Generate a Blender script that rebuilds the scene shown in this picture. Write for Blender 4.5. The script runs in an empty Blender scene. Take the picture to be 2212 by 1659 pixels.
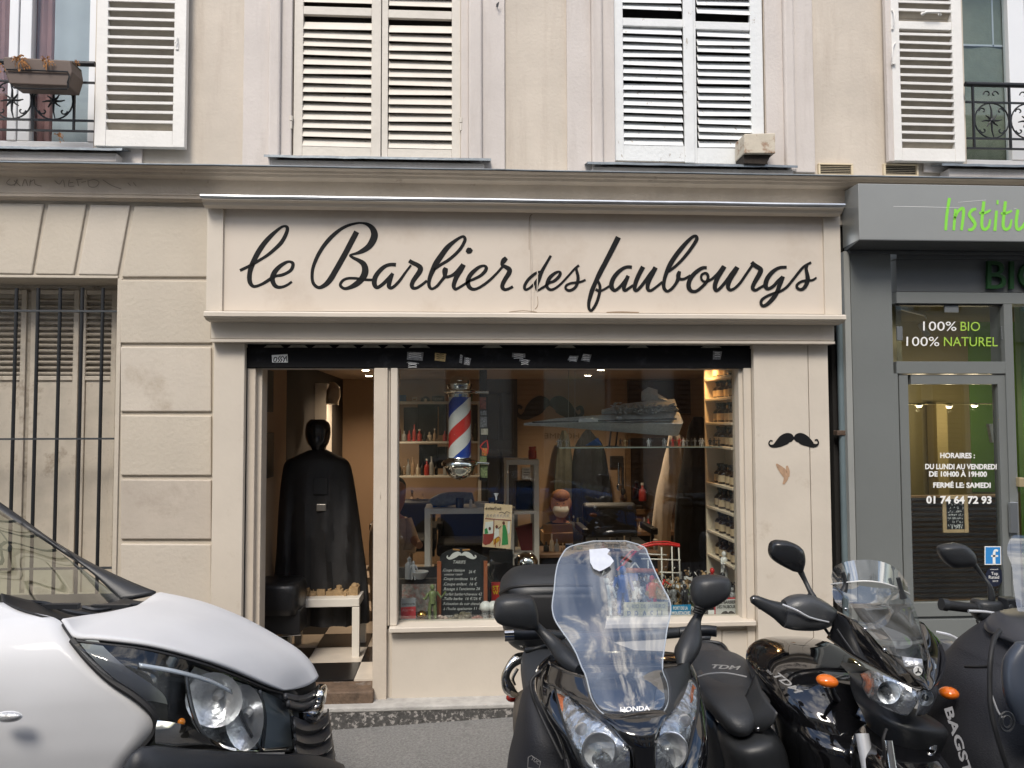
import bpy, bmesh, math, random
from mathutils import Vector, Matrix, noise
random.seed(7)
SC = bpy.context.scene
COL = SC.collection
# ---------------------------------------------------------------- camera
FPX, PW, PH = 1724.0, 2212.0, 1659.0          # focal length and picture size in working pixels
CAM = Vector((0.0, -5.2, 1.85))
YAW, PIT, ROL = math.radians(3.6), math.radians(2.7), 0.003
FWD = Vector((math.sin(YAW)*math.cos(PIT), math.cos(YAW)*math.cos(PIT), math.sin(PIT)))
R0 = Vector((math.cos(YAW), -math.sin(YAW), 0.0)); U0 = R0.cross(FWD)
RGT = R0*math.cos(ROL) - U0*math.sin(ROL); UPV = U0*math.cos(ROL) + R0*math.sin(ROL)
cam = bpy.data.cameras.new('camera'); camo = bpy.data.objects.new('camera', cam); COL.objects.link(camo)
camo.matrix_world = Matrix(((RGT.x, UPV.x, -FWD.x, CAM.x), (RGT.y, UPV.y, -FWD.y, CAM.y), (RGT.z, UPV.z, -FWD.z, CAM.z), (0, 0, 0, 1)))
cam.sensor_width = 36.0; cam.lens = 36.0*FPX/PW; cam.clip_start = 0.05; cam.clip_end = 500
SC.camera = camo
# ---------------------------------------------------------------- world, sun, exposure
SUN_EL, SUN_AZ = math.radians(50), math.radians(200)   # azimuth: compass style, 0 = +Y, clockwise
wd = bpy.data.worlds.new('World'); SC.world = wd; wd.use_nodes = True
nt = wd.node_tree; nt.nodes.clear()
def wn(t, **k):
    n = nt.nodes.new(t)
    for a, b in k.items(): setattr(n, a, b)
    return n
sky = wn('ShaderNodeTexSky', sky_type='NISHITA', sun_disc=False, sun_elevation=SUN_EL, sun_rotation=SUN_AZ, air_density=1.0, dust_density=1.2, ozone_density=1.0)
tc = wn('ShaderNodeTexCoord'); mp = wn('ShaderNodeMapping'); mp.inputs['Scale'].default_value = (1.3, 1.3, 2.4); mp.inputs['Location'].default_value = (5.3, 0.2, 2.4)
nz = wn('ShaderNodeTexNoise'); nz.inputs['Scale'].default_value = 2.3; nz.inputs['Detail'].default_value = 7; nz.inputs['Roughness'].default_value = 0.58
cr = wn('ShaderNodeValToRGB'); cr.color_ramp.elements[0].position = 0.49; cr.color_ramp.elements[1].position = 0.70
mx = wn('ShaderNodeMix', data_type='RGBA'); mx.inputs['B'].default_value = (12.9, 12.0, 10.9, 1)
bg = wn('ShaderNodeBackground'); bg.inputs['Strength'].default_value = 0.088
ow = wn('ShaderNodeOutputWorld')
L = nt.links.new
sx = wn('ShaderNodeSeparateXYZ'); L(tc.outputs['Generated'], sx.inputs[0]); mr = wn('ShaderNodeMapRange'); mr.inputs['From Min'].default_value = 0.0; mr.inputs['From Max'].default_value = 0.12; L(sx.outputs['Z'], mr.inputs['Value']); mk = wn('ShaderNodeMath', operation='MULTIPLY'); L(cr.outputs['Color'], mk.inputs[0]); L(mr.outputs['Result'], mk.inputs[1])
L(tc.outputs['Generated'], mp.inputs['Vector']); L(mp.outputs['Vector'], nz.inputs['Vector']); L(nz.outputs['Fac'], cr.inputs['Fac'])
L(mk.outputs[0], mx.inputs['Factor']); L(sky.outputs['Color'], mx.inputs['A']); L(mx.outputs['Result'], bg.inputs['Color']); L(bg.outputs['Background'], ow.inputs['Surface'])
sl = bpy.data.lights.new('sun', 'SUN'); sl.energy = 1.2; sl.angle = math.radians(20); sl.color = (1.0, 0.93, 0.83)
so = bpy.data.objects.new('sun', sl); COL.objects.link(so)
sdir = Vector((math.sin(SUN_AZ)*math.cos(SUN_EL), math.cos(SUN_AZ)*math.cos(SUN_EL), math.sin(SUN_EL)))
so.location = sdir*20; so.rotation_euler = sdir.to_track_quat('Z', 'Y').to_euler()
SC.view_settings.view_transform = 'Standard'; SC.view_settings.look = 'None'; SC.view_settings.gamma = 1.0
SC.view_settings.use_curve_mapping = False; SC.view_settings.exposure = 1.47
SC.cycles.max_bounces = 8; SC.cycles.transparent_max_bounces = 12
# ---------------------------------------------------------------- pixel + depth -> world
def Q(u, v, y):
    d = FWD + RGT*((u-PW/2)/FPX) + UPV*((PH/2-v)/FPX)
    return CAM + d*((y-CAM.y)/d.y)
def QX(u, v, y): return Q(u, v, y).x
def QZ(u, v, y): return Q(u, v, y).z
def rect(u0, v0, u1, v1, y):      # axis-aligned rectangle on the plane y: x0,x1,z0,z1
    um, vm = (u0+u1)/2, (v0+v1)/2
    return QX(u0, vm, y), QX(u1, vm, y), QZ(um, v1, y), QZ(um, v0, y)
# ---------------------------------------------------------------- mesh builder
class MB:
    def __init__(s): s.v = []; s.f = []; s.sm = []
    def add(s, vs, fs, smooth=False):
        b = len(s.v); s.v += [Vector(p) for p in vs]
        for f in fs: s.f.append([b+i for i in f]); s.sm.append(smooth)
        return s
    def box(s, x0, x1, y0, y1, z0, z1):
        if x0 > x1: x0, x1 = x1, x0
        if y0 > y1: y0, y1 = y1, y0
        if z0 > z1: z0, z1 = z1, z0
        vs = [(x0,y0,z0),(x1,y0,z0),(x1,y1,z0),(x0,y1,z0),(x0,y0,z1),(x1,y0,z1),(x1,y1,z1),(x0,y1,z1)]
        return s.add(vs, [(0,3,2,1),(4,5,6,7),(0,1,5,4),(1,2,6,5),(2,3,7,6),(3,0,4,7)])
    def pbox(s, u0, v0, u1, v1, y0, y1):   # pixel rectangle on plane y0, depth to y1
        x0, x1, z0, z1 = rect(u0, v0, u1, v1, y0); return s.box(x0, x1, y0, y1, z0, z1)
    def obox(s, c, ex, ey, ez):            # oriented box: centre and three half vectors
        c, ex, ey, ez = map(Vector, (c, ex, ey, ez)); vs = []
        for k in (-1, 1):
            for i, j in ((-1,-1),(1,-1),(1,1),(-1,1)): vs.append(c+ex*i+ey*j+ez*k)
        return s.add(vs, [(0,3,2,1),(4,5,6,7),(0,1,5,4),(1,2,6,5),(2,3,7,6),(3,0,4,7)])
    def prism(s, pts, off):                # polygon of 3D points extruded by vector
        n = len(pts); off = Vector(off); pts = [Vector(p) for p in pts]
        return s.add(pts+[p+off for p in pts], [tuple(range(n)), tuple(range(2*n-1, n-1, -1))]+[(i, i+n, (i+1) % n+n, (i+1) % n) for i in range(n)])
    def tube(s, pts, r, n=8, cap=True):
        pts = [Vector(p) for p in pts]; m = len(pts)
        if not hasattr(r, '__len__'): r = [r]*m
        rings = []; ref = None
        for i, p in enumerate(pts):
            t = (pts[min(i+1, m-1)]-pts[max(i-1, 0)]).normalized()
            if ref is None:
                ref = t.orthogonal().normalized()
            ref = (ref - t*ref.dot(t))
            if ref.length < 1e-6: ref = t.orthogonal()
            ref.normalize(); b = t.cross(ref)
            rings.append([p+(ref*math.cos(2*math.pi*k/n)+b*math.sin(2*math.pi*k/n))*r[i] for k in range(n)])
        vs = [q for g in rings for q in g]; fs = []
        for i in range(m-1):
            for k in range(n):
                a = i*n+k; c = i*n+(k+1) % n; fs.append((a, c, c+n, a+n))
        s.add(vs, fs, True)
        if cap: s.add(rings[0], [tuple(range(n-1, -1, -1))]); s.add(rings[-1], [tuple(range(n))])
        return s
    def lathe(s, c, prof, n=20, ax=(0,0,1)):    # prof: (radius, height along axis)
        c = Vector(c); ax = Vector(ax).normalized(); a = ax.orthogonal().normalized(); b = ax.cross(a); vs = []; fs = []
        for r, h in prof:
            for k in range(n): vs.append(c+ax*h+(a*math.cos(2*math.pi*k/n)+b*math.sin(2*math.pi*k/n))*max(r, 1e-4))
        for i in range(len(prof)-1):
            for k in range(n):
                p = i*n+k; q = i*n+(k+1) % n; fs.append((p, q, q+n, p+n))
        s.add(vs, fs, True)
        s.add(vs[:n], [tuple(range(n-1, -1, -1))]); s.add(vs[-n:], [tuple(range(n))]); return s
    def ell(s, c, ex, ey, ez, n=12, m=8):       # ellipsoid with half vectors
        c, ex, ey, ez = map(Vector, (c, ex, ey, ez)); vs = []; fs = []
        for i in range(m+1):
            t = math.pi*i/m
            for k in range(n):
                a = 2*math.pi*k/n; vs.append(c+ez*math.cos(t)+(ex*math.cos(a)+ey*math.sin(a))*max(math.sin(t), 1e-3))
        for i in range(m):
            for k in range(n):
                p = i*n+k; q = i*n+(k+1) % n; fs.append((p, q, q+n, p+n))
        return s.add(vs, fs, True)
    def grid(s, G, smooth=True, closed=False):  # G[row][col] points
        nr, nc = len(G), len(G[0]); fs = []
        for i in range(nr-1):
            for j in range(nc if closed else nc-1):
                a = i*nc+j; b = i*nc+(j+1) % nc; fs.append((a, b, b+nc, a+nc))
        return s.add([p for r in G for p in r], fs, smooth)
    def sloft(s, rows, n=16, sub=4, p=0.75, ends=True, dv=(0, 1, 0)):
        # silhouette loft: rows (ul,vl,ur,vr,y,depth[,lift]); closed volume whose outline passes the pixels
        ctl = []
        for r in rows:
            a, b = Q(r[0], r[1], r[4]), Q(r[2], r[3], r[4]); ctl.append([*a, *b, r[5]])
        ctl = spline(ctl, sub); G = []; dv = Vector(dv)
        for c in ctl:
            a, b = Vector(c[:3]), Vector(c[3:6]); m = (a+b)/2; w = (b-a)/2; ring = []
            for k in range(n):
                t = 2*math.pi*k/n; cc, ss = math.cos(t), math.sin(t)
                cc = math.copysign(abs(cc)**p, cc); ss = math.copysign(abs(ss)**p, ss)
                ring.append(m+w*cc+dv*(ss*c[6]/2))
            G.append(ring)
        s.grid(G, True, True)
        if ends:
            s.add(G[0], [tuple(range(n-1, -1, -1))], True); s.add(G[-1], [tuple(range(n))], True)
        return s
    def patch(s, rows, nc=10, sub=4, bulge=0.0, bv=(0, -1, 0), thick=0.0):
        # open sheet between left and right edges given as (ul,vl,yl,ur,vr,yr[,bulge])
        ctl = []
        for r in rows:
            a, b = Q(*r[:3]), Q(*r[3:6]); ctl.append([*a, *b, r[6] if len(r) > 6 else bulge])
        ctl = spline(ctl, sub); bv = Vector(bv); G = []
        for c in ctl:
            a, b = Vector(c[:3]), Vector(c[3:6])
            G.append([a.lerp(b, j/nc)+bv*(c[6]*math.sin(math.pi*j/nc)) for j in range(nc+1)])
        s.grid(G)
        return s
def spline(P, sub):
    n = len(P); out = []
    if n < 3 or sub < 2: 
        if sub < 2: return [list(p) for p in P]
        return [[a+(b-a)*k/sub for a, b in zip(P[0], P[1])] for k in range(sub+1)]
    for i in range(n-1):
        p0 = P[max(i-1, 0)]; p1 = P[i]; p2 = P[i+1]; p3 = P[min(i+2, n-1)]
        for k in range(sub):
            t = k/sub; t2 = t*t; t3 = t2*t
            out.append([0.5*(2*b+(c-a)*t+(2*a-5*b+4*c-d)*t2+(-a+3*b-3*c+d)*t3) for a, b, c, d in zip(p0, p1, p2, p3)])
    out.append(list(P[-1])); return out
def wpos(o):
    p = Vector((0, 0, 0))
    while o is not None: p += o.location; o = o.parent
    return p
def build(name, mb, m, parent=None, bev=0.0, seg=2, kind=None, label=None, cat=None, group=None, solid=0.0, subsurf=0):
    if isinstance(mb, MB):
        vs = mb.v; me = bpy.data.meshes.new(name)
        if parent is not None: base = wpos(parent)
        else:
            xs = [p.x for p in vs]; ys = [p.y for p in vs]; zs = [p.z for p in vs]
            base = Vector(((min(xs)+max(xs))/2, (min(ys)+max(ys))/2, min(zs)))
        me.from_pydata([p-base for p in vs], [], mb.f); me.update()
        for pl, sm in zip(me.polygons, mb.sm): pl.use_smooth = sm
        if any(mb.sm):
            bm = bmesh.new(); bm.from_mesh(me); bmesh.ops.remove_doubles(bm, verts=bm.verts, dist=1e-5)
            bmesh.ops.recalc_face_normals(bm, faces=bm.faces)
            for e in bm.edges:
                if len(e.link_faces) == 2 and e.calc_face_angle(0) > 0.9: e.smooth = False
            bm.to_mesh(me); bm.free()
    else: me = mb; base = wpos(parent) if parent is not None else Vector((0, 0, 0))
    o = bpy.data.objects.new(name, me); COL.objects.link(o)
    if parent is not None: o.parent = parent
    else: o.location = base
    if m is not None and not me.materials: me.materials.append(m)
    if solid: sd = o.modifiers.new('thickness', 'SOLIDIFY'); sd.thickness = abs(solid); sd.offset = 0 if solid > 0 else 1
    if bev: b = o.modifiers.new('bevel', 'BEVEL'); b.width = bev; b.segments = seg; b.limit_method = 'ANGLE'; b.angle_limit = 0.7
    if subsurf: sb = o.modifiers.new('smooth', 'SUBSURF'); sb.levels = subsurf; sb.render_levels = subsurf
    return tag(o, label, cat, group, kind)
def tag(o, label=None, cat=None, group=None, kind=None):
    if label: o['label'] = label
    if cat: o['category'] = cat
    if group: o['group'] = group
    if kind: o['kind'] = kind
    return o
def thing(name, label, cat, loc, group=None):
    o = bpy.data.objects.new(name, None); COL.objects.link(o); o.location = loc; o.empty_display_size = 0.1
    return tag(o, label, cat, group)
def dup(o, loc, label=None, rotz=None, parent=None):
    c = o.copy(); COL.objects.link(c); c.location = loc
    if parent is not None: c.parent = parent
    if rotz is not None: c.rotation_euler = (0, 0, rotz)
    if label: c['label'] = label
    for ch in list(o.children):
        d = ch.copy(); COL.objects.link(d); d.parent = c
        for g in list(ch.children):
            e = g.copy(); COL.objects.link(e); e.parent = d
    return c
# ---------------------------------------------------------------- materials
_M = {}
def mat(name, col, rough=0.6, metal=0.0, var=0.0, vs=3.0, bump=0.0, bs=60.0, spec=0.5, stain=None, stain_s=1.2, stain_t=(0.55, 0.7), streak=False, coat=0.0, emit=None, est=0.0, chips=None):
    if name in _M: return _M[name]
    m = bpy.data.materials.new(name); m.use_nodes = True; t = m.node_tree; b = t.nodes['Principled BSDF']; ln = t.links.new
    def N(ty, **k):
        n = t.nodes.new(ty)
        for a, c in k.items(): setattr(n, a, c)
        return n
    b.inputs['Base Color'].default_value = (*col, 1); b.inputs['Roughness'].default_value = rough; b.inputs['Metallic'].default_value = metal
    b.inputs['Specular IOR Level'].default_value = spec
    if coat: b.inputs['Coat Weight'].default_value = coat; b.inputs['Coat Roughness'].default_value = 0.03
    if emit: b.inputs['Emission Color'].default_value = (*emit, 1); b.inputs['Emission Strength'].default_value = est
    g = N('ShaderNodeNewGeometry'); cur = None
    if var:
        n1 = N('ShaderNodeTexNoise'); n1.inputs['Scale'].default_value = vs; n1.inputs['Detail'].default_value = 9; n1.inputs['Roughness'].default_value = 0.62
        ln(g.outputs['Position'], n1.inputs['Vector'])
        r = N('ShaderNodeValToRGB'); r.color_ramp.elements[0].position = 0.3; r.color_ramp.elements[1].position = 0.72
        r.color_ramp.elements[0].color = (*[c*(1-var) for c in col], 1); r.color_ramp.elements[1].color = (*[min(1, c*(1+var*0.6)) for c in col], 1)
        ln(n1.outputs['Fac'], r.inputs['Fac']); cur = r.outputs['Color']
    if stain:
        n2 = N('ShaderNodeTexNoise'); n2.inputs['Scale'].default_value = stain_s; n2.inputs['Detail'].default_value = 10; n2.inputs['Roughness'].default_value = 0.7
        if streak:
            mpn = N('ShaderNodeMapping'); mpn.inputs['Scale'].default_value = (6, 6, 0.7); ln(g.outputs['Position'], mpn.inputs['Vector']); ln(mpn.outputs['Vector'], n2.inputs['Vector'])
        else: ln(g.outputs['Position'], n2.inputs['Vector'])
        r2 = N('ShaderNodeValToRGB'); r2.color_ramp.elements[0].position = stain_t[0]; r2.color_ramp.elements[1].position = stain_t[1]
        ln(n2.outputs['Fac'], r2.inputs['Fac'])
        mm = N('ShaderNodeMix', data_type='RGBA'); mm.inputs['B'].default_value = (*stain, 1)
        ln(r2.outputs['Color'], mm.inputs['Factor'])
        if cur is not None: ln(cur, mm.inputs['A'])
        else: mm.inputs['A'].default_value = (*col, 1)
        cur = mm.outputs['Result']
    chipf = None
    if chips:      # flaked paint: sharp edged patches of the undercoat
        n4 = N('ShaderNodeTexNoise'); n4.inputs['Scale'].default_value = 26; n4.inputs['Detail'].default_value = 8; n4.inputs['Roughness'].default_value = 0.72
        mp4 = N('ShaderNodeMapping'); mp4.inputs['Scale'].default_value = (1, 1, 0.45); ln(g.outputs['Position'], mp4.inputs['Vector']); ln(mp4.outputs['Vector'], n4.inputs['Vector'])
        r4 = N('ShaderNodeValToRGB'); r4.color_ramp.elements[0].position = chips[3]; r4.color_ramp.elements[1].position = chips[3]+0.02
        ln(n4.outputs['Fac'], r4.inputs['Fac']); m4 = N('ShaderNodeMix', data_type='RGBA'); m4.inputs['B'].default_value = (*chips[:3], 1)
        ln(r4.outputs['Color'], m4.inputs['Factor'])
        if cur is not None: ln(cur, m4.inputs['A'])
        else: m4.inputs['A'].default_value = (*col, 1)
        cur = m4.outputs['Result']; chipf = r4.outputs['Color']
    if cur is not None: ln(cur, b.inputs['Base Color'])
    if bump or chipf is not None:
        n3 = N('ShaderNodeTexNoise'); n3.inputs['Scale'].default_value = bs; n3.inputs['Detail'].default_value = 6; ln(g.outputs['Position'], n3.inputs['Vector'])
        bp = N('ShaderNodeBump'); bp.inputs['Strength'].default_value = max(bump, 0.05); bp.inputs['Distance'].default_value = 0.01
        if chipf is not None:
            ma = N('ShaderNodeMath', operation='SUBTRACT'); ln(n3.outputs['Fac'], ma.inputs[0]); ln(chipf, ma.inputs[1]); ln(ma.outputs[0], bp.inputs['Height'])
        else: ln(n3.outputs['Fac'], bp.inputs['Height'])
        ln(bp.outputs['Normal'], b.inputs['Normal'])
    _M[name] = m; return m
def glass(name, tint=(1, 1, 1), ior=1.5, rough=0.0, boost=0.0, dirt=0.0):
    if name in _M: return _M[name]
    m = bpy.data.materials.new(name); m.use_nodes = True; t = m.node_tree; t.nodes.clear(); ln = t.links.new
    o = t.nodes.new('ShaderNodeOutputMaterial'); mxs = t.nodes.new('ShaderNodeMixShader'); tr = t.nodes.new('ShaderNodeBsdfTransparent'); gl = t.nodes.new('ShaderNodeBsdfGlossy'); fr = t.nodes.new('ShaderNodeFresnel')
    tr.inputs['Color'].default_value = (*tint, 1); gl.inputs['Roughness'].default_value = rough; fr.inputs['IOR'].default_value = ior
    f = fr.outputs['Fac']
    gb = t.nodes.new('ShaderNodeNewGeometry'); mi_ = t.nodes.new('ShaderNodeMix'); mi_.data_type = 'FLOAT'; mi_.inputs['A'].default_value = ior; mi_.inputs['B'].default_value = 1/ior   # same reflectance from both sides
    ln(gb.outputs['Backfacing'], mi_.inputs['Factor']); ln(mi_.outputs['Result'], fr.inputs['IOR'])
    if boost:
        ad = t.nodes.new('ShaderNodeMath'); ad.operation = 'ADD'; ad.inputs[1].default_value = boost; ad.use_clamp = True; ln(f, ad.inputs[0]); f = ad.outputs[0]
    ln(f, mxs.inputs[0]); ln(tr.outputs[0], mxs.inputs[1]); ln(gl.outputs[0], mxs.inputs[2])
    if dirt:
        df = t.nodes.new('ShaderNodeBsdfDiffuse'); df.inputs['Color'].default_value = (.75, .78, .8, 1); m2 = t.nodes.new('ShaderNodeMixShader')
        g = t.nodes.new('ShaderNodeNewGeometry'); mpn = t.nodes.new('ShaderNodeMapping'); mpn.inputs['Scale'].default_value = (14, 3, 2); n2 = t.nodes.new('ShaderNodeTexNoise'); n2.inputs['Scale'].default_value = 1.3; n2.inputs['Detail'].default_value = 8
        r = t.nodes.new('ShaderNodeValToRGB'); r.color_ramp.elements[0].position = .42; r.color_ramp.elements[1].position = .8; r.color_ramp.elements[1].color = (dirt, dirt, dirt, 1); r.color_ramp.elements[0].color = (dirt*.12,)*3+(1,)
        ln(g.outputs['Position'], mpn.inputs['Vector']); ln(mpn.outputs['Vector'], n2.inputs['Vector']); ln(n2.outputs['Fac'], r.inputs['Fac'])
        ln(r.outputs['Color'], m2.inputs[0]); ln(mxs.outputs[0], m2.inputs[1]); ln(df.outputs[0], m2.inputs[2]); ln(m2.outputs[0], o.inputs['Surface'])
    else: ln(mxs.outputs[0], o.inputs['Surface'])
    _M[name] = m; return m
# ---------------------------------------------------------------- text and strokes
def textmesh(s, shear=0.0, bold=0.0):
    cu = bpy.data.curves.new('t', 'FONT'); cu.body = s; cu.shear = shear; cu.offset = bold; cu.resolution_u = 3
    ob = bpy.data.objects.new('t', cu); COL.objects.link(ob); dg = bpy.context.evaluated_depsgraph_get()
    me = bpy.data.meshes.new_from_object(ob.evaluated_get(dg)); bpy.data.objects.remove(ob); bpy.data.curves.remove(cu)
    vs = [Vector(v.co) for v in me.vertices]; fs = [tuple(p.vertices) for p in me.polygons]; bpy.data.meshes.remove(me)
    return vs, fs
def text_on(mb, s, p0, p1, h, f, shear=0.0, bold=0.0, lift=0.0):
    """text s whose baseline runs from pixel p0 to p1, cap height h pixels, on surface f(u,v)->point"""
    vs, fs = textmesh(s, shear, bold)
    if not vs: return mb
    x0 = min(v.x for v in vs); x1 = max(v.x for v in vs); up = max(v.y for v in textmesh('H')[0])
    dx, dy = p1[0]-p0[0], p1[1]-p0[1]; ln = math.hypot(dx, dy); nx, ny = dy/ln, -dx/ln
    out = []
    for v in vs:
        t = (v.x-x0)/(x1-x0); w = v.y/up*h
        out.append(f(p0[0]+dx*t+nx*w, p0[1]+dy*t+ny*w))
    return mb.add(out, fs)
def plane_f(y): return lambda u, v: Q(u, v, y)
def stroke(mb, pts, f, sub=5, w=None, caps=6):
    """painted stroke: pts (u,v,width) in pixels, on surface f"""
    if w is not None: pts = [(p[0], p[1], w) for p in pts]
    P = spline([list(p) for p in pts], sub); n = len(P); Lf = []; Rt = []
    for i, p in enumerate(P):
        a = P[max(i-1, 0)]; b = P[min(i+1, n-1)]; dx, dy = b[0]-a[0], b[1]-a[1]; l = math.hypot(dx, dy) or 1
        nx, ny = -dy/l*p[2]/2, dx/l*p[2]/2
        Lf.append(f(p[0]+nx, p[1]+ny)); Rt.append(f(p[0]-nx, p[1]-ny))
    mb.add(Lf+Rt, [(i, i+1, n+i+1, n+i) for i in range(n-1)])
    return mb
# ================================================================ materials of the place
PL = mat('plaster_cream', (.56,.495,.415), .85, var=.15, vs=1.6, bump=.22, bs=45, stain=(.37,.30,.24), stain_s=1.1, stain_t=(.52,.95), streak=True)
PLS = mat('plaster_band', (.58,.53,.49), .85, var=.10, vs=1.8, bump=.22, bs=50, stain=(.40,.35,.31), stain_s=1.1, stain_t=(.52,.95), streak=True)
ST = mat('painted_stone', (.50,.445,.365), .8, var=.10, vs=1.3, bump=.3, bs=38, stain=(.36,.30,.235), stain_s=1.4, stain_t=(.57,.8))
ST2 = mat('painted_stone_greyer', (.46,.405,.34), .8, var=.12, vs=2.1, bump=.2, bs=38, stain=(.30,.25,.2), stain_s=1.8, stain_t=(.55,.8))
ST3 = mat('painted_stone_pale', (.53,.475,.40), .8, var=.10, vs=1.7, bump=.25, bs=40, stain=(.38,.32,.25), stain_s=2.2, stain_t=(.56,.72), chips=(.36,.31,.25,.70))
CO = mat('cornice_stone', (.46,.39,.31), .85, var=.2, vs=2.4, bump=.4, bs=45, stain=(.16,.12,.09), stain_s=3.5, stain_t=(.62,.76))
ZN = mat('zinc', (.28,.31,.33), .42, .7, var=.3, vs=5, bump=.2, bs=30)
SHW = mat('shutter_paint_warm', (.60,.555,.485), .55, var=.08, vs=6, bump=.2, bs=40, chips=(.42,.36,.29,.655))
SHB = mat('shutter_paint_white', (.70,.71,.70), .55, var=.07, vs=6, bump=.25, bs=40, chips=(.40,.36,.31,.62))
SHO = mat('shutter_paint_open', (.72,.70,.66), .55, var=.06, vs=6, bump=.2, bs=40, chips=(.45,.38,.30,.66))
SHD = mat('shutter_paint_grimy', (.42,.37,.30), .7, var=.3, vs=9, bump=.3, bs=50, stain=(.10,.08,.06), stain_s=9, stain_t=(.5,.7))
DK = mat('dark_inside', (.012,.011,.010), .9)
IRON = mat('black_iron', (.018,.019,.021), .45, .3, bump=.2, bs=120)
IRG = mat('grey_iron', (.05,.055,.06), .5, .3, bump=.3, bs=150)
SG = mat('sign_cream', (.58,.512,.435), .5, var=.06, vs=1.2, bump=.06, bs=25, stain=(.47,.39,.31), stain_s=1.9, stain_t=(.52,.82))
SGF = mat('shopfront_cream', (.57,.51,.43), .48, var=.08, vs=2.2, bump=.1, bs=30, stain=(.42,.35,.27), stain_s=5, stain_t=(.62,.8))
SGW = mat('shopfront_worn', (.54,.47,.385), .55, var=.1, vs=3, bump=.2, bs=40, stain=(.22,.17,.12), stain_s=4, stain_t=(.64,.74), streak=True)
BLK = mat('sign_black', (.008,.008,.0085), .6, spec=.2)
SHUT = mat('black_shutter', (.006,.006,.007), .6, .0, spec=.15, bump=.1, bs=30, stain=(.03,.03,.035), stain_s=7, stain_t=(.55,.75))
WHT = mat('white_print', (.78,.78,.76), .6)
PVC = mat('white_pvc', (.72,.73,.74), .35, var=.03)
GR = mat('grey_paint', (.155,.165,.160), .42, var=.06, vs=2, bump=.04, bs=60)
GRD = mat('grey_paint_dark', (.085,.09,.092), .5, var=.1, vs=2)
GRL = mat('grey_metal_sign', (.36,.37,.36), .28, .35, var=.06, vs=1.5)
GRN = mat('lime_letters', (.22,.62,.06), .5)
GRND = mat('dark_green_letters', (.012,.05,.014), .6, spec=.2)
GL = glass('window_glass', (.93,.95,.94), 1.5, 0.0, .03)
GLU = glass('upper_glass', (.93,.96,.97), 1.4, 0.0, .0)
# ================================================================ the ground
def pav(x): return -0.035 + 0.045*(x+0.9)
ASP = mat('pavement_asphalt', (.21,.205,.195), .9, var=.42, vs=75, bump=1.0, bs=120, stain=(.10,.095,.09), stain_s=2.2, stain_t=(.58,.72))
RD = mat('road_asphalt', (.07,.07,.072), .9, var=.3, vs=6, bump=.8, bs=160)
GRA = mat('granite_kerb', (.30,.29,.28), .8, var=.4, vs=40, bump=.4, bs=120)
GRK = mat('speckled_dark_stone', (.075,.072,.068), .8, var=.5, vs=30, bump=.6, bs=90, stain=(.33,.31,.29), stain_s=38, stain_t=(.52,.58))
def slab(name, x0, x1, y0, y1, dz, m, depth=.3, nx=40, ny=12):
    mb = MB(); G = []
    for j in range(ny+1):
        y = y0+(y1-y0)*j/ny
        G.append([(x0+(x1-x0)*i/nx, y, pav(x0+(x1-x0)*i/nx)+dz+.003*noise.noise((i*.7, j*.9, dz*9))) for i in range(nx+1)])
    mb.grid(G, True); return build(name, mb, m, kind='structure')
slab('pavement', -16, 16, -1.27, .02, 0, ASP, ny=8)
slab('road', -60, 60, -7.4, -1.40, -.12, RD)
slab('far_pavement', -60, 60, -9.1, -7.55, 0, ASP)
k = MB()
for i in range(-16, 16):      # kerb stones
    x0, x1 = i*1.0, i*1.0+.985; b = [(x0,-1.40,pav(x0)-.25),(x1,-1.40,pav(x1)-.25),(x1,-1.25,pav(x1)-.25),(x0,-1.25,pav(x0)-.25)]
    t = [(x0,-1.40,pav(x0)+.006),(x1,-1.40,pav(x1)+.006),(x1,-1.25,pav(x1)+.006),(x0,-1.25,pav(x0)+.006)]
    k.add(b+t, [(0,3,2,1),(4,5,6,7),(0,1,5,4),(1,2,6,5),(2,3,7,6),(3,0,4,7)])
build('kerb', k, GRA, kind='structure', bev=.008)
k = MB()
for i in range(-16, 16):
    x0, x1 = i*1.0, i*1.0+.985; k.add([(x0,-7.55,pav(x0)-.25),(x1,-7.55,pav(x1)-.25),(x1,-7.4,pav(x1)-.25),(x0,-7.4,pav(x0)-.25),(x0,-7.55,pav(x0)+.006),(x1,-7.55,pav(x1)+.006),(x1,-7.4,pav(x1)+.006),(x0,-7.4,pav(x0)+.006)], [(0,3,2,1),(4,5,6,7),(0,1,5,4),(1,2,6,5),(2,3,7,6),(3,0,4,7)])
build('far_kerb', k, GRA, kind='structure')
# ================================================================ building: upper wall
B = thing('apartment_building', 'cream rendered Paris apartment building with louvred shutters above the shops', 'building', (0, .15, 0))
XL, XR = -9.0, 9.5; ZTOP = 6.6
zc = QZ(1106, 372, 0)                       # underside of the upper wall
def X(u, v=200, y=0): return QX(u, v, y)
xa1, xb0, xb1, xc0, xc1, xd0 = X(204), X(632), X(995), X(1327), X(1652), X(2084)
xa0, xd1 = xa1-1.15, xd0+1.15; zl = 5.25
def zs(u, v): return QZ(u, v, 0)
zsa, zsb, zsc, zsd = zs(100, 322), zs(810, 338), zs(1490, 356), zs(2150, 358)
w = MB()
for a, b in ((XL, xa0), (xa1, xb0), (xb1, xc0), (xc1, xd0), (xd1, XR)): w.box(a, b, 0, .34, zc-.2, zl)
w.box(XL, XR, 0, .34, zl, ZTOP)
for a, b, z in ((xa0, xa1, zsa), (xb0, xb1, zsb), (xc0, xc1, zsc), (xd0, xd1, zsd)): w.box(a, b, 0, .34, zc-.2, z)
build('upper_wall', w, PL, B)
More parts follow.
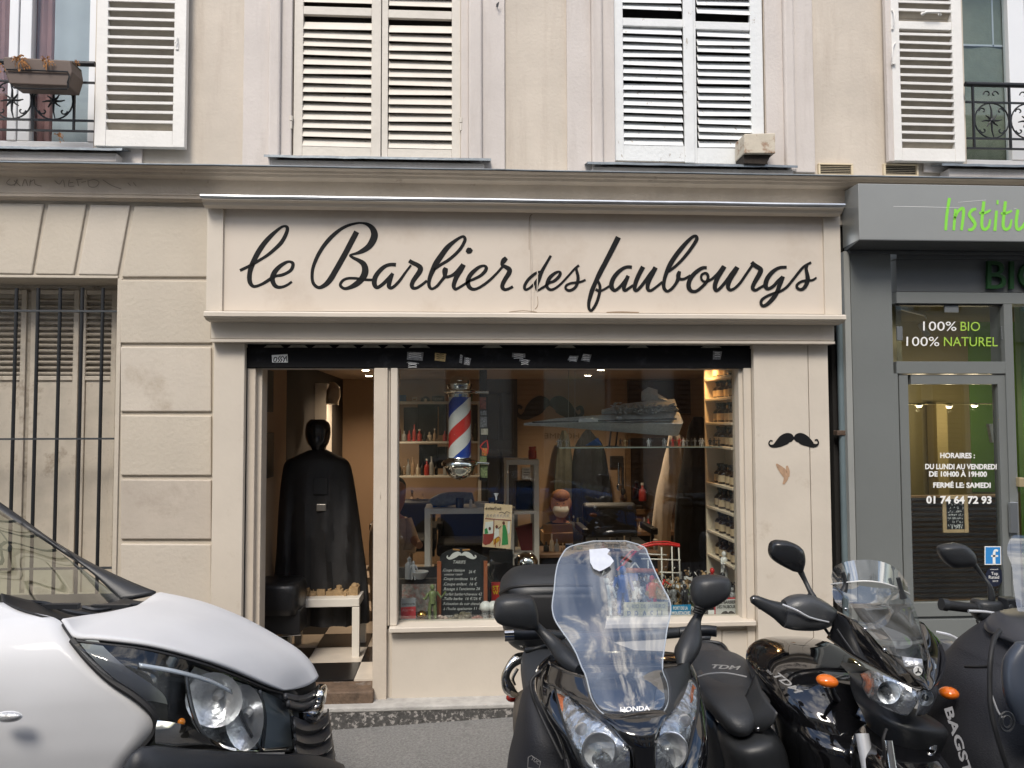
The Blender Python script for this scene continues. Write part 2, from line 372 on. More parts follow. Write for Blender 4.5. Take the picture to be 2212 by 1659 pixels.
def band(u0, u1, y, m=PLS, vb=374, name='window_surround', bev=.004):
    um = (u0+u1)/2; mb = MB(); mb.box(X(u0), X(u1), y, 0, QZ(um, vb, 0), zl+.15); return build(name, mb, m, B, bev=bev)
for a, b in ((527, 583), (1041, 1090), (1224, 1276), (1712, 1755), (257, 312), (1988, 2040)): band(a, b, -.022)
for a, b in ((583, 608), (1012, 1041), (1276, 1300), (1690, 1712)): band(a, b, -.05, bev=.014)
for a, b in ((608, 631), (996, 1012), (1300, 1327), (1653, 1690)): band(a, b, -.018)
# sills: zinc sheet on a stone ledge
def sill(u0, v0, u1, v1, a0, a1, name='window_sill'):
    mb = MB(); y = -.15; zt = QZ((u0+u1)/2, (v0+v1)/2, y)
    x0, x1 = QX(u0, v0, y), QX(u1, v1, y)
    G = [[(x0+(x1-x0)*i/14, yy, zt+zz+.004*noise.noise((i*1.3+u0, yy*5, 1))) for i in range(15)] for yy, zz in ((-.15, -.010), (-.15, .004), (-.10, .012), (.0, .035))]
    mb.grid(G, False)
    o = build('sill_sheet', mb, ZN, B, solid=.004)
    m2 = MB(); m2.box(QX(a0, v0, -.11), QX(a1, v1, -.11), -.11, 0, zt-.07, zt-.012); build(name, m2, PLS, B, bev=.006)
sill(-120, 316, 264, 321, -130, 252); sill(570, 333, 1061, 347, 585, 1046); sill(1269, 350, 1723, 360, 1280, 1714); sill(2035, 354, 2400, 362, 2050, 2400)
# string course
uM = 600
prof = [(.02,349),(-.20,357),(-.205,358.5),(-.20,361.5),(-.145,368),(-.14,373),(-.115,376),(-.11,382),(-.085,387),(-.06,390),(-.055,391),(-.05,432),(-.035,436),(-.03,446),(0.0,452)]
pz = [(y, QZ(uM, v, y)) for y, v in prof]; pz[0] = (.02, pz[1][1]+.018)
def extr(pr, x0, x1, m, name, nx=60, wob=.0, smooth=False, parent=B):
    mb = MB(); G = []
    for i in range(nx+1):
        x = x0+(x1-x0)*i/nx
        G.append([(x, y+wob*noise.noise((x*3, z*20, 2)), z+wob*noise.noise((x*2.3, y*9, 7))) for y, z in pr])
    mb.grid(G, smooth); return build(name, mb, m, parent)
extr(pz[:3]+[(-.203, pz[2][1]-.004)], XL, XR, ZN, 'cornice_flashing', 120, .004)
extr([(-.195, pz[2][1]-.004)]+pz[3:12], XL, XR, CO, 'string_course', 160, .003)
extr([(-.05, QZ(uM, 421, -.05)), (-.055, QZ(uM, 424, -.055)), (-.045, QZ(uM, 430, -.04)), (-.03, QZ(uM, 437, -.03)), (0.0, QZ(uM, 441, 0))], XL, QX(452, 440, -.05), CO, 'string_course_bed_mould', 40, .002)
# scratched graffiti on the frieze
g = MB(); fz = plane_f(-.058)
for s in ([(22,386),(14,395),(24,400),(34,396),(36,388)], [(38,388),(30,402)], [(30,390),(44,402)], [(48,402),(54,387),(60,402)], [(66,388),(64,402)], [(64,394),(74,388),(76,398),(90,402)],
          [(118,390),(128,398),(136,388),(140,404)], [(150,388),(148,402),(160,402)], [(150,395),(158,394)], [(166,388),(170,402)], [(164,388),(178,387)], [(176,394),(186,392)], [(190,388),(192,402),(206,404),(214,394),(204,388),(192,390)], [(222,388),(240,400),(262,408)], [(276,395),(282,401)], [(288,394),(294,402)]):
    g = MB(); stroke(g, s, fz, 3, 1.5); build('graffiti', g, mat('graffiti_grey', (.22,.19,.16), .9), B)
# ================================================================ louvred shutters
def louvre(name, u0, v0, u1, v1, y, m, stile, slats, rails, zt, tilt=.9, thick=.012, side=1, lab=None, back=None, D=.035, dk=.42):
    """leaf between pixel corners; u0,v0 = left edge at bottom v; u1,v1 right edge at bottom"""
    x0, x1 = QX(u0, v0, y), QX(u1, v1, y); zb = QZ((u0+u1)/2, (v0+v1)/2, y)
    sw, sr = (stile, stile) if not hasattr(stile, '__len__') else stile
    fr = MB(); fr.box(x0, x0+sw, y, y+D, zb, zt); fr.box(x1-sr, x1, y, y+D, zb, zt)
    for a, b in rails: fr.box(x0+sw, x1-sr, y+.002, y+D-.002, zb+a, zb+b)
    o = build(name, fr, m, B, bev=.003, label=lab)
    z0 = zb+slats[0]; step = slats[1]; me = None; i = 0
    while z0+i*step < zb+slats[2]:
        zc_ = z0+i*step; i += 1
        if any(zb+a-step*.6 < zc_ < zb+b+step*.5 for a, b in rails[1:]): continue
        s = MB(); h = step*.62*tilt; d = D*dk
        xm = (x0+x1)/2+.0; jit = random.uniform(-.004, .004)
        s.obox((xm, y+D/2+.001, zc_+step*.35+jit), ((x1-x0-sw-sr)/2+.004, 0, random.uniform(-.003, .003)), (0, d*(-side), -h*.5*1.0), (0, thick*.35, thick*.25*side*-1+thick*.3))
        if dk > .5:      # open leaves: plain paint on the front lip, shade painted into the board behind
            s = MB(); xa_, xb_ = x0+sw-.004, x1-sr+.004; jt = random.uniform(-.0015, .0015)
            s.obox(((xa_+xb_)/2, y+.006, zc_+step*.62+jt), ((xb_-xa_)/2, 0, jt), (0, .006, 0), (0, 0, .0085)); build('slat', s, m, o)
            s = MB(); s.obox(((xa_+xb_)/2, y+.028, zc_+step*.32+jt), ((xb_-xa_)/2, 0, 0), (0, .016, -step*.34), (0, .004, .003)); build('slat_board', s, mat('shaded_board_paint', (.40,.36,.295), .8, var=.18, vs=9, bump=.2, bs=50), o)
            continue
        build('slat', s, m, o)
    if back is not None:
        bk = MB(); bk.box(x0-.03, x1+.03, y+D+.10, y+D+.11, zb-.03, zt+.03); build('dark_room', bk, back, o)
    return o
zt = zl-.02; DKB = mat('dim_brown_room', (.05,.038,.028), .9)
L1 = louvre('shutter', 633, 335, 822, 340, .0, SHW, (.058, .062), (.075, .0603, 2.0), ((0, .066), (.945, 1.0)), zt, 1.62, side=1, back=DKB, lab='left leaf of the closed warm white shutter pair above the barber sign')
L2 = louvre('shutter', 824, 340, 995, 346, .0, SHW, (.04, .058), (.075, .0603, 2.0), ((0, .066), (.945, 1.0)), zt, 1.62, side=1, back=DKB, lab='right leaf of the closed warm white shutter pair above the barber sign')
L3 = louvre('shutter', 1329, 345, 1490, 351, .0, SHB, (.06, .03), (.118, .0545, 2.0), ((0, .108), (.925, .98)), zt, 1.58, side=1, back=DK, lab='left leaf of the closed flaking white shutter pair with a meeting strip')
L4 = louvre('shutter', 1491, 351, 1652, 357, .0, SHB, (.05, .085), (.118, .0545, 2.0), ((0, .108), (.925, .98)), zt, 1.58, side=1, back=DK, lab='right leaf of the closed flaking white shutter pair beside the rusty box')
ms = MB(); ms.box(QX(1478, 200, -.012), QX(1500, 200, -.012), -.012, .0, QZ(1489, 352, -.01), zt); build('meeting_strip', ms, SHB, B, bev=.005)
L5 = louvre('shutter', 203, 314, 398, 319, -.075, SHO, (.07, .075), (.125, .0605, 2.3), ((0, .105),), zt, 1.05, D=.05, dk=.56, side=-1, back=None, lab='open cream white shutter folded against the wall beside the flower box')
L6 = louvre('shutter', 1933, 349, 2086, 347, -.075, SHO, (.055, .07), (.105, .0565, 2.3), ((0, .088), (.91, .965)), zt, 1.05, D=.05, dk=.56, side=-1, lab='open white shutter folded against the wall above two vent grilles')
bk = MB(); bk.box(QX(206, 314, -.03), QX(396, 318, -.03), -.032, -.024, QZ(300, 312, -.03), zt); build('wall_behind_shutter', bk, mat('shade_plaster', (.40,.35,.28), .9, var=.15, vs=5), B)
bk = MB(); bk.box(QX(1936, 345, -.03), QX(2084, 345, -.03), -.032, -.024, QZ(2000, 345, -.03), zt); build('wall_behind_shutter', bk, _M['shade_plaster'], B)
# edge board of the open shutter (its folded second leaf)
fl = MB(); fl.box(QX(1919, 349, -.06), QX(1933, 349, -.06), -.068, -.03, QZ(1927, 349, -.06), zt); build('folded_leaf', fl, PLS, B, bev=.004)
fl = MB(); fl.box(QX(206, 319, -.06), QX(392, 319, -.06), -.038, -.033, QZ(300, 318, -.06), zt); 
# hardware: hinges, hooks, handle
hw = MB()
for u, v in ((629, 262), (996, 266)):
    p = Q(u, v, -.012); hw.tube([p+Vector((0,0,-.05)), p+Vector((0,0,.0))], .009, 8); hw.tube([p+Vector((0,0,.003)), p+Vector((0,0,.035))], .012, 8)
build('hinge', hw, SHW, B)
hw = MB(); p = Q(382, 88, -.085); hw.tube([p+Vector((0,0,.03)), p+Vector((0,-.008,.0)), p+Vector((-.006,-.012,-.02))], .004, 6); hw.obox(p+Vector((0,.006,-.035)), (.009,0,0), (0,.003,0), (0,0,.02)); build('latch', hw, SHO, L5)
hw = MB()
hw.tube([Q(1928, 22, -.082), Q(1932, 30, -.10), Q(1932, 50, -.10), Q(1927, 62, -.082)], .0035, 6); hw.ell(Q(1928, 22, -.082), (.008,0,0), (0,.006,0), (0,0,.008), 8, 6); hw.ell(Q(1928, 62, -.082), (.009,0,0), (0,.006,0), (0,0,.009), 8, 6)
hw.tube([Q(1934, 91, -.082), Q(1929, 100, -.10), Q(1927, 125, -.10)], .0035, 6); hw.obox(Q(1930, 134, -.085), (.012,0,0), (0,.008,0), (0,0,.016))
build('latch', hw, SHO, L6)
hw = MB(); a, b = Q(1993, 30, -.085), Q(2030, 31, -.085); hw.tube([a, a+Vector((.012,-.025,0)), b+Vector((-.012,-.025,0)), b], .008, 8)
for p in (a, b): hw.ell(p, (.014,0,0), (0,.006,0), (0,0,.012), 8, 6)
build('pull_handle', hw, SHO, L6, )
# dark back of rooms behind the window openings, window A and D joinery
def upwin(x0, x1, zb, cols, m_c, lab):
    o = MB(); o.box(x0, x1, .20, .26, zb, zb+.09); o.box(x0, x1, .20, .26, zl-.1, zl)
    for c in cols: o.box(c[0], c[1], .20-.004*(c[0]*10 % 2), .26, zb+.09, zl-.1)
    f = build('window', o, PVC, B, bev=.005, label=lab)
    p = MB(); p.box(x0+.01, x1-.01, .232, .238, zb+.06, zl-.06); build('pane', p, GLU, f)
    return f
fw = upwin(xa0, xa1, zsa+.03, [(xa0, xa0+.06), (QX(20, 100, .2), QX(40, 100, .2)), (QX(41, 100, .2)+.004, QX(68, 100, .2)), (QX(193, 100, .2), xa1)], None, 'white framed window behind the flower box')
c = MB(); zb = zsa
def drape(x0, x1, y, m, n=40, amp=.012, per=.06, z0=zsa, z1=zl, name='curtain', par=B, lab=None):
    mb = MB(); xs = [x0+(x1-x0)*i/n for i in range(n+1)]
    G = [[(x+.3*amp*math.sin(zz*3+x*20), y+amp*math.sin(x*2*math.pi/per+.4*math.sin(zz*2)), zz) for x in xs] for zz in [z0+(z1-z0)*j/6 for j in range(7)]]
    mb.grid(G); return build(name, mb, m, par, solid=.002, label=lab)
REDC = mat('dusty_red_curtain', (.27,.135,.125), .9, var=.15, vs=6); GRYC = mat('pale_net_curtain', (.40,.42,.43), .9, var=.06, vs=6)
drape(xa0, QX(117, 100, .27), .275, REDC, lab='dusty red curtain'); drape(QX(115, 100, .27), xa1-.02, .285, GRYC, per=.16, amp=.006, lab='pale grey net curtain')
fw2 = upwin(xd0, xd1, zsd+.02, [(xd0-.01, xd0+.02), (QX(2178, 100, .2), QX(2214, 100, .2)), (QX(2216, 100, .2), QX(2216, 100, .2)+.04)], None, 'white framed window behind the iron railing on the right')
GRC = mat('green_grey_curtain', (.155,.17,.12), .9, var=.12, vs=14, bump=.3, bs=60)
drape(xd0-.0, xd1, .275, GRC, amp=.004, per=.3, z0=zsd, lab='green grey blind'); 
sq = MB(); 
for v in (103,): sq.box(xd0, QX(2178, v, .3), .266, .272, QZ(2130, v+2, .3), QZ(2130, v-2, .3))
sq.box(QX(2136, 50, .3), QX(2139, 50, .3), .266, .272, QZ(2136, 105, .3), QZ(2136, -60, .3)); build('blind_bar', sq, GRYC, B)
bx = MB(); bx.box(xa0-.2, xa1+.2, .6, .62, zsa-.2, zl+.1); bx.box(xd0-.2, xd1+.2, .6, .62, zsd-.2, zl+.1); build('dark_room_wall', bx, DK, B)
# ================================================================ ground floor left: arch stones, quoins, barred window
sto = MB()
def stone(pts, y=0.0, m=ST, d=.03, bev=.007):
    mb = MB(); P = [Q(u, v, y) for u, v in pts]; mb.prism(P, (0, d, 0)); return build('stone', mb, m, B, bev=bev, seg=2)
stone([(-150,435),(94,440),(68,592),(-150,588)]); stone([(104,440),(186,441),(158,593),(75,592)]); stone([(195,441),(281,443),(253,594),(168,593)], m=ST3)
stone([(290,444),(452,447),(455,598),(262,598)])
for i, (a, b) in enumerate(((605,741),(749,889),(897,1027),(1036,1165),(1175,1308),(1317,1450),(1459,1590))):
    stone([(260, a),(456, a+1),(456, b),(260, b)], m=(ST, ST3, ST, ST2, ST3, ST, ST2)[i])
xo0, xo1 = QX(-330, 800, 0), QX(250, 800, 0); zo1 = QZ(125, 600, 0); zo0 = QZ(125, 1300, 0)
w = MB(); yj = .016
w.box(XL, xo0, yj, .34, -.6, zc-.2); w.box(xo0, xo1, yj, .34, zo1, zc-.2); w.box(xo0, xo1, yj, .34, -.6, zo0)
w.box(xo1, QX(530, 800, 0), yj, .34, -.6, zc-.2)
w.box(6.1, XR, .6, .9, -.6, zc-.2); w.box(QX(440, 440, 0), XR, .02, .34, QZ(1106, 475, 0), zc-.2)
build('ground_floor_wall', w, ST, B)
w = MB(); w.box(xo1-.002, QX(259, 800, 0), .004, yj-.002, -.6, zo1); w.box(XL, xo1, .004, yj-.002, zo1, QZ(125, 594, 0)); build('opening_trim', w, ST, B, bev=.003)
zsh = QZ(100, 630, .26)
def gleaf(u0, u1, lou=True):
    y = .27; x0, x1 = QX(u0, 800, y), QX(u1, 800, y); zb, z1, zm = zo0-.1, QZ(100, 626, y), QZ(100, 812, y); st = .035
    fr = MB(); fr.box(x0, x0+st, y, y+.03, zb, z1); fr.box(x1-st, x1, y, y+.03, zb, z1); fr.box(x0+st, x1-st, y+.001, y+.029, z1-.03, z1); fr.box(x0+st, x1-st, y+.001, y+.029, zm-.03, zm)
    fr.box(x0+st, x1-st, y+.012, y+.02, zb, zm-.03)
    o = build('shutter', fr, mat('grille_shutter_paint', (.50,.445,.365), .7, var=.2, vs=5, bump=.2, bs=50, stain=(.25,.2,.15), stain_s=5), B, bev=.004)
    z = zm+.02
    while z < z1-.035:
        s = MB(); s.obox(((x0+x1)/2, y+.015, z), ((x1-x0)/2-st+.003, 0, random.uniform(-.002, .002)), (0, .014, .008), (0, -.002, .0045)); build('slat', s, SHD, o); z += .0375
    b = MB(); b.box(x0+st, x1-st, y+.06, y+.065, zm, z1); build('dark_room', b, DK, o)
for a, b in ((-180,-60), (-56, 54), (64, 168), (172, 250)): gleaf(a, b)
w = MB(); w.box(xo0, xo1, .30, .34, zo0-.1, zo1+.02); w.box(QX(54,800,.27), QX(64,800,.27), .285, .3, zo0, zsh); build('window_infill', w, SHD, B)
gr = thing('window_grille', 'black iron bar grille over the shuttered ground floor window behind the van', 'window grille', (QX(124, 900, .06), .06, zo0))
for u in (-116, -67, -19, 29, 76, 124, 172, 217):
    mb = MB(); x = QX(u, 900, .06); mb.tube([(x, .06, zo0+.02), (x, .06, QZ(u, 622, .06))], .0115, 8); build('bar', mb, IRON, gr)
for v in (672, 948, 1228):
    mb = MB(); z = QZ(124, v, .06); mb.box(xo0+.01, xo1+.01, .048, .072, z-.006, z+.006); build('rail', mb, IRG, gr)
# ================================================================ iron window guards
def guard(name, label, x0, x1, zb, ztop, y, motif, mid=None):
    t = thing(name, label, 'window guard', ((x0+x1)/2, y, zb))
    h = ztop-zb
    mb = MB(); mb.tube([(x0, y, ztop), (x1, y, ztop)], .017, 10); build('handrail', mb, IRON, t)
    for f in (.0, .155, .72):
        mb = MB(); z = zb+h*f; mb.box(x0, x1, y-.006, y+.006, z-.006, z+.006); build('rail', mb, IRON, t)
    zlo, zhi = zb+h*.155, zb+h*.72; r = (zhi-zlo)/2-.004; zm = (zlo+zhi)/2
    def scr(mb, cx, cz, s, sx, sz):
        P = []
        for i in range(15):
            a = i/14*4.3; rr = s*(1-i/17)
            P.append((cx+sx*(rr*math.cos(a)-s*.2), y, cz+sz*(rr*math.sin(a)-s*.2)))
        mb.tube(P, .0048, 5)
    for cx in motif:
        mb = MB()
        mb.tube([(cx+r*math.cos(a), y, zm+r*math.sin(a)) for a in [2*math.pi*i/24 for i in range(25)]], .0055, 6, cap=False)
        for i in range(8):
            a = math.pi/4*i; ll = r*(.95 if i % 4 == 2 else .58 if i % 2 == 0 else .45)
            mb.tube([(cx, y, zm), (cx+.6*ll*math.cos(a), y, zm+.6*ll*math.sin(a)), (cx+ll*math.cos(a+.1), y, zm+ll*math.sin(a+.1))], [.009, .006, .0035], 6)
        mb.ell((cx, y-.004, zm), (.016,0,0), (0,.01,0), (0,0,.016), 8, 6)
        for sx in (-1, 1):
            for sz in (-1, 1): scr(mb, cx+sx*r*.55, zm+sz*r*.58, r*.22, sx, sz)
        build('rosette', mb, IRON, t)
        mb = MB(); scr(mb, cx-r*.25, zb+h*.86, .03, -1, 1); scr(mb, cx+r*.25, zb+h*.86, .03, 1, 1); build('scroll', mb, IRON, t)
    for i in range(len(motif)+1):
        cx = motif[0]-r-.008+i*(2*r+.016); mb = MB(); mb.box(cx-.006, cx+.006, y-.0075, y+.0075, zb, ztop-.01); build('bar', mb, IRON, t)
    return t, zlo, zhi
y = -.06
z0, z1 = QZ(100, 282, y), QZ(100, 136, y); r = (z1-z0)*(.72-.155)/2-.004
cx0 = QX(116, 210, y); pitch = 2*r+.016
guard('iron_window_guard', 'black wrought iron window guard holding the brown flower box', xa0, QX(204, 200, y), z0, z1, y, [cx0-2*pitch, cx0-pitch, cx0])
z0, z1 = QZ(2140, 321, y), QZ(2140, 183, y); r = (z1-z0)*(.72-.155)/2-.004; cx0 = QX(2142, 250, y); pitch = 2*r+.016
guard('iron_window_guard', 'black wrought iron window guard right of the open shutter', QX(2087, 250, y), xd1, z0, z1, y, [cx0, cx0+pitch, cx0+2*pitch])
# flower box
FB = thing('flower_box', 'brown plastic flower box with withered orange plants hung on the left guard', 'flower box', (QX(82, 185, -.12), -.14, QZ(82, 186, -.14)))
BRN = mat('brown_plastic', (.10,.068,.052), .55, var=.1, vs=8)
mb = MB(); ya, yb = -.24, -.08
P = [(6,122),(152,130),(156,155),(147,186),(20,181),(8,150)]
o3 = [Q(u, v, ya) for u, v in P]; mb.prism(o3, (0, .15, 0)); bx_ = build('box', mb, BRN, FB, bev=.008, seg=3)
mb = MB(); mb.tube([Q(14,150,ya-.01), Q(80,152,ya-.012), Q(146,155,ya-.01), Q(150,165,ya-.01), Q(146,178,ya-.008), Q(148,190,ya)], .005, 6); mb.tube([Q(24,182,ya-.005), Q(30,190,ya), Q(90,192,ya), Q(146,192,ya)], .005, 6); build('wire_holder', mb, IRON, FB)
mb = MB(); mb.obox((Q(80,127,ya)+Vector((0,.08,-.01))), (.20,0,0), (0,.06,0), (0,0,.006)); build('soil', mb, mat('dry_soil', (.06,.045,.03), 1), FB)
for (pu, pv, n, s) in ((44,128,34,1.2), (102,130,20,.9), (163,135,12,.8), (2,140,8,.7), (128,292,10,.7)):
    mb = MB(); c0 = Q(pu, pv, ya-.02 if pu < 160 else -.14)
    for i in range(n):
        a = random.uniform(0, 6.28); l = random.uniform(.02, .055)*s; d = Vector((math.cos(a)*l, random.uniform(-.02, .01), math.sin(a)*l*.8-.018*s)); wv = Vector((-math.sin(a), random.uniform(-1,1), math.cos(a))).normalized()*.005
        p0 = c0+d*random.uniform(.1, .5); p1 = c0+d; mid = (p0+p1)/2+Vector((0,-.01,.004)); mb.add([p0, mid-wv, p1, mid+wv], [(0,1,2,3)])
        mb.add([p1, p1+wv*1.6+Vector((0,0,-.006)), p1+Vector((wv.z,.004,-.014)), p1-wv*1.6], [(0,1,2,3)])
    if pu == 128: build('withered_leaves', mb, mat('withered_orange', (.42,.19,.06), .8, var=.5, vs=60), label='clump of withered orange leaves caught low on the left guard', cat='dead leaves')
    else: build('withered_plant', mb, mat('withered_orange', (.42,.19,.06), .8, var=.5, vs=60), FB)
# rusty box and vents
RB = thing('vent_hood', 'rusty cream metal hood box standing on the sill of the flaking shutters', 'metal box', Q(1636, 350, -.15))
RU = mat('rusty_cream', (.55,.49,.39), .6, var=.15, vs=10, stain=(.22,.09,.03), stain_s=8, stain_t=(.50,.62), bump=.2)
mb = MB(); a = [Q(1614,293,-.20), Q(1675,284,-.20), Q(1675,330,-.20), Q(1622,328,-.20)]; mb.prism([Q(1608,289,-.20), Q(1675,287,-.20), Q(1675,331,-.20), Q(1608,331,-.20)], (0, .18, 0)); build('hood', mb, RU, RB, bev=.005)
mb = MB(); mb.prism([Q(1606,333,-.17), Q(1667,332,-.17), Q(1655,355,-.17), Q(1608,353,-.17)], (0, .15, 0)); build('spout', mb, mat('burnt_rust', (.035,.025,.018), .9, var=.5, vs=20), RB, bev=.004)
IV = mat('ivory_plastic', (.62,.52,.36), .5)
def vent(u0, v0, u1, v1, label):
    t = thing('air_vent', label, 'air vent', Q((u0+u1)/2, v1, -.01)); mb = MB(); x0, x1, zA, zB = rect(u0, v0, u1, v1, -.02)
    mb.box(x0, x1, -.024, -.001, zB-.010, zB); mb.box(x0, x1, -.024, -.001, zA, zA+.014); mb.box(x0, x0+.013, -.024, -.001, zA+.014, zB-.010); mb.box(x1-.013, x1, -.024, -.001, zA+.014, zB-.010); build('frame', mb, IV, t, bev=.002)
    n = 5
    for i in range(n):
        s = MB(); z = zA+.016+(zB-zA-.030)*(i+.5)/n; s.obox(((x0+x1)/2, -.014, z), ((x1-x0)/2-.012, 0, 0), (0, .003, .001), (0, 0, .0011)); build('slat', s, IV, t)
    b = MB(); b.box(x0+.012, x1-.012, -.006, -.002, zA+.013, zB-.009); build('backing', b, DK, t)
vent(1768, 353, 1843, 381, 'ivory air vent grille on the wall left of the open right shutter'); vent(1909, 354, 1984, 382, 'ivory air vent grille tucked right under the open right shutter')
hk = MB(); p = Q(1412*0+1073, 12, -.03); hk.tube([p+Vector((0,.02,0)), p+Vector((0,-.015,.0)), p+Vector((.012,-.02,.012)), p+Vector((.005,-.02,-.02))], .004, 6); build('wall_hook', hk, IRG, B)
# ================================================================ barber shopfront
S = thing('barber_shopfront', 'cream painted barber shopfront with a black script sign over door and window', 'shopfront', (QX(1120, 1520, 0), 0, -.02))
def sp(name, m, u0, v0, u1, v1, y0, y1, bev=.004, parent=None, label=None, skew=0):
    mb = MB(); mb.pbox(u0, v0, u1, v1, y0, y1); return build(name, mb, m, parent or S, bev=bev, label=label)
YS = -.14
zT, zB_ = QZ(1130, 458, YS), QZ(1130, 675, YS); xS0, xS1 = QX(483, 560, YS), QX(1778, 560, YS)
mb = MB(); mb.box(xS0, QX(1147, 560, YS)-.0006, YS, .0, zB_, zT); mb.box(QX(1147, 560, YS)+.0006, xS1, YS+.0005, .0, zB_, zT); board = build('sign_board', mb, SG, S, bev=.0015)
x0, x1 = QX(446, 560, YS-.02), QX(1817, 560, YS-.02)
for a, b in ((x0, xS0), (xS1, x1)):
    mb = MB(); mb.box(a, b, YS-.018, 0, zB_-.005, zT+.005); build('sign_stile', mb, SGF, S, bev=.003)
zcap = QZ(1130, 431, -.27); xc_0, xc_1 = QX(432, 420, -.27), QX(1826, 440, -.27)
extr([(0.02, zcap+.030), (-.27, zcap+.004), (-.275, zcap-.006), (-.268, zcap-.016)], xc_0, xc_1, mat('zinc_cap_bright', (.62,.64,.65), .3, .75, var=.2, vs=8), 'zinc_cap', 50, .0025, parent=S)
zu = zT+.004
extr([(-.262, zcap-.012), (-.262, zcap-.024), (-.235, zcap-.032), (-.225, zcap-.050), (-.19, zcap-.062), (-.17, zu+.012), (YS-.02, zu), (YS+.02, zu)], QX(436, 430, -.26), QX(1822, 445, -.26), SGF, 'sign_cornice', 40, .001, parent=S)
mb = MB()
for x in (QX(436, 430, -.26), QX(1822, 445, -.26)): mb.prism([(x, 0, zcap+.02), (x, -.262, zcap-.014), (x, -.225, zcap-.05), (x, YS-.02, zu), (x, 0, zu)], (.004 if x > 0 else -.004, 0, 0))
build('cornice_end', mb, SGF, S)
# lower ledge, fascia and trim
zl1 = QZ(1130, 677, -.24); extr([(-.10, zl1+.012), (-.235, zl1+.004), (-.24, zl1-.004), (-.24, zl1-.026), (-.23, zl1-.034), (-.20, zl1-.036), (-.19, zl1-.046), (-.13, zl1-.052)], QX(441, 680, -.24), QX(1827, 688, -.24), SGF, 'sign_ledge', 60, .0015, parent=S)
mb = MB()
for x in (QX(441, 680, -.24), QX(1827, 688, -.24)): mb.prism([(x, 0, zl1), (x, -.238, zl1), (x, -.24, zl1-.026), (x, -.19, zl1-.046), (x, 0, zl1-.05)], (.004 if x > 0 else -.004, 0, 0))
build('ledge_end', mb, SGF, S)
sp('fascia', SGF, 456, 692, 1802, 734, -.12, .02, .003); sp('fascia_trim', SGF, 454, 735, 1804, 741, -.145, .02, .003)
# pilasters
sp('pilaster', SGF, 457, 741, 524, 1522, -.075, .1, .004, label='narrow left pilaster beside the open door'); sp('pilaster', SGF, 1634, 741, 1752, 1510, -.075, .1, .003, label='wide right pilaster with a black moustache')
sp('pilaster_strip', SGF, 1753.5, 741, 1796, 1510, -.073, .1, .003)
sp('door_post', SGW, 530, 795, 548, 1500, -.02, .1, .003); sp('door_reveal', SGW, 549, 795, 563, 1452, .02, .16, .003)
sp('post', SGW, 806, 795, 836, 1522, -.035, .12, .004); sp('post_bead', SGF, 837, 795, 842, 1352, -.01, .1, .002); sp('window_stile', SGF, 843, 795, 858, 1352, -.03, .13, .004)
mb = MB(); mb.pbox(805, 1352, 1634, 1522, .0, .12); build('riser_backing', mb, SGF, S)
sp('window_stile', SGF, 1599, 795, 1611, 1343, .0, .13, .003); sp('post', SGF, 1612, 795, 1628, 1510, -.03, .12, .003); sp('window_head', SGF, 858, 790, 1600, 797, .02, .12, .002)
sp('door_head', SGF, 549, 790, 806, 797, .02, .12, .002)
mb = MB(); zW = QZ(1236, 1349, -.075); mb.box(QX(840, 1355, -.075), QX(1634, 1345, -.075), -.078, .13, zW-.032, zW); build('window_sill', mb, SGF, S, bev=.006, seg=3)
sp('stall_riser', SGF, 846, 1362, 1522, 1519, -.02, .1, .003); sp('riser_panel', SGF, 1524, 1362, 1560, 1519, -.018, .1, .003); sp('riser_panel', SGF, 1561.5, 1362, 1628, 1519, -.016, .1, .003)
mb = MB(); mb.pbox(859, 797, 1599, 1343, .078, .084); pane = build('shop_window_pane', mb, GL, S, label='large shop window pane')
# moustache, filler patch and knob hole on the right pilaster
fp = plane_f(-.0775)
mb = MB(); 
stroke(mb, [(1715,948,3),(1711,947,15),(1702,946,22),(1692,951,23),(1682,958,17),(1673,963,9),(1665,963,5),(1661,958,3),(1664,952,3),(1669,953,3)], fp, 6)
stroke(mb, [(1715,948,3),(1719,947,15),(1728,946,22),(1738,951,23),(1748,957,17),(1757,962,9),(1765,961,5),(1768,956,3),(1765,950,3),(1760,951,3)], fp, 6)
build('moustache', mb, BLK, S)
mb = MB(); stroke(mb, [(1677,1002,3),(1684,1010,10),(1693,1020,14),(1698,1032,10),(1692,1046,4)], fp, 5); stroke(mb, [(1700,1006,4),(1702,1018,8),(1704,1030,3)], fp, 4); build('bare_patch', mb, mat('bare_patch', (.42,.27,.17), .9, var=.3, vs=30), S)
# roller shutter
mb = MB(); mb.pbox(527, 752, 1627, 795, -.03, .02); rs = build('roller_shutter', mb, SHUT, S, bev=.004)
sp('shutter_roll', SHUT, 525, 741, 1629, 752, -.01, .02, .0, parent=rs)
sp('shutter_guide', SHUT, 525, 752, 529.5, 1500, -.03, .02, .002); sp('shutter_guide', SHUT, 1629, 752, 1633, 1500, -.02, .02, .002)
SLT = mat('shutter_slot_cream', (.42,.40,.33), .7, var=.4, vs=20); fr_ = plane_f(-.0115)
zz = plane_f(-.0115); i = 0; u = 568
while u < 1600:
    mb = MB(); wd_ = 44; k_ = .0005; P = [zz(u, 751.5), zz(u+46, 751.5), zz(u+38, 745.5), zz(u+9, 745.5)]; mb.prism(P, (0, .003, 0)); build('slot', mb, SLT if u < 840 else SHUT if i % 3 else SLT, rs); u += 52+(i % 2); i += 1
fs_ = plane_f(-.0315)
def sticker(name, quad, m, f=fs_, parent=None, label=None, t=.0008):
    mb = MB(); mb.prism([f(*p) for p in quad], (0, t, 0)); return build(name, mb, m, parent or rs, label=label)
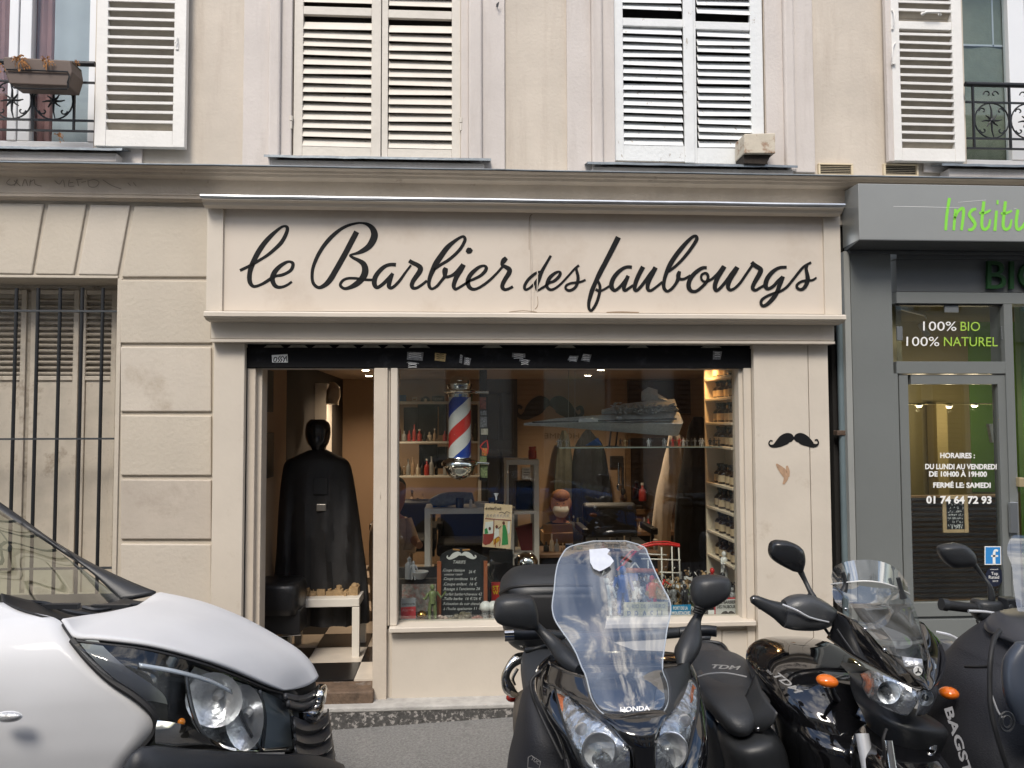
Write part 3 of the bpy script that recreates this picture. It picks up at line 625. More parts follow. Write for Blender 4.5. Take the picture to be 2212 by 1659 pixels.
s1 = sticker('sticker', [(587,767),(621,765),(622,783),(588,783)], WHT, label='white sticker with black hand drawn lettering')
mb = MB(); f2 = plane_f(-.0325)
for s in ([(593,772),(591,780),(596,781),(598,773),(593,772)], [(606,769),(601,774),(604,778),(600,782)], [(611,769),(606,774),(609,778),(605,782)], [(612,770),(615,775),(619,769)], [(615,775),(612,782)], [(618,769),(620,781)]): stroke(mb, s, f2, 3, 1.8)
build('sticker_lettering', mb, BLK, s1)
STG = mat('torn_sticker_grey', (.25,.25,.25), .8, var=.6, vs=60); STY = mat('torn_sticker_yellow', (.5,.36,.16), .8, var=.4, vs=50)
for (a, b, c, d, m) in ((653,768,686,784,SHUT), (879,760,915,779,STG), (878,781,905,786,STG), (939,762,964,781,STY), (992,765,1000,785,STG), (1002,771,1018,789,STG), (1106,762,1135,773,STG), (1122,775,1146,782,STG), (1226,768,1250,782,STG), (1255,764,1278,782,STG), (1540,758,1560,777,STG), (1460,772,1480,778,SHUT)):
    sticker('sticker', [(a+random.uniform(0,5), b), (c, b+random.uniform(0,4)), (c-random.uniform(0,5), d), (a, d-random.uniform(0,4))], m)
    if m is not SHUT:
        mb = MB()
        for j in range(3): stroke(mb, [(a+4, b+4+j*4), ((a+c)/2, b+3+j*4+random.uniform(-1,1)), (c-5, b+4+j*4)], f2, 2, 1.3)
        build('sticker_lettering', mb, WHT if m is STG else BLK, rs)
# ---- script lettering
def tile(ox, oy): return lambda x, y: ((ox+.18083*x)/1.649, (oy+.18083*y)/1.649)
T1, T2, T3, T4, T5, T6 = tile(840,780), tile(1080,780), tile(1440,800), tile(1800,820), tile(2120,820), tile(2520,820)
KW = .18083/1.649
lev = [0]
def script(t, pts):
    lev[0] += 1; f = plane_f(YS-.0012-lev[0]*.00008); mb = MB()
    stroke(mb, [(*t(p[0], p[1]), p[2]*KW) for p in pts], f, 6); return mb
def word(name, strokes, label):
    mb = MB()
    for t, p in strokes:
        s = script(t, p); mb.add(s.v, s.f)
    return build('lettering', mb, BLK, board, label=label)
word('le', [(T1, [(80,1015,60),(180,968,60),(290,915,62),(400,850,62),(520,780,58),(640,700,66),(770,590,72),(890,470,80),(965,350,78),(1012,230,72),(1010,165,66),(965,142,50),(900,160,52),(800,235,66),(680,345,88),(560,480,98),(450,640,104),(370,790,104),(310,930,104),(275,1060,96),(268,1170,96),(285,1260,88),(335,1322,66),(400,1325,58),(500,1290,58),(600,1235,66),(690,1175,66),(790,1125,55),(900,1105,62),(1010,1060,62),(1090,1000,68),(1125,920,70),(1115,865,66),(1050,840,50),(970,865,66),(860,940,84),(770,1040,100),(722,1150,104),(728,1230,96),(770,1310,84),(840,1345,66),(930,1335,56),(1020,1295,52),(1105,1235,50)])], 'black script word le')
word('Barbier', [(T2, [(1055,250,110),(960,430,112),(818,700,112),(648,1000,112),(535,1190,112),(430,1300,92),(310,1352,66),(215,1290,66),(178,1180,64),(185,1000,66),(235,840,72),(310,680,76),(420,510,80),(560,350,82),(720,215,68),(880,130,58),(1050,85,46),(1160,80,42),(1270,108,72),(1365,190,110),(1405,310,138),(1370,430,140),(1290,545,120),(1170,628,96),(1060,674,60),(960,700,44),(928,722,52),(985,765,60),(1100,820,80),(1190,890,112),(1222,1000,132),(1200,1110,134),(1130,1210,120),(1040,1285,110),(930,1345,80),(820,1372,60),(745,1330,60),(735,1275,58),(790,1205,56),(880,1170,54),(1000,1167,54),(1120,1180,54),(1240,1197,54),(1370,1200,54)]),
 (T2, [(1828,902,76),(1740,897,72),(1650,915,72),(1560,970,84),(1470,1065,90),(1415,1160,98),(1400,1260,100),(1425,1330,84),(1475,1345,72),(1560,1290,70),(1650,1205,74),(1765,1070,60)]), (T2, [(1765,1070,62),(1725,1160,84),(1695,1260,88),(1690,1330,84),(1735,1358,66),(1800,1320,62),(1900,1215,60),(2010,1060,50),(2125,910,44)]),
 (T3, [(95,710,78),(170,755,84),(260,798,88),(318,855,104),(300,930,104),(230,1030,96),(170,1120,88),(148,1200,84),(178,1250,70),(250,1245,58),(340,1190,56),(450,1105,54)]),
 (T3, [(560,900,60),(720,790,60),(860,705,62),(1000,590,64),(1110,470,66),(1175,360,66),(1197,290,66),(1170,237,55),(1100,255,56),(980,335,72),(850,450,100),(730,610,110),(630,760,116),(560,900,100),(505,1040,84),(485,1150,72),(500,1230,66),(550,1265,52),(640,1215,58),(730,1110,60),(790,1030,70),(800,960,100),(805,900,112),(825,850,80)]), (T3, [(790,1020,70),(850,1030,60),(930,1005,60),(1010,960,80),(1080,890,90),(1165,787,92)]), (T3, [(1170,785,96),(1110,890,108),(1040,1010,98),(990,1130,88),(975,1220,80),(1012,1270,60),(1090,1235,52),(1210,1160,52),(1290,1108,50),(1400,1060,58),(1510,1000,62),(1590,920,70),(1615,850,68),(1570,810,50),(1480,835,64),(1380,910,80),(1290,1010,88),(1252,1120,92),(1275,1220,84),(1340,1270,66),(1430,1262,56),(1560,1190,56),(1700,1080,56),(1830,950,50),(1935,830,52)]),
 (T3, [(2015,655,80),(1960,710,105),(1925,790,62),(2000,835,80),(2070,885,96),(2060,960,96),(1990,1070,88),(1940,1170,84),(1935,1240,80),(1985,1280,62),(2060,1262,56),(2142,1220,56)]), (T3, [(1228,552,60),(1255,530,105),(1280,512,128),(1310,495,100),(1330,478,60)])], 'black script word Barbier')
word('des', [(T4, [(720,815,44),(640,828,48),(560,875,60),(460,965,62),(390,1070,62),(378,1140,60),(410,1172,50),(490,1130,48),(560,1065,50),(620,985,46),(700,880,44)]), (T4, [(897,500,50),(810,650,56),(720,810,70),(660,960,84),(620,1080,72),(615,1160,52),(650,1180,44),(720,1140,50),(800,1090,52),(870,1035,50),(960,1000,60),(1050,920,66),(1083,850,62),(1055,817,46),(980,845,60),(880,930,76),(825,1040,72),(825,1120,62),(885,1170,55),(980,1145,50),(1100,1050,46),(1250,890,44),(1360,765,44),(1452,690,50)]), (T4, [(1400,740,50),(1405,800,56),(1430,900,66),(1430,990,66),(1395,1100,60),(1320,1170,58),(1240,1185,55),(1188,1145,50),(1205,1085,50),(1290,1045,50),(1400,1030,50),(1490,1015,46),(1582,975,42)])], 'smaller black script word des')
word('faubourgs', [(T5, [(458,135,108),(330,390,104),(200,640,98),(90,850,100),(10,1020,86),(-55,1170,90),(-95,1300,82),(-125,1430,68),(-120,1540,60),(-80,1585,54),(-20,1520,60),(40,1400,62),(78,1270,62),(92,1180,60),(92,1090,60),(50,990,50)]), (T4, [(1780,1160,60),(1850,1200,50),(1940,1168,46),(2050,1100,46)]),
 (T5, [(725,728,66),(640,722,64),(560,747,66),(460,820,80),(370,930,88),(325,1040,92),(325,1120,92),(370,1180,70),(430,1165,62),(510,1090,62),(590,990,60),(650,895,60)]), (T5, [(650,895,72),(610,990,80),(575,1090,80),(565,1160,72),(595,1188,56),(660,1145,54),(750,1083,52)]),
 (T5, [(945,718,92),(880,840,90),(820,970,88),(785,1080,84),(780,1160,76),(820,1185,60),(900,1110,64),(1000,980,66),(1100,840,66),(1195,735,66)]), (T5, [(1190,730,94),(1130,850,92),(1070,970,90),(1035,1080,84),(1040,1160,72),(1090,1188,56),(1180,1135,52),(1325,1018,50)]),
 (T5, [(1440,810,60),(1540,742,56),(1680,615,60),(1830,440,66),(1950,270,70),(2003,170,72),(1985,117,60),(1920,132,62),(1810,230,76),(1680,380,90),(1560,540,92),(1470,690,96),(1400,850,80),(1360,990,72),(1350,1100,74),(1375,1170,66),(1430,1200,56),(1510,1150,60),(1590,1050,62),(1632,960,80),(1640,880,90),(1665,805,60)]), (T5, [(1620,930,80),(1690,963,56),(1770,950,52),(1880,890,52)]),
 (T5, [(2200,738,60),(2120,740,66),(2030,790,76),(1930,880,84),(1865,980,88),(1840,1080,92),(1860,1160,84),(1920,1205,66),(2010,1190,62),(2120,1100,62),(2200,1010,62),(2225,930,60),(2205,862,58),(2160,845,50),(2100,880,52),(2090,950,50),(2130,1005,50),(2200,1010,50),(2290,965,50),(2360,910,58),(2440,830,66),(2530,715,80)]),
 (T6, [(337,710,92),(280,800,92),(205,930,90),(155,1050,90),(148,1140,84),(182,1188,62),(260,1130,62),(370,1000,64),(470,860,66),(570,730,66)]), (T6, [(592,725,92),(530,830,92),(450,960,90),(410,1070,86),(408,1130,78),(450,1175,60),(540,1140,56),(650,1030,56),(760,870,54),(885,690,54)]),
 (T6, [(870,628,76),(930,688,88),(1010,738,88),(1050,785,98),(1020,870,96),(950,990,88),(900,1090,80),(895,1150,76),(950,1180,56),(1040,1130,54),(1125,1085,54)]),
 (T6, [(1562,728,56),(1450,730,58),(1360,762,66),(1260,842,84),(1180,950,92),(1145,1060,96),(1160,1130,84),(1210,1150,66),(1300,1100,66),(1390,1000,64),(1485,915,66)]), (T6, [(1490,908,78),(1450,1010,88),(1410,1110,86),(1380,1200,86),(1330,1290,90),(1250,1390,84),(1160,1470,72),(1090,1490,62),(1055,1440,60),(1075,1370,60),(1170,1300,54),(1300,1245,52),(1430,1205,50),(1560,1120,54),(1680,980,54),(1790,840,54),(1900,715,52),(2045,632,44)]),
 (T6, [(1960,690,60),(1945,770,66),(1965,870,78),(1975,960,92),(1955,1050,84),(1900,1140,72),(1830,1168,58),(1765,1130,56),(1770,1070,54),(1850,1010,50),(1950,990,50),(2070,980,44),(2150,930,38)])], 'black script word faubourgs')
# cracks in the sign board joint
mb = MB(); fcr = plane_f(YS-.0015)
for s in ([(1130,438,1.2),(1136,450,1.0),(1139,458,.8)], [(1150,463,1.4),(1144,470,1.2),(1143,500,1.0),(1143,540,.8)], [(1161,640,1),(1162,655,1),(1160,663,1.3),(1155,668,1)], [(1100,674,1.2),(1130,671,1.2),(1160,674,1)], [(1310,675,2),(1340,674,2.6),(1380,675,2)]): mb = MB(); stroke(mb, s, fcr, 4); build('crack', mb, mat('crack_brown', (.25,.18,.12), .9), board)
mb = MB()
for u, v, w_, h in ((1148,532,1.6,60), (1160,560,1.6,70), (1152,600,1.2,70)): stroke(mb, [(u,v,w_),(u+1,v+h/2,w_*1.4),(u,v+h,w_)], plane_f(YS-.0045), 3)
build('scuff', mb, SG, board)
# threshold, plinth
WOOD = mat('worn_threshold', (.13,.085,.055), .75, var=.5, vs=14, bump=.5, bs=60, stain=(.28,.25,.22), stain_s=6, stain_t=(.55,.7))
zf = QZ(740, 1471, .10)                     # shop floor level
mb = MB(); mb.box(QX(530, 1480, -.1), QX(806, 1480, -.1), -.10, .12, zf-.13, zf-.006); build('threshold', mb, WOOD, S, bev=.012, seg=3)
PLN = mat('plinth_cap', (.40,.385,.36), .8, var=.3, vs=9, bump=.4, bs=80)
mb = MB(); xq0, xq1 = QX(440, 1530, -.16), QX(1640, 1530, -.16); zp = QZ(900, 1524, -.16); mb.box(xq0, xq1, -.17, 0, zp-.03, zp); build('plinth_cap', mb, PLN, S, bev=.008)
mb = MB(); mb.box(xq0, xq1, -.165, 0, -.6, zp-.03); build('plinth', mb, GRK, S)
mb = MB(); mb.pbox(1634, 1510, 1800, 1560, -.08, .1); build('pilaster_base', mb, PLN, S, bev=.004)
# downpipe in the gap
DP = thing('downpipe', 'slim blue grey downpipe in the dark gap between the two shopfronts', 'downpipe', (QX(1818, 1400, .03), .03, 0))
mb = MB(); x = QX(1819, 900, .0); mb.tube([(x, .0, -.1), (x, .0, QZ(1819, 700, 0))], .024, 14); build('pipe', mb, mat('pipe_bluegrey', (.17,.22,.24), .4, .3, var=.15, vs=6), DP)
mb = MB(); z = QZ(1815, 935, -.0); mb.box(x-.05, x+.028, -.03, .03, z-.016, z+.016); build('clamp', mb, mat('rust_clamp', (.10,.065,.045), .8, var=.4, vs=40), DP, bev=.004)
mb = MB(); mb.box(QX(1801, 900, .05), QX(1845, 900, .05), .06, .3, -.4, QZ(1815, 470, .05)); build('gap_back', mb, DK, B)
# ================================================================ grey beauty shop
G = thing('beauty_shopfront', 'grey painted organic beauty shopfront with a metal sign box and glazed door', 'shopfront', (QX(2060, 1400, 0), 0, 0))
def gp(name, m, u0, v0, u1, v1, y0, y1, bev=.003, parent=None, label=None):
    mb = MB(); mb.pbox(u0, v0, u1, v1, y0, y1); return build(name, mb, m, parent or G, bev=bev, label=label)
gp('side_strip', mat('grey_strip', (.27,.275,.26), .5, var=.08), 1833, 543, 1846, 1500, -.06, .1)
xg0, xg1 = QX(1850, 900, -.04), QX(1937, 900, -.04)
gp('panel', GR, 1847, 548, 1936, 1500, -.045, .1, .002)
gp('dark_fascia', GRD, 1937, 548, 2600, 562, -.045, .1, .001); gp('letter_panel', GRD, 1937, 562.5, 2600, 632, -.03, .1, .0); gp('transom_rail', GR, 1937, 633, 2600, 657, -.045, .1, .002)
gp('middle_rail', GR, 1937, 781, 2181, 807, -.045, .1, .002); gp('post', GR, 2181.5, 657, 2200, 1500, -.047, .1, .002)
gp('lower_panel', GR, 1937, 1334, 2600, 1500, -.045, .1, .002)
gp('backing', GRD, 1930, 1325, 2600, 1500, -.02, .1, 0)
gp('post', GR, 1937, 807, 1946, 1334, -.045, .1, .001)
xa, xb = 1948.5, 2180.5
door = MB(); yd = -.035
for a, b, c_, d in ((xa, 809, 1968, 1331), (2163, 809, xb, 1331)): door.pbox(a, b, c_, d, yd, yd+.05)
door.pbox(1968, 809, 2163, 830, yd+.0004, yd+.05); door.pbox(1968, 1301, 2163, 1331, yd+.0004, yd+.05)
dr = build('door', door, GR, G, bev=.002, label='grey framed glazed door')
mb = MB(); mb.pbox(1966, 828, 2165, 1303, yd+.022, yd+.028); build('pane', mb, GL, dr)
mb = MB(); mb.pbox(2183, 1085, 2200, 1151, yd-.035, yd-.012); build('lock_plate', mb, mat('steel', (.5,.52,.54), .3, .9), G, bev=.003)
mb = MB(); mb.pbox(2203, 1032, 2214, 1052, yd-.05, yd-.012); build('handle', mb, mat('brass_pale', (.62,.5,.3), .35, .6), G, bev=.004)
gp('transom_bead', mat('black_gasket', (.012,.012,.013), .5), 1937, 657, 2181, 660, -.03, .0, 0)
mb = MB(); mb.pbox(1937, 657, 2181, 781, -.012, -.006); build('transom_pane', mb, GL, G)
mb = MB(); mb.pbox(2201, 657, 2600, 1334, -.012, -.006); build('display_pane', mb, GL, G)
CL = mat('clip_grey', (.12,.13,.135), .5)
for a, b, c_, d in ((2041, 659, 2071, 675), (1938, 705, 1950, 735), (2164, 705, 2180, 734)): gp('glass_clip', CL, a, b, c_, d, -.026, -.013, .002)
fT = plane_f(-.0135); LG = mat('vinyl_lime', (.32,.52,.06), .6)
for s, a, b, v, m in (('100%', 1994, 2066, 714, WHT), ('100%', 1958, 2029, 747, WHT), ('BIO', 2075, 2117, 714.5, LG), ('NATUREL', 2039, 2155, 747.5, LG)):
    mb = MB(); text_on(mb, s, (a, v), (b, v+.5), 19.5, fT); build('window_lettering', mb, m, G)
fD = plane_f(yd+.0205); mb = MB()
for s, a, b, v, h in (('HORAIRES :', 2031, 2106, 989, 10.5), ('DU LUNDI AU VENDREDI', 1998.5, 2153, 1013, 10.5), ('DE 10H00 À 19H00', 2007, 2132, 1029, 10.5), ('FERMÉ LE: SAMEDI', 2016, 2140, 1053, 10.5), ('01 74 64 72 93', 2001, 2142, 1087, 15)):
    mb = MB(); text_on(mb, s, (a, v), (b, v+.5), h, fD, bold=.035); build('door_lettering', mb, WHT, dr)
mb = MB(); text_on(mb, 'BIO', (2131,624), (2262,626), 60, plane_f(-.052)); bio = build('letters', mb, GRND, G, solid=.02)
# metal sign box
yf = -.27; xf0 = QX(1855, 460, yf); xbk = QX(1822, 460, -.02); zt_, zb2 = QZ(1900, 397, yf), QZ(1900, 517, yf)
A = thing('metal_sign_box', 'brushed grey metal sign box with lime green handwritten lettering', 'sign', ((xf0+3.9)/2+.6, -.15, zb2))
mb = MB(); x9 = 6.2
mb.add([(xf0, yf, zb2), (x9, yf, zb2), (x9, yf, zt_), (xf0, yf, zt_), (xbk, 0, zb2-.0), (x9, 0, zb2), (x9, 0, zt_+.02), (xbk, 0, zt_+.02)], [(0,1,2,3),(4,7,6,5),(0,3,7,4),(3,2,6,7),(1,5,6,2)])
build('casing', mb, GRL, A, bev=.003)
mb = MB(); mb.add([(xf0, yf, zb2-.001), (x9, yf, zb2-.001), (x9, -.05, zb2-.001), (xbk, -.02, zb2-.001), (xf0, yf, zb2-.006), (x9, yf, zb2-.006), (x9, -.05, zb2-.03), (xbk, -.02, zb2-.03)], [(0,3,2,1),(4,5,6,7),(0,1,5,4),(2,3,7,6),(3,0,4,7),(1,2,6,5)]); build('underside', mb, GRD, A)
mb = MB(); mb.box(xbk+.01, x9, -.075, -.05, zb2-.05, zb2-.028); build('drip_rail', mb, GRD, A, bev=.003)
fI = plane_f(yf-.002); IC = 8.5
I_ = lambda pts: [(1659+.25*x, 415+.25*y, IC*w_) for x, y, w_ in pts]
mb = MB()
for s in ([(1568,50,.8),(1545,200,.75),(1535,330,.7)], [(1620,145,.7),(1605,330,.7)], [(1608,240,.6),(1640,170,.7),(1680,140,.8),(1690,180,.8),(1672,330,.7)], [(1800,145,.6),(1765,155,.8),(1740,195,.8),(1770,240,.9),(1790,280,.8),(1765,320,.8),(1728,325,.6)],
          [(1866,80,.8),(1852,200,.8),(1848,290,.8),(1870,322,.8),(1905,300,.7),(1920,235,.5)], [(1825,180,.6),(1870,180,.7),(1925,155,.5)], [(1975,160,.7),(1960,335,.8)], [(1975,88,1.1),(1992,88,1.1)], [(2052,80,.8),(2038,200,.8),(2032,290,.8),(2055,322,.8),(2090,300,.7),(2105,235,.5)], [(2012,185,.6),(2060,180,.7),(2108,160,.5)],
          [(2160,150,.8),(2145,250,.8),(2155,320,.8),(2200,300,.8),(2240,220,.7),(2250,150,.7)], [(2250,150,.7),(2245,250,.8),(2260,325,.8)], [(2330,80,.8),(2316,200,.8),(2312,290,.8),(2335,322,.8),(2370,300,.7)], [(2290,185,.6),(2340,180,.7),(2388,160,.5)]): stroke(mb, I_(s), fI, 5)
build('lettering', mb, GRN, A)
for s in ([(1930,446,.8),(2000,447,.9),(2074,449,.5)], [(2070,437,.5),(2130,432,.7)], [(2190,450,.7),(2196,451,.7)]): mb = MB(); stroke(mb, s, fI, 3); build('scratch', mb, WHT, A)
# stickers on the grey shop door
FBB = mat('sticker_blue', (.03,.22,.55), .4)
ft = plane_f(yd+.0195); mb = MB(); mb.prism([ft(*p) for p in ((2127,1180),(2162,1180),(2163,1220),(2127,1220))], (0,.0006,0)); q = build('square_sticker', mb, WHT, dr, label='square blue sticker with a white letter f')
ft2 = plane_f(yd+.0187); mb = MB(); mb.prism([ft2(*p) for p in ((2129,1182),(2160.5,1182),(2161,1218),(2129,1218))], (0,.0005,0)); build('blue_field', mb, FBB, q)
mb = MB(); ft3 = plane_f(yd+.0178); stroke(mb, [(2156,1190,4.5),(2150,1189,5),(2147.5,1196,5.5),(2147.5,1218,6)], ft3, 4); stroke(mb, [(2141,1201,4),(2156,1201,4)], ft3, 2); build('letter', mb, WHT, q)
mb = MB(); c0 = (2148,1245); mb.prism([ft(c0[0]+19*math.cos(a), c0[1]+22*math.sin(a)) for a in [2*math.pi*i/20 for i in range(20)]], (0,.0006,0)); q = build('round_sticker', mb, mat('navy_print', (.008,.012,.03), .5), dr, label='round navy sticker with white print')
mb = MB(); text_on(mb, 'Top', (2141,1242), (2156,1242), 6.5, ft2); text_on(mb, 'Rated', (2136,1250), (2158,1250), 6.5, ft2); text_on(mb, '2019', (2144,1257), (2156,1257), 3.5, ft2); text_on(mb, 'treatwell', (2139,1231), (2156,1231), 2.6, ft2); build('print', mb, WHT, q)
sb = thing('small_chalkboard', 'small wood framed chalkboard hanging inside the grey shop door', 'chalkboard', Q(2065, 1151, yd+.06))
OAK = mat('oak_frame', (.50,.36,.20), .6, var=.15, vs=20)
mb = MB(); yb_ = yd+.05
for a in ((2037,1070,2045,1151), (2084,1070,2092,1151)): mb.pbox(*a, yb_, yb_+.012)
mb.pbox(2045, 1070, 2084, 1078, yb_+.0003, yb_+.012); mb.pbox(2045, 1144, 2084, 1151, yb_+.0003, yb_+.012); build('frame', mb, OAK, sb, bev=.002)
mb = MB(); mb.pbox(2045, 1078, 2084, 1144, yb_+.006, yb_+.011); build('slate', mb, mat('slate', (.015,.016,.018), .8, var=.4, vs=30), sb)
mb = MB(); fc_ = plane_f(yb_+.005)
def scrawl(mb, u0, u1, v, h, f, w_=1.3, k_=3.2):
    u = u0
    while u < u1:
        if random.random() < .14: u += k_*1.2; continue
        n = random.randint(2, 4); stroke(mb, [(u+random.uniform(-.2,1)*k_*.5*j/1.5, v-h*random.choice((0, .2, .5, .8, 1))) for j in range(n)], f, 2, w_*random.uniform(.6, 1.1)); u += k_*random.uniform(.6, 1.1)
for i in range(7): scrawl(mb, 2048, 2080, 1092+i*7.5, 5, fc_, 1.0, 3)
text_on(mb, '19h', (2056,1142), (2078,1142), 7, fc_); build('chalk_writing', mb, WHT, sb)
# ================================================================ street side behind the camera (seen only in reflections)
OB = thing('opposite_building', 'pale stone apartment building across the street with brown louvred shutters', 'building', (0, -9.4, 0))
OBM = mat('opposite_stone', (.48,.44,.38), .85, var=.15, vs=1.5); OBS = mat('brown_shutter', (.16,.09,.05), .6); OBG = glass('opposite_glass', (.3,.33,.36), 1.5, 0, .1)
w = MB(); WX = [(-13.5+3.0*i) for i in range(10)]; fl = [(.4, 2.9), (3.9, 5.9), ]; HT = 7.4
xs = [-18]; 
for x in WX: xs += [x, x+1.2]
xs.append(18)
for i in range(0, len(xs), 2): w.box(xs[i], xs[i+1], -9.6, -9.12, -.6, HT)
for x in WX:
    zz_ = [-.6]+[q for f in fl for q in f]+[HT]
    for i in range(0, len(zz_), 2): w.box(x, x+1.2, -9.6, -9.125, zz_[i], zz_[i+1])
w.box(-18, 18, -9.6, -8.95, HT, HT+.3); w.box(-18, 18, -9.12, -9.02, 3.3, 3.5)
w.add([(-18,-9.5,HT+.3),(18,-9.5,HT+.3),(18,-11.5,HT+1.4),(-18,-11.5,HT+1.4),(18,-16,HT+1.4),(-18,-16,HT+1.4)], [(0,1,2,3),(3,2,4,5)])
for x in (-9, -1.5, 6): w.box(x, x+1.0, -12, -11.2, HT, HT+1.6)
build('wall', w, OBM, OB)
for i, x in enumerate(WX):
    for j, (a, b) in enumerate(fl):
        m = MB(); m.box(x, x+1.2, -9.5, -9.45, a, b); build('window', m, OBG, OB)
        if 2 <= i <= 7 and j < 3:
            for xx in (x-.6, x+1.22):
                s = MB(); s.box(xx, xx+.05, -9.1, -9.07, a, b); s.box(xx+.53, xx+.58, -9.1, -9.07, a, b); s.box(xx+.05, xx+.53, -9.10, -9.095, a, b)
                n = int((b-a)/.09)
                for k in range(n): s.obox((xx+.29, -9.08, a+.05+k*.09), (.24,0,0), (0,.012,.012), (0,0,.006))
                build('shutter', s, OBS, OB)
CAR = thing('blue_car', 'small bright blue hatchback parked at the far kerb behind the camera', 'car', (.8, -6.6, pav(.8)-.12))
BLU = mat('blue_paint', (.01,.10,.34), .15, coat=1.0); DG = mat('car_glass', (.01,.012,.014), .05, spec=.8)
cz = pav(.8)-.12; cp = [(-1.05,.30),(-1.15,.62),(-.95,.92),(-.75,1.02),(.9,1.0),(1.75,.98),(2.35,.86),(2.65,.66),(2.68,.32),(2.1,.22),(-.7,.22)]
mb = MB(); mb.prism([(x, -5.85, cz+z) for x, z in cp], (0, -1.6, 0)); build('body', mb, BLU, CAR, bev=.09, seg=4)
mb = MB(); mb.prism([(x, -5.98, cz+z) for x, z in [(-.9,.97),(-.55,1.38),(-.2,1.45),(.7,1.44),(1.05,1.33),(1.7,.97)]], (0, -1.34, 0)); build('cabin', mb, DG, CAR, bev=.07, seg=4)
for x in (-.4, 2.0):
    for yy in (-5.88, -7.24):
        mb = MB(); mb.lathe((x, yy-.16, cz+.31), [(.02,0),(.3,0),(.31,.03),(.31,.17),(.29,.2),(.02,.2)], 24, (0,1,0)); build('wheel', mb, mat('rubber_tyre', (.015,.015,.015), .8), CAR)
# ================================================================ barber shop room
def st(name, mb, m, **k): return build(name, mb, m, kind='structure', **k)
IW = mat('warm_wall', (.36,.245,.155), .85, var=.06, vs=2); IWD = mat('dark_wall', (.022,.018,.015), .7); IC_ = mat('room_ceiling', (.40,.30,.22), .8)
xL, xR, yB, zC = QX(545, 900, .3), 2.78, 4.4, 2.36
xP = 2.02
ORD = 'first second third fourth fifth sixth seventh eighth ninth tenth eleventh twelfth thirteenth fourteenth fifteenth sixteenth seventeenth eighteenth nineteenth twentieth'.split()
_cnt = {}
def nth(key):
    _cnt[key] = _cnt.get(key, 0)+1; return ORD[_cnt[key]-1]
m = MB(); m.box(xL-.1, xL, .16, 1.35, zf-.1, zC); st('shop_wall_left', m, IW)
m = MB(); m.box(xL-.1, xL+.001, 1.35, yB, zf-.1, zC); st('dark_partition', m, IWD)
m = MB(); m.box(xR, xR+.1, .16, yB, zf-.1, zC); st('shop_wall_right', m, IW)
m = MB(); m.box(xP, xP+.1, .13, .80, zf-.1, zC); st('shop_partition', m, IW)
m = MB(); m.box(xL-.1, xR+.1, yB, yB+.1, zf-.1, zC); st('shop_wall_back', m, IW)
m = MB(); m.box(xL-.2, xR+.2, .13, yB+.1, zC, zC+.06); st('shop_ceiling', m, IC_)
m = MB(); m.box(xL-.1, xR+.1, .10, yB, zf-.12, zf-.012); FLR = st('shop_floor', m, mat('grout', (.12,.10,.09), .9))
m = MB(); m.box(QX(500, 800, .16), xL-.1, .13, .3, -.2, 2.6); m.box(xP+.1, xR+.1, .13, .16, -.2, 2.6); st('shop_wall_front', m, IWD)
TW, TB = mat('white_tile', (.62,.55,.46), .35, var=.15, vs=5), mat('black_tile', (.012,.011,.011), .3, var=.2, vs=5)
ts = .38; tm = {}
fx0, fy0 = QX(764, 1471, .12), .125
for j in range(11):
    for i in range(-3, 8):
        x = fx0+i*ts; y_ = fy0+j*ts
        if x+ts < xL or x > xR-.02 or y_+ts > yB: continue
        k_ = (i+j) % 2; a, b = max(x, xL)+.002, min(x+ts, xR)-.002
        mb = MB(); mb.box(a, b, y_+.002, y_+ts-.002, zf-.014, zf); build('floor_tile', mb, TW if k_ == 0 else TB, FLR)
# ceiling spots (four lit in view, the one over the bottles added)
EM = mat('spot_glow', (1, .9, .75), .5, emit=(1, .80, .55), est=9)
def spot(u, v, yy, e, label, lampy=None, room=True, z=None, col=(1, .76, .53)):
    p = Q(u, v, yy); zz_ = z if z else zC
    p.z = zz_-.004
    t = thing('ceiling_spot', label, 'ceiling spot', p); mb = MB(); mb.lathe(p, [(.05, .002), (.05, -.006), (.038, -.008)], 16); build('rim', mb, PVC, t)
    mb = MB(); mb.lathe(p+Vector((0,0,-.0085)), [(.036, 0), (.030, -.004), (.0, -.006)], 16); build('bulb', mb, EM, t)
    l = bpy.data.lights.new('spot_lamp', 'SPOT'); l.energy = e; l.color = col; l.spot_size = math.radians(140); l.spot_blend = .9; l.shadow_soft_size = .035
    o = bpy.data.objects.new('spot_lamp', l); COL.objects.link(o); o.location = p+Vector((0,0,-.03)); return t
SP = 24
spot(790, 800, 2.55, SP, 'nearer of the two lit ceiling spots seen through the open door'); spot(797, 815, 3.5, SP, 'farther of the two lit ceiling spots seen through the open door')
spot(1298, 800, 2.45, SP, 'right one of the two lit ceiling spots high in the shop window'); spot(1270, 812, 3.4, SP, 'left one of the two lit ceiling spots high in the shop window')
spot(1520, 790, .62, 9, 'added lamp out of view above the bottle shelves', col=(1,.55,.22));  # added to throw warm light on the amber bottles, fixture not in view
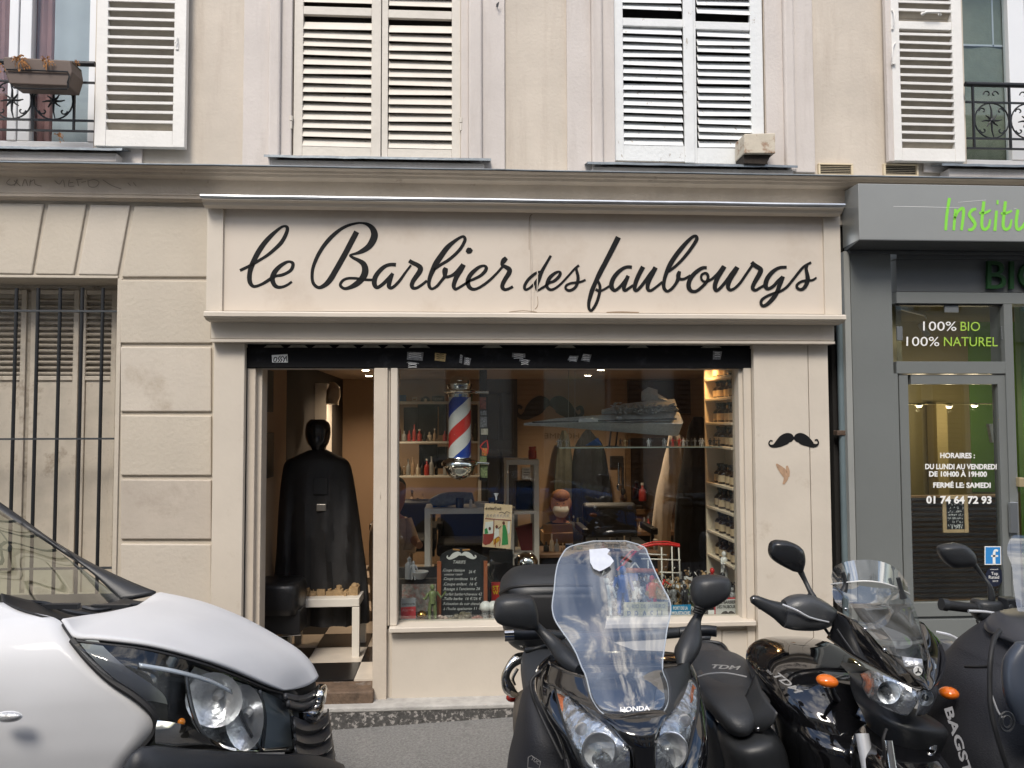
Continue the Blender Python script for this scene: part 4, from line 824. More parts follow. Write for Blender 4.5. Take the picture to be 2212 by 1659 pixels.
# ---- back wall things
def quad(name, m, pts, y, t, parent=None, bev=0, f=None, **k):
    mb = MB(); f = f or plane_f(y); mb.prism([f(*p) for p in pts], (0, t, 0)); return build(name, mb, m, parent, bev=bev, **k)
def bx2(mb, u0, v0, u1, v1, y0, y1): return mb.pbox(u0, v0, u1, v1, y0, y1)
BKW = mat('matt_black', (.012,.012,.013), .5); DGR = mat('charcoal_door', (.035,.037,.042), .5)
WSH = mat('white_shelf', (.66,.62,.55), .5); GOLD = mat('old_gold_frame', (.20,.12,.055), .45, .3, var=.4, vs=30, bump=.4, bs=60)
d = thing('back_door', 'dark grey panelled door in the back wall beside the moustache decal', 'door', Q(1084, 1230, 4.35))
mb = MB(); bx2(mb, 1040, 800, 1118, 1240, 4.35, 4.39); build('door_leaf', mb, DGR, d)
for a in ((1052, 850, 1078, 950), (1084, 850, 1110, 950), (1052, 970, 1078, 1180), (1084, 970, 1110, 1180)):
    mb = MB(); bx2(mb, *a, 4.33, 4.35); build('door_panel', mb, DGR, d, bev=.01)
mb = MB(); fm = plane_f(4.395-.01)
stroke(mb, [(1187,875,4),(1195,872,24),(1207,873,36),(1222,884,34),(1238,897,20),(1250,900,9),(1258,892,8),(1254,880,8),(1245,884,7)], fm, 6)
stroke(mb, [(1187,875,4),(1180,872,24),(1167,873,36),(1152,884,34),(1137,897,20),(1124,900,9),(1115,890,8),(1119,878,8),(1128,882,7)], fm, 6)
build('wall_moustache', mb, BKW, label='giant black moustache decal on the warm back wall', cat='wall decal')
mb = MB(); text_on(mb, 'HOMME', (1176, 947), (1251, 947), 11, lambda u, v: Q(2427-u, v, 4.385)); build('wall_lettering', mb, GOLD, label='faint reversed lettering on the warm wall under the moustache', cat='lettering')
# left shelf unit against the back wall
sh = thing('wall_shelf', 'cream open shelf unit full of bottles left of the barber pole', 'shelf', Q(950, 1200, 3.2))
for v in (956, 1030, 1105):
    mb = MB(); bx2(mb, 850, v-2, 1040, v+2, 3.1, 3.4); build('shelf_board', mb, WSH, sh, bev=.004)
for u in (850, 1033):
    mb = MB(); bx2(mb, u, 872, u+6, 1200, 3.12, 3.4); build('side_panel', mb, WSH, sh)
mb = MB(); bx2(mb, 850, 867, 1040, 872, 3.12, 3.4); build('shelf_board', mb, WSH, sh)
PICM = mat('dark_picture', (.035,.032,.030), .4, var=.6, vs=6)
for i, (a, lab) in enumerate((((872, 880, 905, 950), 'tall dim picture at the back of the top shelf'), ((902, 872, 945, 948), 'large dark framed picture behind the top shelf'), ((948, 872, 985, 940), 'dark picture beside the pole on the top shelf'), ((1018, 875, 1034, 945), 'narrow dark picture right of the barber pole'), ((905, 960, 945, 1010), 'dark framed print on the second shelf'), ((945, 965, 972, 1012), 'smaller grey framed print on the second shelf'))):
    t = thing('framed_picture', lab, 'picture', Q((a[0]+a[2])/2, a[3], 3.38)); mb = MB(); bx2(mb, *a, 3.37, 3.39); build('frame', mb, BKW, t, bev=.004)
    mb = MB(); bx2(mb, a[0]+2.5, a[1]+2.5, a[2]-2.5, a[3]-2.5, 3.363, 3.369); build('print', mb, PICM, t)
pl = thing('round_notice', 'round black and white notice above the shelf unit', 'sign', Q(919, 878, 3.6)); mb = MB(); c0 = Q(919, 866, 4.37); mb.lathe(c0, [(.055,0),(.055,-.01)], 20, (0,1,0)); build('disc', mb, BKW, pl)
mb = MB(); mb.ell(c0+Vector((0,-.012,.012)), (.018,0,0), (0,.003,0), (0,0,.018), 10, 6); mb.ell(c0+Vector((0,-.012,-.022)), (.024,0,0), (0,.003,0), (0,0,.022), 10, 6); build('symbol', mb, WSH, pl)
t = quad('black_notice', BKW, [(933,855),(960,855),(960,878),(933,878)], 4.36, .01, label='small black notice beside the round notice', cat='sign')
mb = MB(); text_on(mb, 'LE WIFI', (937,864), (956,864), 4, plane_f(4.358)); text_on(mb, 'DELIGHT', (937,872), (956,872), 4, plane_f(4.358)); build('print', mb, WSH, t)
def bottle(p, r, h, m, cap=None, name='bottle', label=None, group=None, neck=.35, cat='bottle'):
    mb = MB(); mb.lathe(p, [(r*.9,0),(r,h*.03),(r,h*.55),(r*.8,h*.66),(r*neck,h*.74),(r*neck,h*.98),(r*neck*.9,h)], 12); o = build(name, mb, m, label=label, group=group, cat=cat)
    if cap:
        c = MB(); c.lathe(p+Vector((0,0,h*.93)), [(r*neck*1.3,0),(r*neck*1.3,h*.13)], 10); build('cap', c, cap, o)
    return o
AMB = mat('amber_glass', (.030,.012,.005), .12, spec=.6); LBL = mat('cream_label', (.55,.42,.26), .6); CLR = [mat('jar_tan', (.38,.26,.16), .5), mat('jar_black', (.02,.02,.02), .4), mat('jar_grey', (.30,.30,.29), .4), mat('jar_cream', (.58,.50,.38), .5), mat('jar_red', (.38,.04,.03), .4), mat('jar_olive', (.10,.10,.05), .5)]
for v, us in ((953, range(862, 1030, 11)), (1027, range(862, 1030, 10)), (1102, range(866, 1000, 12))):
    for u in us:
        if random.random() < .12: continue
        c_ = random.randrange(6); nm = ('tan', 'black', 'grey', 'cream', 'red', 'olive')[c_]
        p = Q(u, v, 3.18+random.random()*.1); r = random.uniform(.018, .028); h = random.uniform(.09, .20)
        row = {953: 'top', 1027: 'middle', 1102: 'lowest'}[v]
        bottle(p, r, h, CLR[c_], WSH if random.random() < .3 else None, label='%s small %s bottle from the left on the %s board of the cream shelf unit' % (nth((nm, row)), nm, row), group='%s bottles on the %s board' % (nm, row))
# white cube shelving near the window
cb = thing('cube_shelf', 'white open cube shelving standing behind the price chalkboard', 'shelf', Q(1040, 1300, 1.2))
for a in ((917, 1098, 930, 1330), (1102, 1111, 1111, 1300), (1154, 1004, 1165, 1330), (1094, 1004, 1099, 1098)):
    mb = MB(); bx2(mb, *a, 1.1, 1.45); build('upright', mb, WSH, cb, bev=.003)
for a in ((930, 1098, 1102, 1110), (1093, 993, 1165, 1004), (1111, 1104, 1154, 1111), (1099, 1196, 1154, 1206)):
    mb = MB(); bx2(mb, *a, 1.1, 1.45); build('shelf_board', mb, WSH, cb, bev=.003)
rj = MB(); p = Q(1150, 993, 1.2); rj.lathe(p, [(.028,0),(.034,.02),(.034,.07),(.024,.085),(.030,.09),(.030,.105)], 14); build('red_jar', rj, CLR[4], label='red lidded jar on top of the cube shelving', cat='jar')
quad('blue_book', mat('blue_box', (.02,.09,.30), .4), [(933,1085),(965,1078),(967,1094),(935,1098)], 1.2, .1, label='dark blue box lying on the left cube shelf', cat='box')
quad('maroon_folder', mat('maroon', (.16,.02,.02), .5), [(1113,1140),(1152,1130),(1154,1196),(1128,1196)], 1.25, .05, label='maroon folder leaning inside the right cube', cat='folder')
quad('dark_case', BKW, [(1115,1040),(1150,1040),(1150,1104),(1115,1104)], 1.2, .15, bev=.01, label='black case inside the upper right cube', cat='case')
bw = MB(); bw.lathe(Q(1040, 1097, 1.2), [(.02,0),(.05,.02),(.06,.045),(.055,.047)], 16); build('bowl', bw, WSH, label='small pale bowl on the left cube shelf', cat='bowl')
bw = MB(); bw.lathe(Q(993, 1097, 1.15), [(.032,0),(.034,.075),(.030,.08)], 14); build('mug', bw, CLR[1], label='black printed mug on the left cube shelf', cat='mug')
bw = MB(); bw.lathe(Q(1017, 1097, 1.15), [(.012,0),(.013,.04),(.008,.045),(.012,.05),(.012,.06),(.0,.068)], 10); build('small_statuette', bw, WSH, label='tiny white statuette between mug and bowl', cat='figurine')
# blue toy ship above the left cube
tb = MB(); tb.sloft([(925,1080,935,1092,1.2,.05),(950,1066,955,1094,1.2,.1),(985,1062,990,1090,1.2,.12),(1020,1064,1025,1084,1.2,.08)], 10, 3); build('model_boat', tb, mat('grey_toy', (.20,.21,.22), .5, var=.3, vs=40), label='grey and blue toy vessel lying on the left cube shelf', cat='toy')
# coats on the back wall
def coat(name, rows, m, y, label, hook=None):
    mb = MB(); mb.sloft([(r[0], r[1], r[2], r[1], y, r[3] if len(r) > 3 else .14) for r in rows], 40, 6, p=.9)
    for i, p in enumerate(mb.v):      # cloth folds
        a = p.x*46+1.5*math.sin(p.z*3); p.y += .016*math.sin(a)+.008*math.sin(a*2.3+p.z*4)
    o = build(name, mb, m, label=label, cat='coat'); return o
NV = mat('navy_cloth', (.010,.012,.018), .9, var=.3, vs=12); GG = mat('greygreen_cloth', (.085,.085,.065), .95, var=.25, vs=12); BE = mat('beige_cloth', (.74,.62,.50), .9, var=.12, vs=8); DC = mat('dark_cloth', (.018,.017,.016), .95, var=.4, vs=10)
coat('hanging_coat', [(1214,930,1222,.05),(1208,950,1230,.1),(1200,1000,1238,.14),(1196,1050,1240,.14),(1199,1090,1240,.12)], GG, 4.15, 'grey green coat hanging left of the long navy coat')
coat('hanging_coat', [(1266,928,1274,.05),(1256,940,1284,.1),(1243,962,1302,.16),(1237,1000,1312,.18),(1235,1060,1320,.18),(1236,1120,1330,.18),(1240,1165,1336,.16)], NV, 4.1, 'long navy coat hanging in the middle of the back wall')
coat('hanging_coat', [(1448,938,1462,.05),(1443,948,1478,.1),(1432,1000,1475,.16),(1420,1060,1462,.18),(1411,1120,1450,.18),(1403,1190,1448,.18),(1400,1235,1440,.18)], BE, 2.2, 'long pale beige coat hanging beside the dark coat')
coat('hanging_coat', [(1500,900,1515,.05),(1486,925,1535,.12),(1478,980,1540,.2),(1468,1040,1543,.2),(1460,1100,1544,.22),(1458,1180,1546,.22),(1462,1250,1548,.2)], DC, 1.9, 'long charcoal coat hanging next to the bottle shelves')
# mirror, pictures on the right part of the back wall
mi = thing('framed_mirror', 'carved brown framed mirror between navy coat and beige coat', 'mirror', Q(1400, 1115, 4.36))
for a in ((1352, 935, 1363, 1112), (1442, 935, 1453, 1112), (1363, 1100, 1442, 1112), (1363, 935, 1442, 946)):
    mb = MB(); bx2(mb, *a, 4.33, 4.38); build('frame_side', mb, GOLD, mi, bev=.006)
mb = MB(); bx2(mb, 1363, 946, 1442, 1100, 4.36, 4.37); build('mirror_glass', mb, mat('dark_mirror', (.22,.22,.23), .05, 1.0), mi)
t = thing('dark_painting', 'wide dark brown painting high on the right of the back wall', 'picture', Q(1440, 895, 4.38)); mb = MB(); bx2(mb, 1356, 822, 1520, 893, 4.36, 4.39); build('canvas', mb, mat('dark_brown_print', (.035,.018,.012), .5, var=.7, vs=4), t); mb = MB(); bx2(mb, 1354, 893, 1524, 897, 4.34, 4.39); build('frame', mb, GOLD, t)
t = MB(); bx2(t, 1425, 1060, 1434, 1095, 4.2, 4.25); bottle(Q(1388, 1082, 4.2), .045, .20, CLR[4], WSH, label='pink red pump bottle in front of the framed mirror')
ct = thing('counter', 'dark brown counter below the framed mirror', 'counter', Q(1400, 1260, 3.7)); mb = MB(); bx2(mb, 1168, 1150, 1460, 1158, 3.6, 4.2); build('counter_top', mb, mat('worn_wood', (.20,.11,.06), .5, var=.3, vs=10), ct); mb = MB(); bx2(mb, 1172, 1158, 1456, 1290, 3.65, 4.1); build('counter_front', mb, IWD, ct)
for i, u in enumerate(range(1230, 1420, 9)):
    if 1250 < u < 1280: continue
    c_ = random.randrange(6); bottle(Q(u, 1150, 3.7+random.random()*.2), random.uniform(.02,.03), random.uniform(.10,.22), CLR[c_], CLR[2] if i % 2 else None, label='%s small %s bottle from the left on the dark counter' % (nth(c_), ('tan', 'black', 'grey', 'cream', 'red', 'olive')[c_]), group='%s bottles on the counter' % ('tan', 'black', 'grey', 'cream', 'red', 'olive')[c_])
cbx = thing('cardboard_box', 'open cardboard box on the counter in front of the masked person', 'box', Q(1205, 1175, 2.6)); CB = mat('cardboard', (.34,.20,.10), .8, var=.1, vs=8)
mb = MB(); bx2(mb, 1174, 1152, 1238, 1176, 2.55, 2.85); build('box_body', mb, CB, cbx); quad('box_flap', CB, [(1172,1133),(1236,1132),(1238,1150),(1174,1152)], 2.56, .006, cbx); quad('box_flap', CB, [(1252,1140),(1310,1148),(1300,1166),(1246,1160)], 2.9, .006, cbx)
# persons
SK = mat('skin', (.42,.22,.14), .6); HR = mat('hair_auburn', (.20,.08,.03), .8, var=.4, vs=60); MSK = mat('mask_white', (.55,.56,.55), .8); JK = mat('dark_jacket', (.03,.028,.026), .9, var=.3, vs=10)
pr = thing('person', 'masked person with auburn hair and dark jacket seated behind the cardboard box', 'person', Q(1212, 1290, 3.0)); y = 3.0
mb = MB(); mb.sloft([(1196,1064,1226,1064,y,.16),(1190,1075,1232,1075,y,.2),(1191,1098,1231,1098,y,.21),(1199,1114,1224,1114,y,.17),(1203,1122,1221,1122,y,.13),(1185,1132,1240,1132,y,.2),(1168,1145,1262,1145,y,.26),(1160,1180,1270,1180,y,.28),(1164,1240,1266,1240,y,.28),(1168,1300,1262,1300,y,.28)], 20, 4, p=.9)
mb.ell(Q(1211, 1096, y-.115), (.012,0,0), (0,.02,0), (0,0,.022), 8, 6)
build('body', mb, SK, pr)
mb = MB(); mb.sloft([(1186,1128,1240,1128,y-.005,.22),(1165,1143,1264,1143,y-.005,.29),(1157,1180,1273,1180,y-.005,.31),(1160,1240,1270,1240,y-.005,.31),(1166,1302,1265,1302,y-.005,.31)], 20, 4, p=.9); build('jacket', mb, JK, pr)
mb = MB(); mb.ell(Q(1211, 1073, y+.0), (.10,0,0), (0,.118,0), (0,0,.078), 14, 10); mb.ell(Q(1193, 1090, y+.04), (.03,0,0), (0,.06,0), (0,0,.07), 10, 8); mb.ell(Q(1229, 1090, y+.04), (.03,0,0), (0,.06,0), (0,0,.07), 10, 8); build('hair', mb, HR, pr)
mb = MB(); mb.sloft([(1196,1093,1227,1093,y-.05,.16),(1194,1102,1229,1102,y-.06,.19),(1198,1112,1225,1112,y-.05,.17),(1204,1117,1219,1117,y-.04,.12)], 14, 3, p=.8); build('face_mask', mb, MSK, pr)
for u in (1204, 1218):
    mb = MB(); mb.ell(Q(u, 1088, y-.10), (.009,0,0), (0,.006,0), (0,0,.005), 8, 6); build('eye', mb, BKW, pr)
y = 2.0; p2 = thing('person', 'dark haired person in a pale beige shirt half hidden behind the left window post', 'person', Q(845, 1400, y))
mb = MB(); mb.sloft([(838,1038,868,1038,y,.14),(831,1050,876,1050,y,.19),(832,1080,875,1080,y,.2),(840,1100,868,1100,y,.15),(842,1110,864,1110,y,.12),(812,1124,880,1122,y,.2),(800,1150,886,1146,y,.25),(800,1250,880,1250,y,.25),(806,1400,872,1400,y,.25)], 18, 4, p=.9); mb.tube([Q(876,1128,y), Q(893,1165,y-.08), Q(906,1178,y-.25)], [.05,.042,.032], 10); build('body', mb, SK, p2)
mb = MB(); mb.sloft([(812,1120,880,1118,y,.22),(798,1150,888,1144,y,.28),(798,1250,883,1250,y,.28),(802,1310,878,1310,y,.28)], 18, 4, p=.9)
mb.tube([Q(874,1126,y), Q(890,1165,y-.06), Q(884,1192,y-.1)], [.07,.062,.055], 12); build('shirt', mb, mat('beige_shirt', (.50,.38,.28), .9, var=.15, vs=20), p2)
mb = MB(); mb.ell(Q(853, 1052, y+.02), (.10,0,0), (0,.11,0), (0,0,.10), 14, 10); build('hair', mb, BKW, p2)
# right wall shelving with amber bottles (runs back along the wall)
bs = thing('bottle_shelf', 'white shelf unit of amber bottles along the right side of the window', 'shelf', (xP-.12, .7, zf)); WSO = mat('shelf_cream', (.70,.60,.46), .5)
ys0, ys1 = .20, .78; xsf = xP-.17
mb = MB(); mb.box(xsf, xP, ys1, ys1+.025, zf, zC); build('side_panel', mb, WSO, bs, bev=.003); mb = MB(); mb.box(xP-.02, xP-.001, ys0, ys1, zf, zC); build('back_panel', mb, WSO, bs)
lvl = [QZ(1590, v, .35) for v in (1216, 1160, 1105, 1050, 965, 912, 858, 812)]
for z in lvl:
    mb = MB(); mb.box(xsf, xP-.02, ys0, ys1, z-.018, z); build('shelf_board', mb, WSO, bs, bev=.002)
for k_, z in enumerate(lvl):
    if k_ == len(lvl)-1: zt2 = zC
    else: zt2 = lvl[k_+1]
    h = min(.135, (zt2-z)-.03)
    for i in range(4):
        p = Vector((xsf+.065+.012*(i % 2), .30+.125*i, z+.0005)); o = bottle(p, .046, h, AMB, BKW, label='%s amber bottle from the street on the %s shelf board up' % (ORD[i], ORD[k_]), group='amber bottles on board %d' % (k_+1), neck=.45)
        mb = MB(); mb.lathe(p+Vector((0,0,h*.12)), [(.0465,0),(.0465,h*.36)], 12); build('label', mb, LBL, o)
# ---- seen through the open door
mq = thing('cloaked_mannequin', 'tall featureless black mannequin under a floor length black cloak inside the door', 'mannequin', Q(690, 1340, .95)); y = .95
MB1 = mat('mannequin_black', (.012,.012,.013), .18, spec=.6); CLK = mat('black_cloak', (.022,.021,.021), .6, var=.3, vs=6, bump=.2, bs=30)
mb = MB(); mb.sloft([(672,906,700,906,y,.12),(663,915,711,915,y,.17),(660,935,714,935,y,.2),(664,955,710,955,y,.19),(674,970,702,970,y,.14),(678,985,700,985,y,.12),(650,1000,730,1000,y,.2),(636,1030,742,1030,y,.24),(640,1100,738,1100,y,.22),(644,1180,736,1180,y,.2),(640,1290,740,1290,y,.2)], 24, 4, p=.9); build('dress_form', mb, MB1, mq)
def folded(rows, y, m, parent, name, amp=.022, fr_=40, label=None):
    mb = MB(); mb.sloft([(r[0], r[1], r[2], r[1], y, r[3]) for r in rows], 64, 8, p=.9)
    for p in mb.v:
        k2 = max(0, min(1, (Q(690,1000,y).z-p.z)/.6)); a = p.x*fr_; p.y += amp*k2*(math.sin(a+1.1*math.sin(p.z*2))+.5*math.sin(a*2.1))
    return build(name, mb, m, parent, label=label)
folded([(668,972,706,.15),(642,984,730,.22),(618,997,752,.27),(610,1025,762,.3),(603,1090,772,.33),(597,1180,784,.36),(590,1260,795,.38),(586,1340,800,.4)], y, CLK, mq, 'cloak')
mb = MB(); mb.prism([Q(676,1034,y-.17), Q(708,1034,y-.17), Q(708,1068,y-.175), Q(676,1068,y-.175)], (0,.02,0)); build('chest_tag', mb, BKW, mq, bev=.003)
mb = MB(); mb.prism([Q(683,1089,y-.185), Q(704,1089,y-.185), Q(704,1104,y-.185), Q(683,1104,y-.185)], (0,.02,0)); build('buckle', mb, mat('dull_silver', (.35,.32,.28), .35, .8), mq, bev=.004)
wt = thing('white_table', 'low white table inside the door carrying tan block buildings', 'table', Q(715, 1440, 1.0))
mb = MB(); bx2(mb, 610, 1294, 776, 1312, .62, 1.05); build('table_top', mb, WSH, wt, bev=.004)
for a in ((760, 1312, 776, 1440, .62, .67), (612, 1312, 628, 1440, .62, .67)):
    mb = MB(); bx2(mb, *a); build('leg', mb, WSH, wt, bev=.003); mb = MB(); x0, x1, z0, z1 = rect(*a[:4], a[4]); mb.box(x0, x1, 1.0, 1.05, z0, z1); build('leg', mb, WSH, wt, bev=.003)
TAN = mat('tan_blocks', (.36,.24,.12), .7, var=.35, vs=45); ztab = QZ(700, 1294, .62)
for i, (u, w_, h) in enumerate(((663,16,.06),(680,14,.045),(697,16,.075),(716,16,.05),(734,17,.07),(750,14,.045),(766,18,.085))):
    x = QX(u, 1280, .8); mb = MB(); ww = w_*.0018
    mb.box(x-ww, x+ww, .72, .88, ztab, ztab+h*.6)
    for k_ in range(5): a = random.uniform(-1, 1)*ww*.7; mb.box(x+a-.008, x+a+.008, .70+random.random()*.15, .72+random.random()*.15, ztab, ztab+h*random.uniform(.4, .95))
    if i in (2, 4, 6): mb.ell((x, .79, ztab+h*.62), (ww*.8,0,0), (0,ww*.8,0), (0,0,ww*.8), 12, 8)
    build('block_house', mb, TAN, label='tan toy block house with %s, on the low white table' % (('crooked steps','a flat roof','a tall dome','a low wall','a wide dome','two small towers','a dome at the table edge')[i]), cat='toy house')
bc = thing('leather_stool', 'black leather box seat just inside the door behind the van bonnet', 'seat', Q(610, 1400, .5))
mb = MB(); mb.sloft([(560,1252,652,1252,.55,.30),(560,1262,656,1262,.55,.36),(560,1300,657,1300,.55,.38),(564,1318,652,1318,.55,.34)], 24, 4, p=.5); build('cushion', mb, mat('black_leather', (.015,.015,.016), .35, bump=.2, bs=60), bc)
mb = MB(); bx2(mb, 566, 1318, 648, 1372, .42, .66); build('base', mb, BKW, bc, bev=.01); mb = MB(); mb.tube([Q(585,1376,.5), Q(650,1371,.5)], .006, 8); build('trim', mb, mat('chrome', (.6,.6,.6), .12, 1.0), bc); mb = MB(); mb.lathe(Q(608,1440,.54), [(.16,0),(.05,.02),(.04,.2)], 18); build('foot', mb, BKW, bc)
# left wall pieces and hanging bag
def wallpic(y0, y1, v0, v1, m, label, name='wall_picture', cat='picture'):
    zA, zB = QZ(575, v1, (y0+y1)/2), QZ(575, v0, (y0+y1)/2); mb = MB(); mb.box(xL, xL+.02, y0, y1, zA, zB); return build(name, mb, m, label=label, cat=cat, bev=.003)
wallpic(.62, .82, 800, 890, BKW, 'upper narrow black panel on the left wall inside the door'); wallpic(.62, .85, 935, 1032, mat('dark_poster', (.03,.028,.02), .5), 'lower dark poster on the left wall inside the door')
mb = MB(); bx2(mb, 662, 828, 706, 1000, 2.6, 2.9); build('white_cabinet', mb, WSH, label='tall white cabinet behind the mannequin head', cat='cabinet', bev=.004)
bag = MB(); bag.sloft([(712,826,722,826,2.2,.05),(708,840,734,838,2.2,.12),(703,860,733,862,2.2,.15),(704,872,731,875,2.2,.12)], 18, 5, p=.9)
for p in bag.v: p += Vector((.012*noise.noise(p*18), .02*noise.noise(p*14), .012*noise.noise(p*16)))
build('hanging_bag', bag, mat('clear_plastic', (.52,.42,.30), .3), label='crumpled clear plastic bag hanging beside the white cabinet', cat='bag')
# ================================================================ beauty shop room
gx0, gx1 = QX(1935, 900, .2), 6.0; OLV = mat('olive_wall', (.22,.19,.10), .8, var=.05); GRW = mat('green_wall', (.10,.22,.02), .7, var=.05)
m = MB(); m.box(gx0, QX(2095, 900, 1.8), 1.8, 1.85, -.3, 2.9); st('beauty_wall_olive', m, OLV); m = MB(); m.box(QX(2095, 900, 1.8), gx1, 1.79, 1.85, 1.2, 2.9); m.box(QX(2199, 900, .5), gx1, .45, .5, -.3, 2.9); st('beauty_wall_green', m, GRW)
m = MB(); m.box(QX(2095, 900, 1.8), gx1, 1.8, 1.85, -.3, 1.2); st('beauty_wall_low', m, OLV)
m = MB(); m.box(gx0-.1, gx0, .1, 1.8, -.3, 2.9); m.box(gx0, gx1, .1, 1.8, 2.75, 2.9); m.box(gx0, gx1, .0, 1.8, -.3, .05); m.box(gx1, gx1+.1, .0, 1.8, -.3, 2.9); st('beauty_room_shell', m, OLV)
col = MB(); bx2(col, 2029, 870, 2052, 1330, 1.6, 1.75); build('pale_column', col, mat('olive_light', (.34,.28,.14), .7), label='pale square column behind the grey shop door', cat='column')
cmp = MB(); bx2(cmp, 1969, 1070, 2165, 1305, .55, .6)
cb3 = build('louvre_reflection', cmp, mat('reflected_brown', (.26,.15,.07), .6, var=.25, vs=6), label='brown louvre reflection modelled behind the lower half of the grey shop door', cat='counter')  # shutters mirrored in the door glass, built as a brown slatted panel
for i in range(20):
    s = MB(); bx2(s, 1969, 1075+i*11, 2165, 1080+i*11, .53, .549); build('board', s, IWD, cb3)  # dark louvre lines of the painted reflection
for i, (u, v) in enumerate(((1985,877),(2050,879),(2105,877),(2154,880))):
    p = Q(u, v, 1.1); t = thing('small_spot', ('left','second','third','right')[i]+'most small lit spot seen through the grey shop door' if i in (0,3) else ('','second','third')[i]+' small lit spot from the left behind the grey shop door', 'ceiling spot', p)
    mb = MB(); mb.lathe(p, [(.028,.012),(.028,0),(.02,-.002)], 12); build('rim', mb, PVC, t); mb = MB(); mb.lathe(p+Vector((0,0,-.003)), [(.02,0),(.012,-.006)], 12); build('bulb', mb, mat('small_glow', (1,.85,.6), .5, emit=(1,.75,.4), est=6), t)
    l = bpy.data.lights.new('spot_lamp', 'POINT'); l.energy = 1.6; l.color = (1,.8,.5); l.shadow_soft_size = .02; o = bpy.data.objects.new('spot_lamp', l); COL.objects.link(o); o.location = p+Vector((0,0,-.03))
rl = MB(); rl.box(QX(1960,877,1.1), QX(2175,877,1.1), 1.08, 1.12, QZ(2050,873,1.1), QZ(2050,871,1.1)); build('light_rail', rl, OLV, label='thin ceiling rail carrying the small spots in the grey shop', cat='rail')
pk = MB(); pk.prism([Q(2136,916,.25), Q(2160,915,.25), Q(2158,955,.25), Q(2144,956,.25)], (0,.03,0)); build('product_pouch', pk, mat('foil_pouch', (.55,.53,.45), .3, .3, var=.3, vs=40), label='silvery pouch standing high at the right of the grey shop door', cat='pouch')
lamp = MB(); a = Q(1945,668,.4); lamp.tube([a, Q(1998,682,.5), Q(2001,690,.5)], .006, 6); lamp.tube([Q(1987,700,.45), Q(1998,717,.45), Q(2003,726,.45)], [.018,.022,.03], 10); build('desk_lamp', lamp, WSH, label='pale jointed lamp behind the upper pane of the grey shop', cat='lamp')
# ================================================================ window display
zD = QZ(1230, 1343, .12)          # deck height
mb = MB(); mb.box(QX(858, 1350, .1)-.02, xP-.18, .13, .78, zD-.03, zD-.002); dk = build('display_deck', mb, mat('deck_dark', (.05,.04,.035), .6), label='dark display deck inside the shop window', cat='deck')
mb = MB(); mb.box(QX(858, 1350, .1)-.02, xP-.18, .74, .78, zf, zD-.03); build('deck_front', mb, IWD, dk)
# dark barber chairs and workbench filling the room behind the display
def barber_chair(u, vseat, y, label, w_=.28, rot=0):
    c = Q(u, vseat, y); t = thing('barber_chair', label, 'barber chair', Vector((c.x, y, zf)))
    z0 = zf; x = c.x; zs_ = z0+.52
    mb = MB(); mb.obox((x, y, zs_), (w_, 0, 0), (0, .27, 0), (0, 0, .06)); build('seat', mb, BKW, t, bev=.03, seg=3)
    mb = MB(); mb.obox((x, y+.27, zs_+.20), (w_*.92, 0, 0), (0, .05, .01), (0, .03, .17)); build('backrest', mb, BKW, t, bev=.03, seg=3)
    for s in (-1, 1):
        mb = MB(); mb.obox((x+s*(w_+.03), y, zs_+.17), (.03, 0, 0), (0, .24, 0), (0, 0, .03)); mb.obox((x+s*(w_+.03), y-.15, zs_+.05), (.012,0,0), (0,.03,0), (0,0,.12)); build('armrest', mb, _M['black_leather'], t, bev=.01)
    mb = MB(); mb.lathe((x, y, z0), [(.26,0),(.26,.03),(.06,.05),(.05,.45)], 20); build('pedestal', mb, _M['chrome'], t)
barber_chair(880, 1250, 2.6, 'black barber chair at the left behind the window display'); barber_chair(1010, 1260, 2.3, 'black barber chair behind the price chalkboard'); barber_chair(1330, 1260, 2.1, 'black barber chair between the masked person and the beige coat')
wb = thing('workbench', 'low dark cabinet across the room behind the window display', 'cabinet', Q(1250, 1330, 1.5)); mb = MB(); bx2(mb, 1165, 1196, 1425, 1204, 1.25, 1.7); build('top', mb, _M['worn_wood'], wb, bev=.004); mb = MB(); bx2(mb, 1170, 1204, 1422, 1420, 1.3, 1.65); build('body', mb, IWD, wb)
mb = MB(); bx2(mb, 858, 1225, 1160, 1420, 1.0, 1.05); build('display_backdrop', mb, mat('backdrop_dark', (.025,.022,.02), .8, var=.5, vs=6), label='dark cloth backdrop low behind the left half of the display', cat='backdrop')
for i, (u, w_, m_) in enumerate(((1180,8,1),(1192,6,3),(1203,7,2),(1216,6,0),(1290,8,1),(1303,7,4),(1318,6,2),(1333,9,1),(1349,6,3),(1362,7,1),(1378,8,2),(1392,6,3))):
    bottle(Q(u, 1196, 1.4), .002*w_*1.5, random.uniform(.08,.17), CLR[m_], None, label='%s bottle or jar from the left on the low dark cabinet' % ORD[i], group='bottles on the low cabinet')
# barber pole
CHR = mat('chrome', (.6,.6,.6), .12, 1.0); CHP = mat('polished_chrome', (.86,.84,.78), .06, 1.0)
PB = thing('barber_pole', 'chrome barber pole with blue white and red spiral stripes in the window', 'barber pole', Q(993, 1035, .30)); yp = .30
pc = Q(993, 988, yp); ptop = Q(993, 858, yp).z; rr = (QX(1018,920,yp)-QX(968,920,yp))/2*.97; H = ptop-pc.z
def bandm(name, col):
    m = mat(name, col, .25, spec=.5, coat=.4); return m
bands = {'blue': bandm('pole_blue', (.012,.055,.33)), 'white': bandm('pole_white', (.66,.66,.64)), 'red': bandm('pole_red', (.55,.035,.03))}
seq = ['blue', 'white', 'red', 'white']; N = 48; MZ = 60; parts = {k_: MB() for k_ in bands}
pitch_ = H*1.0
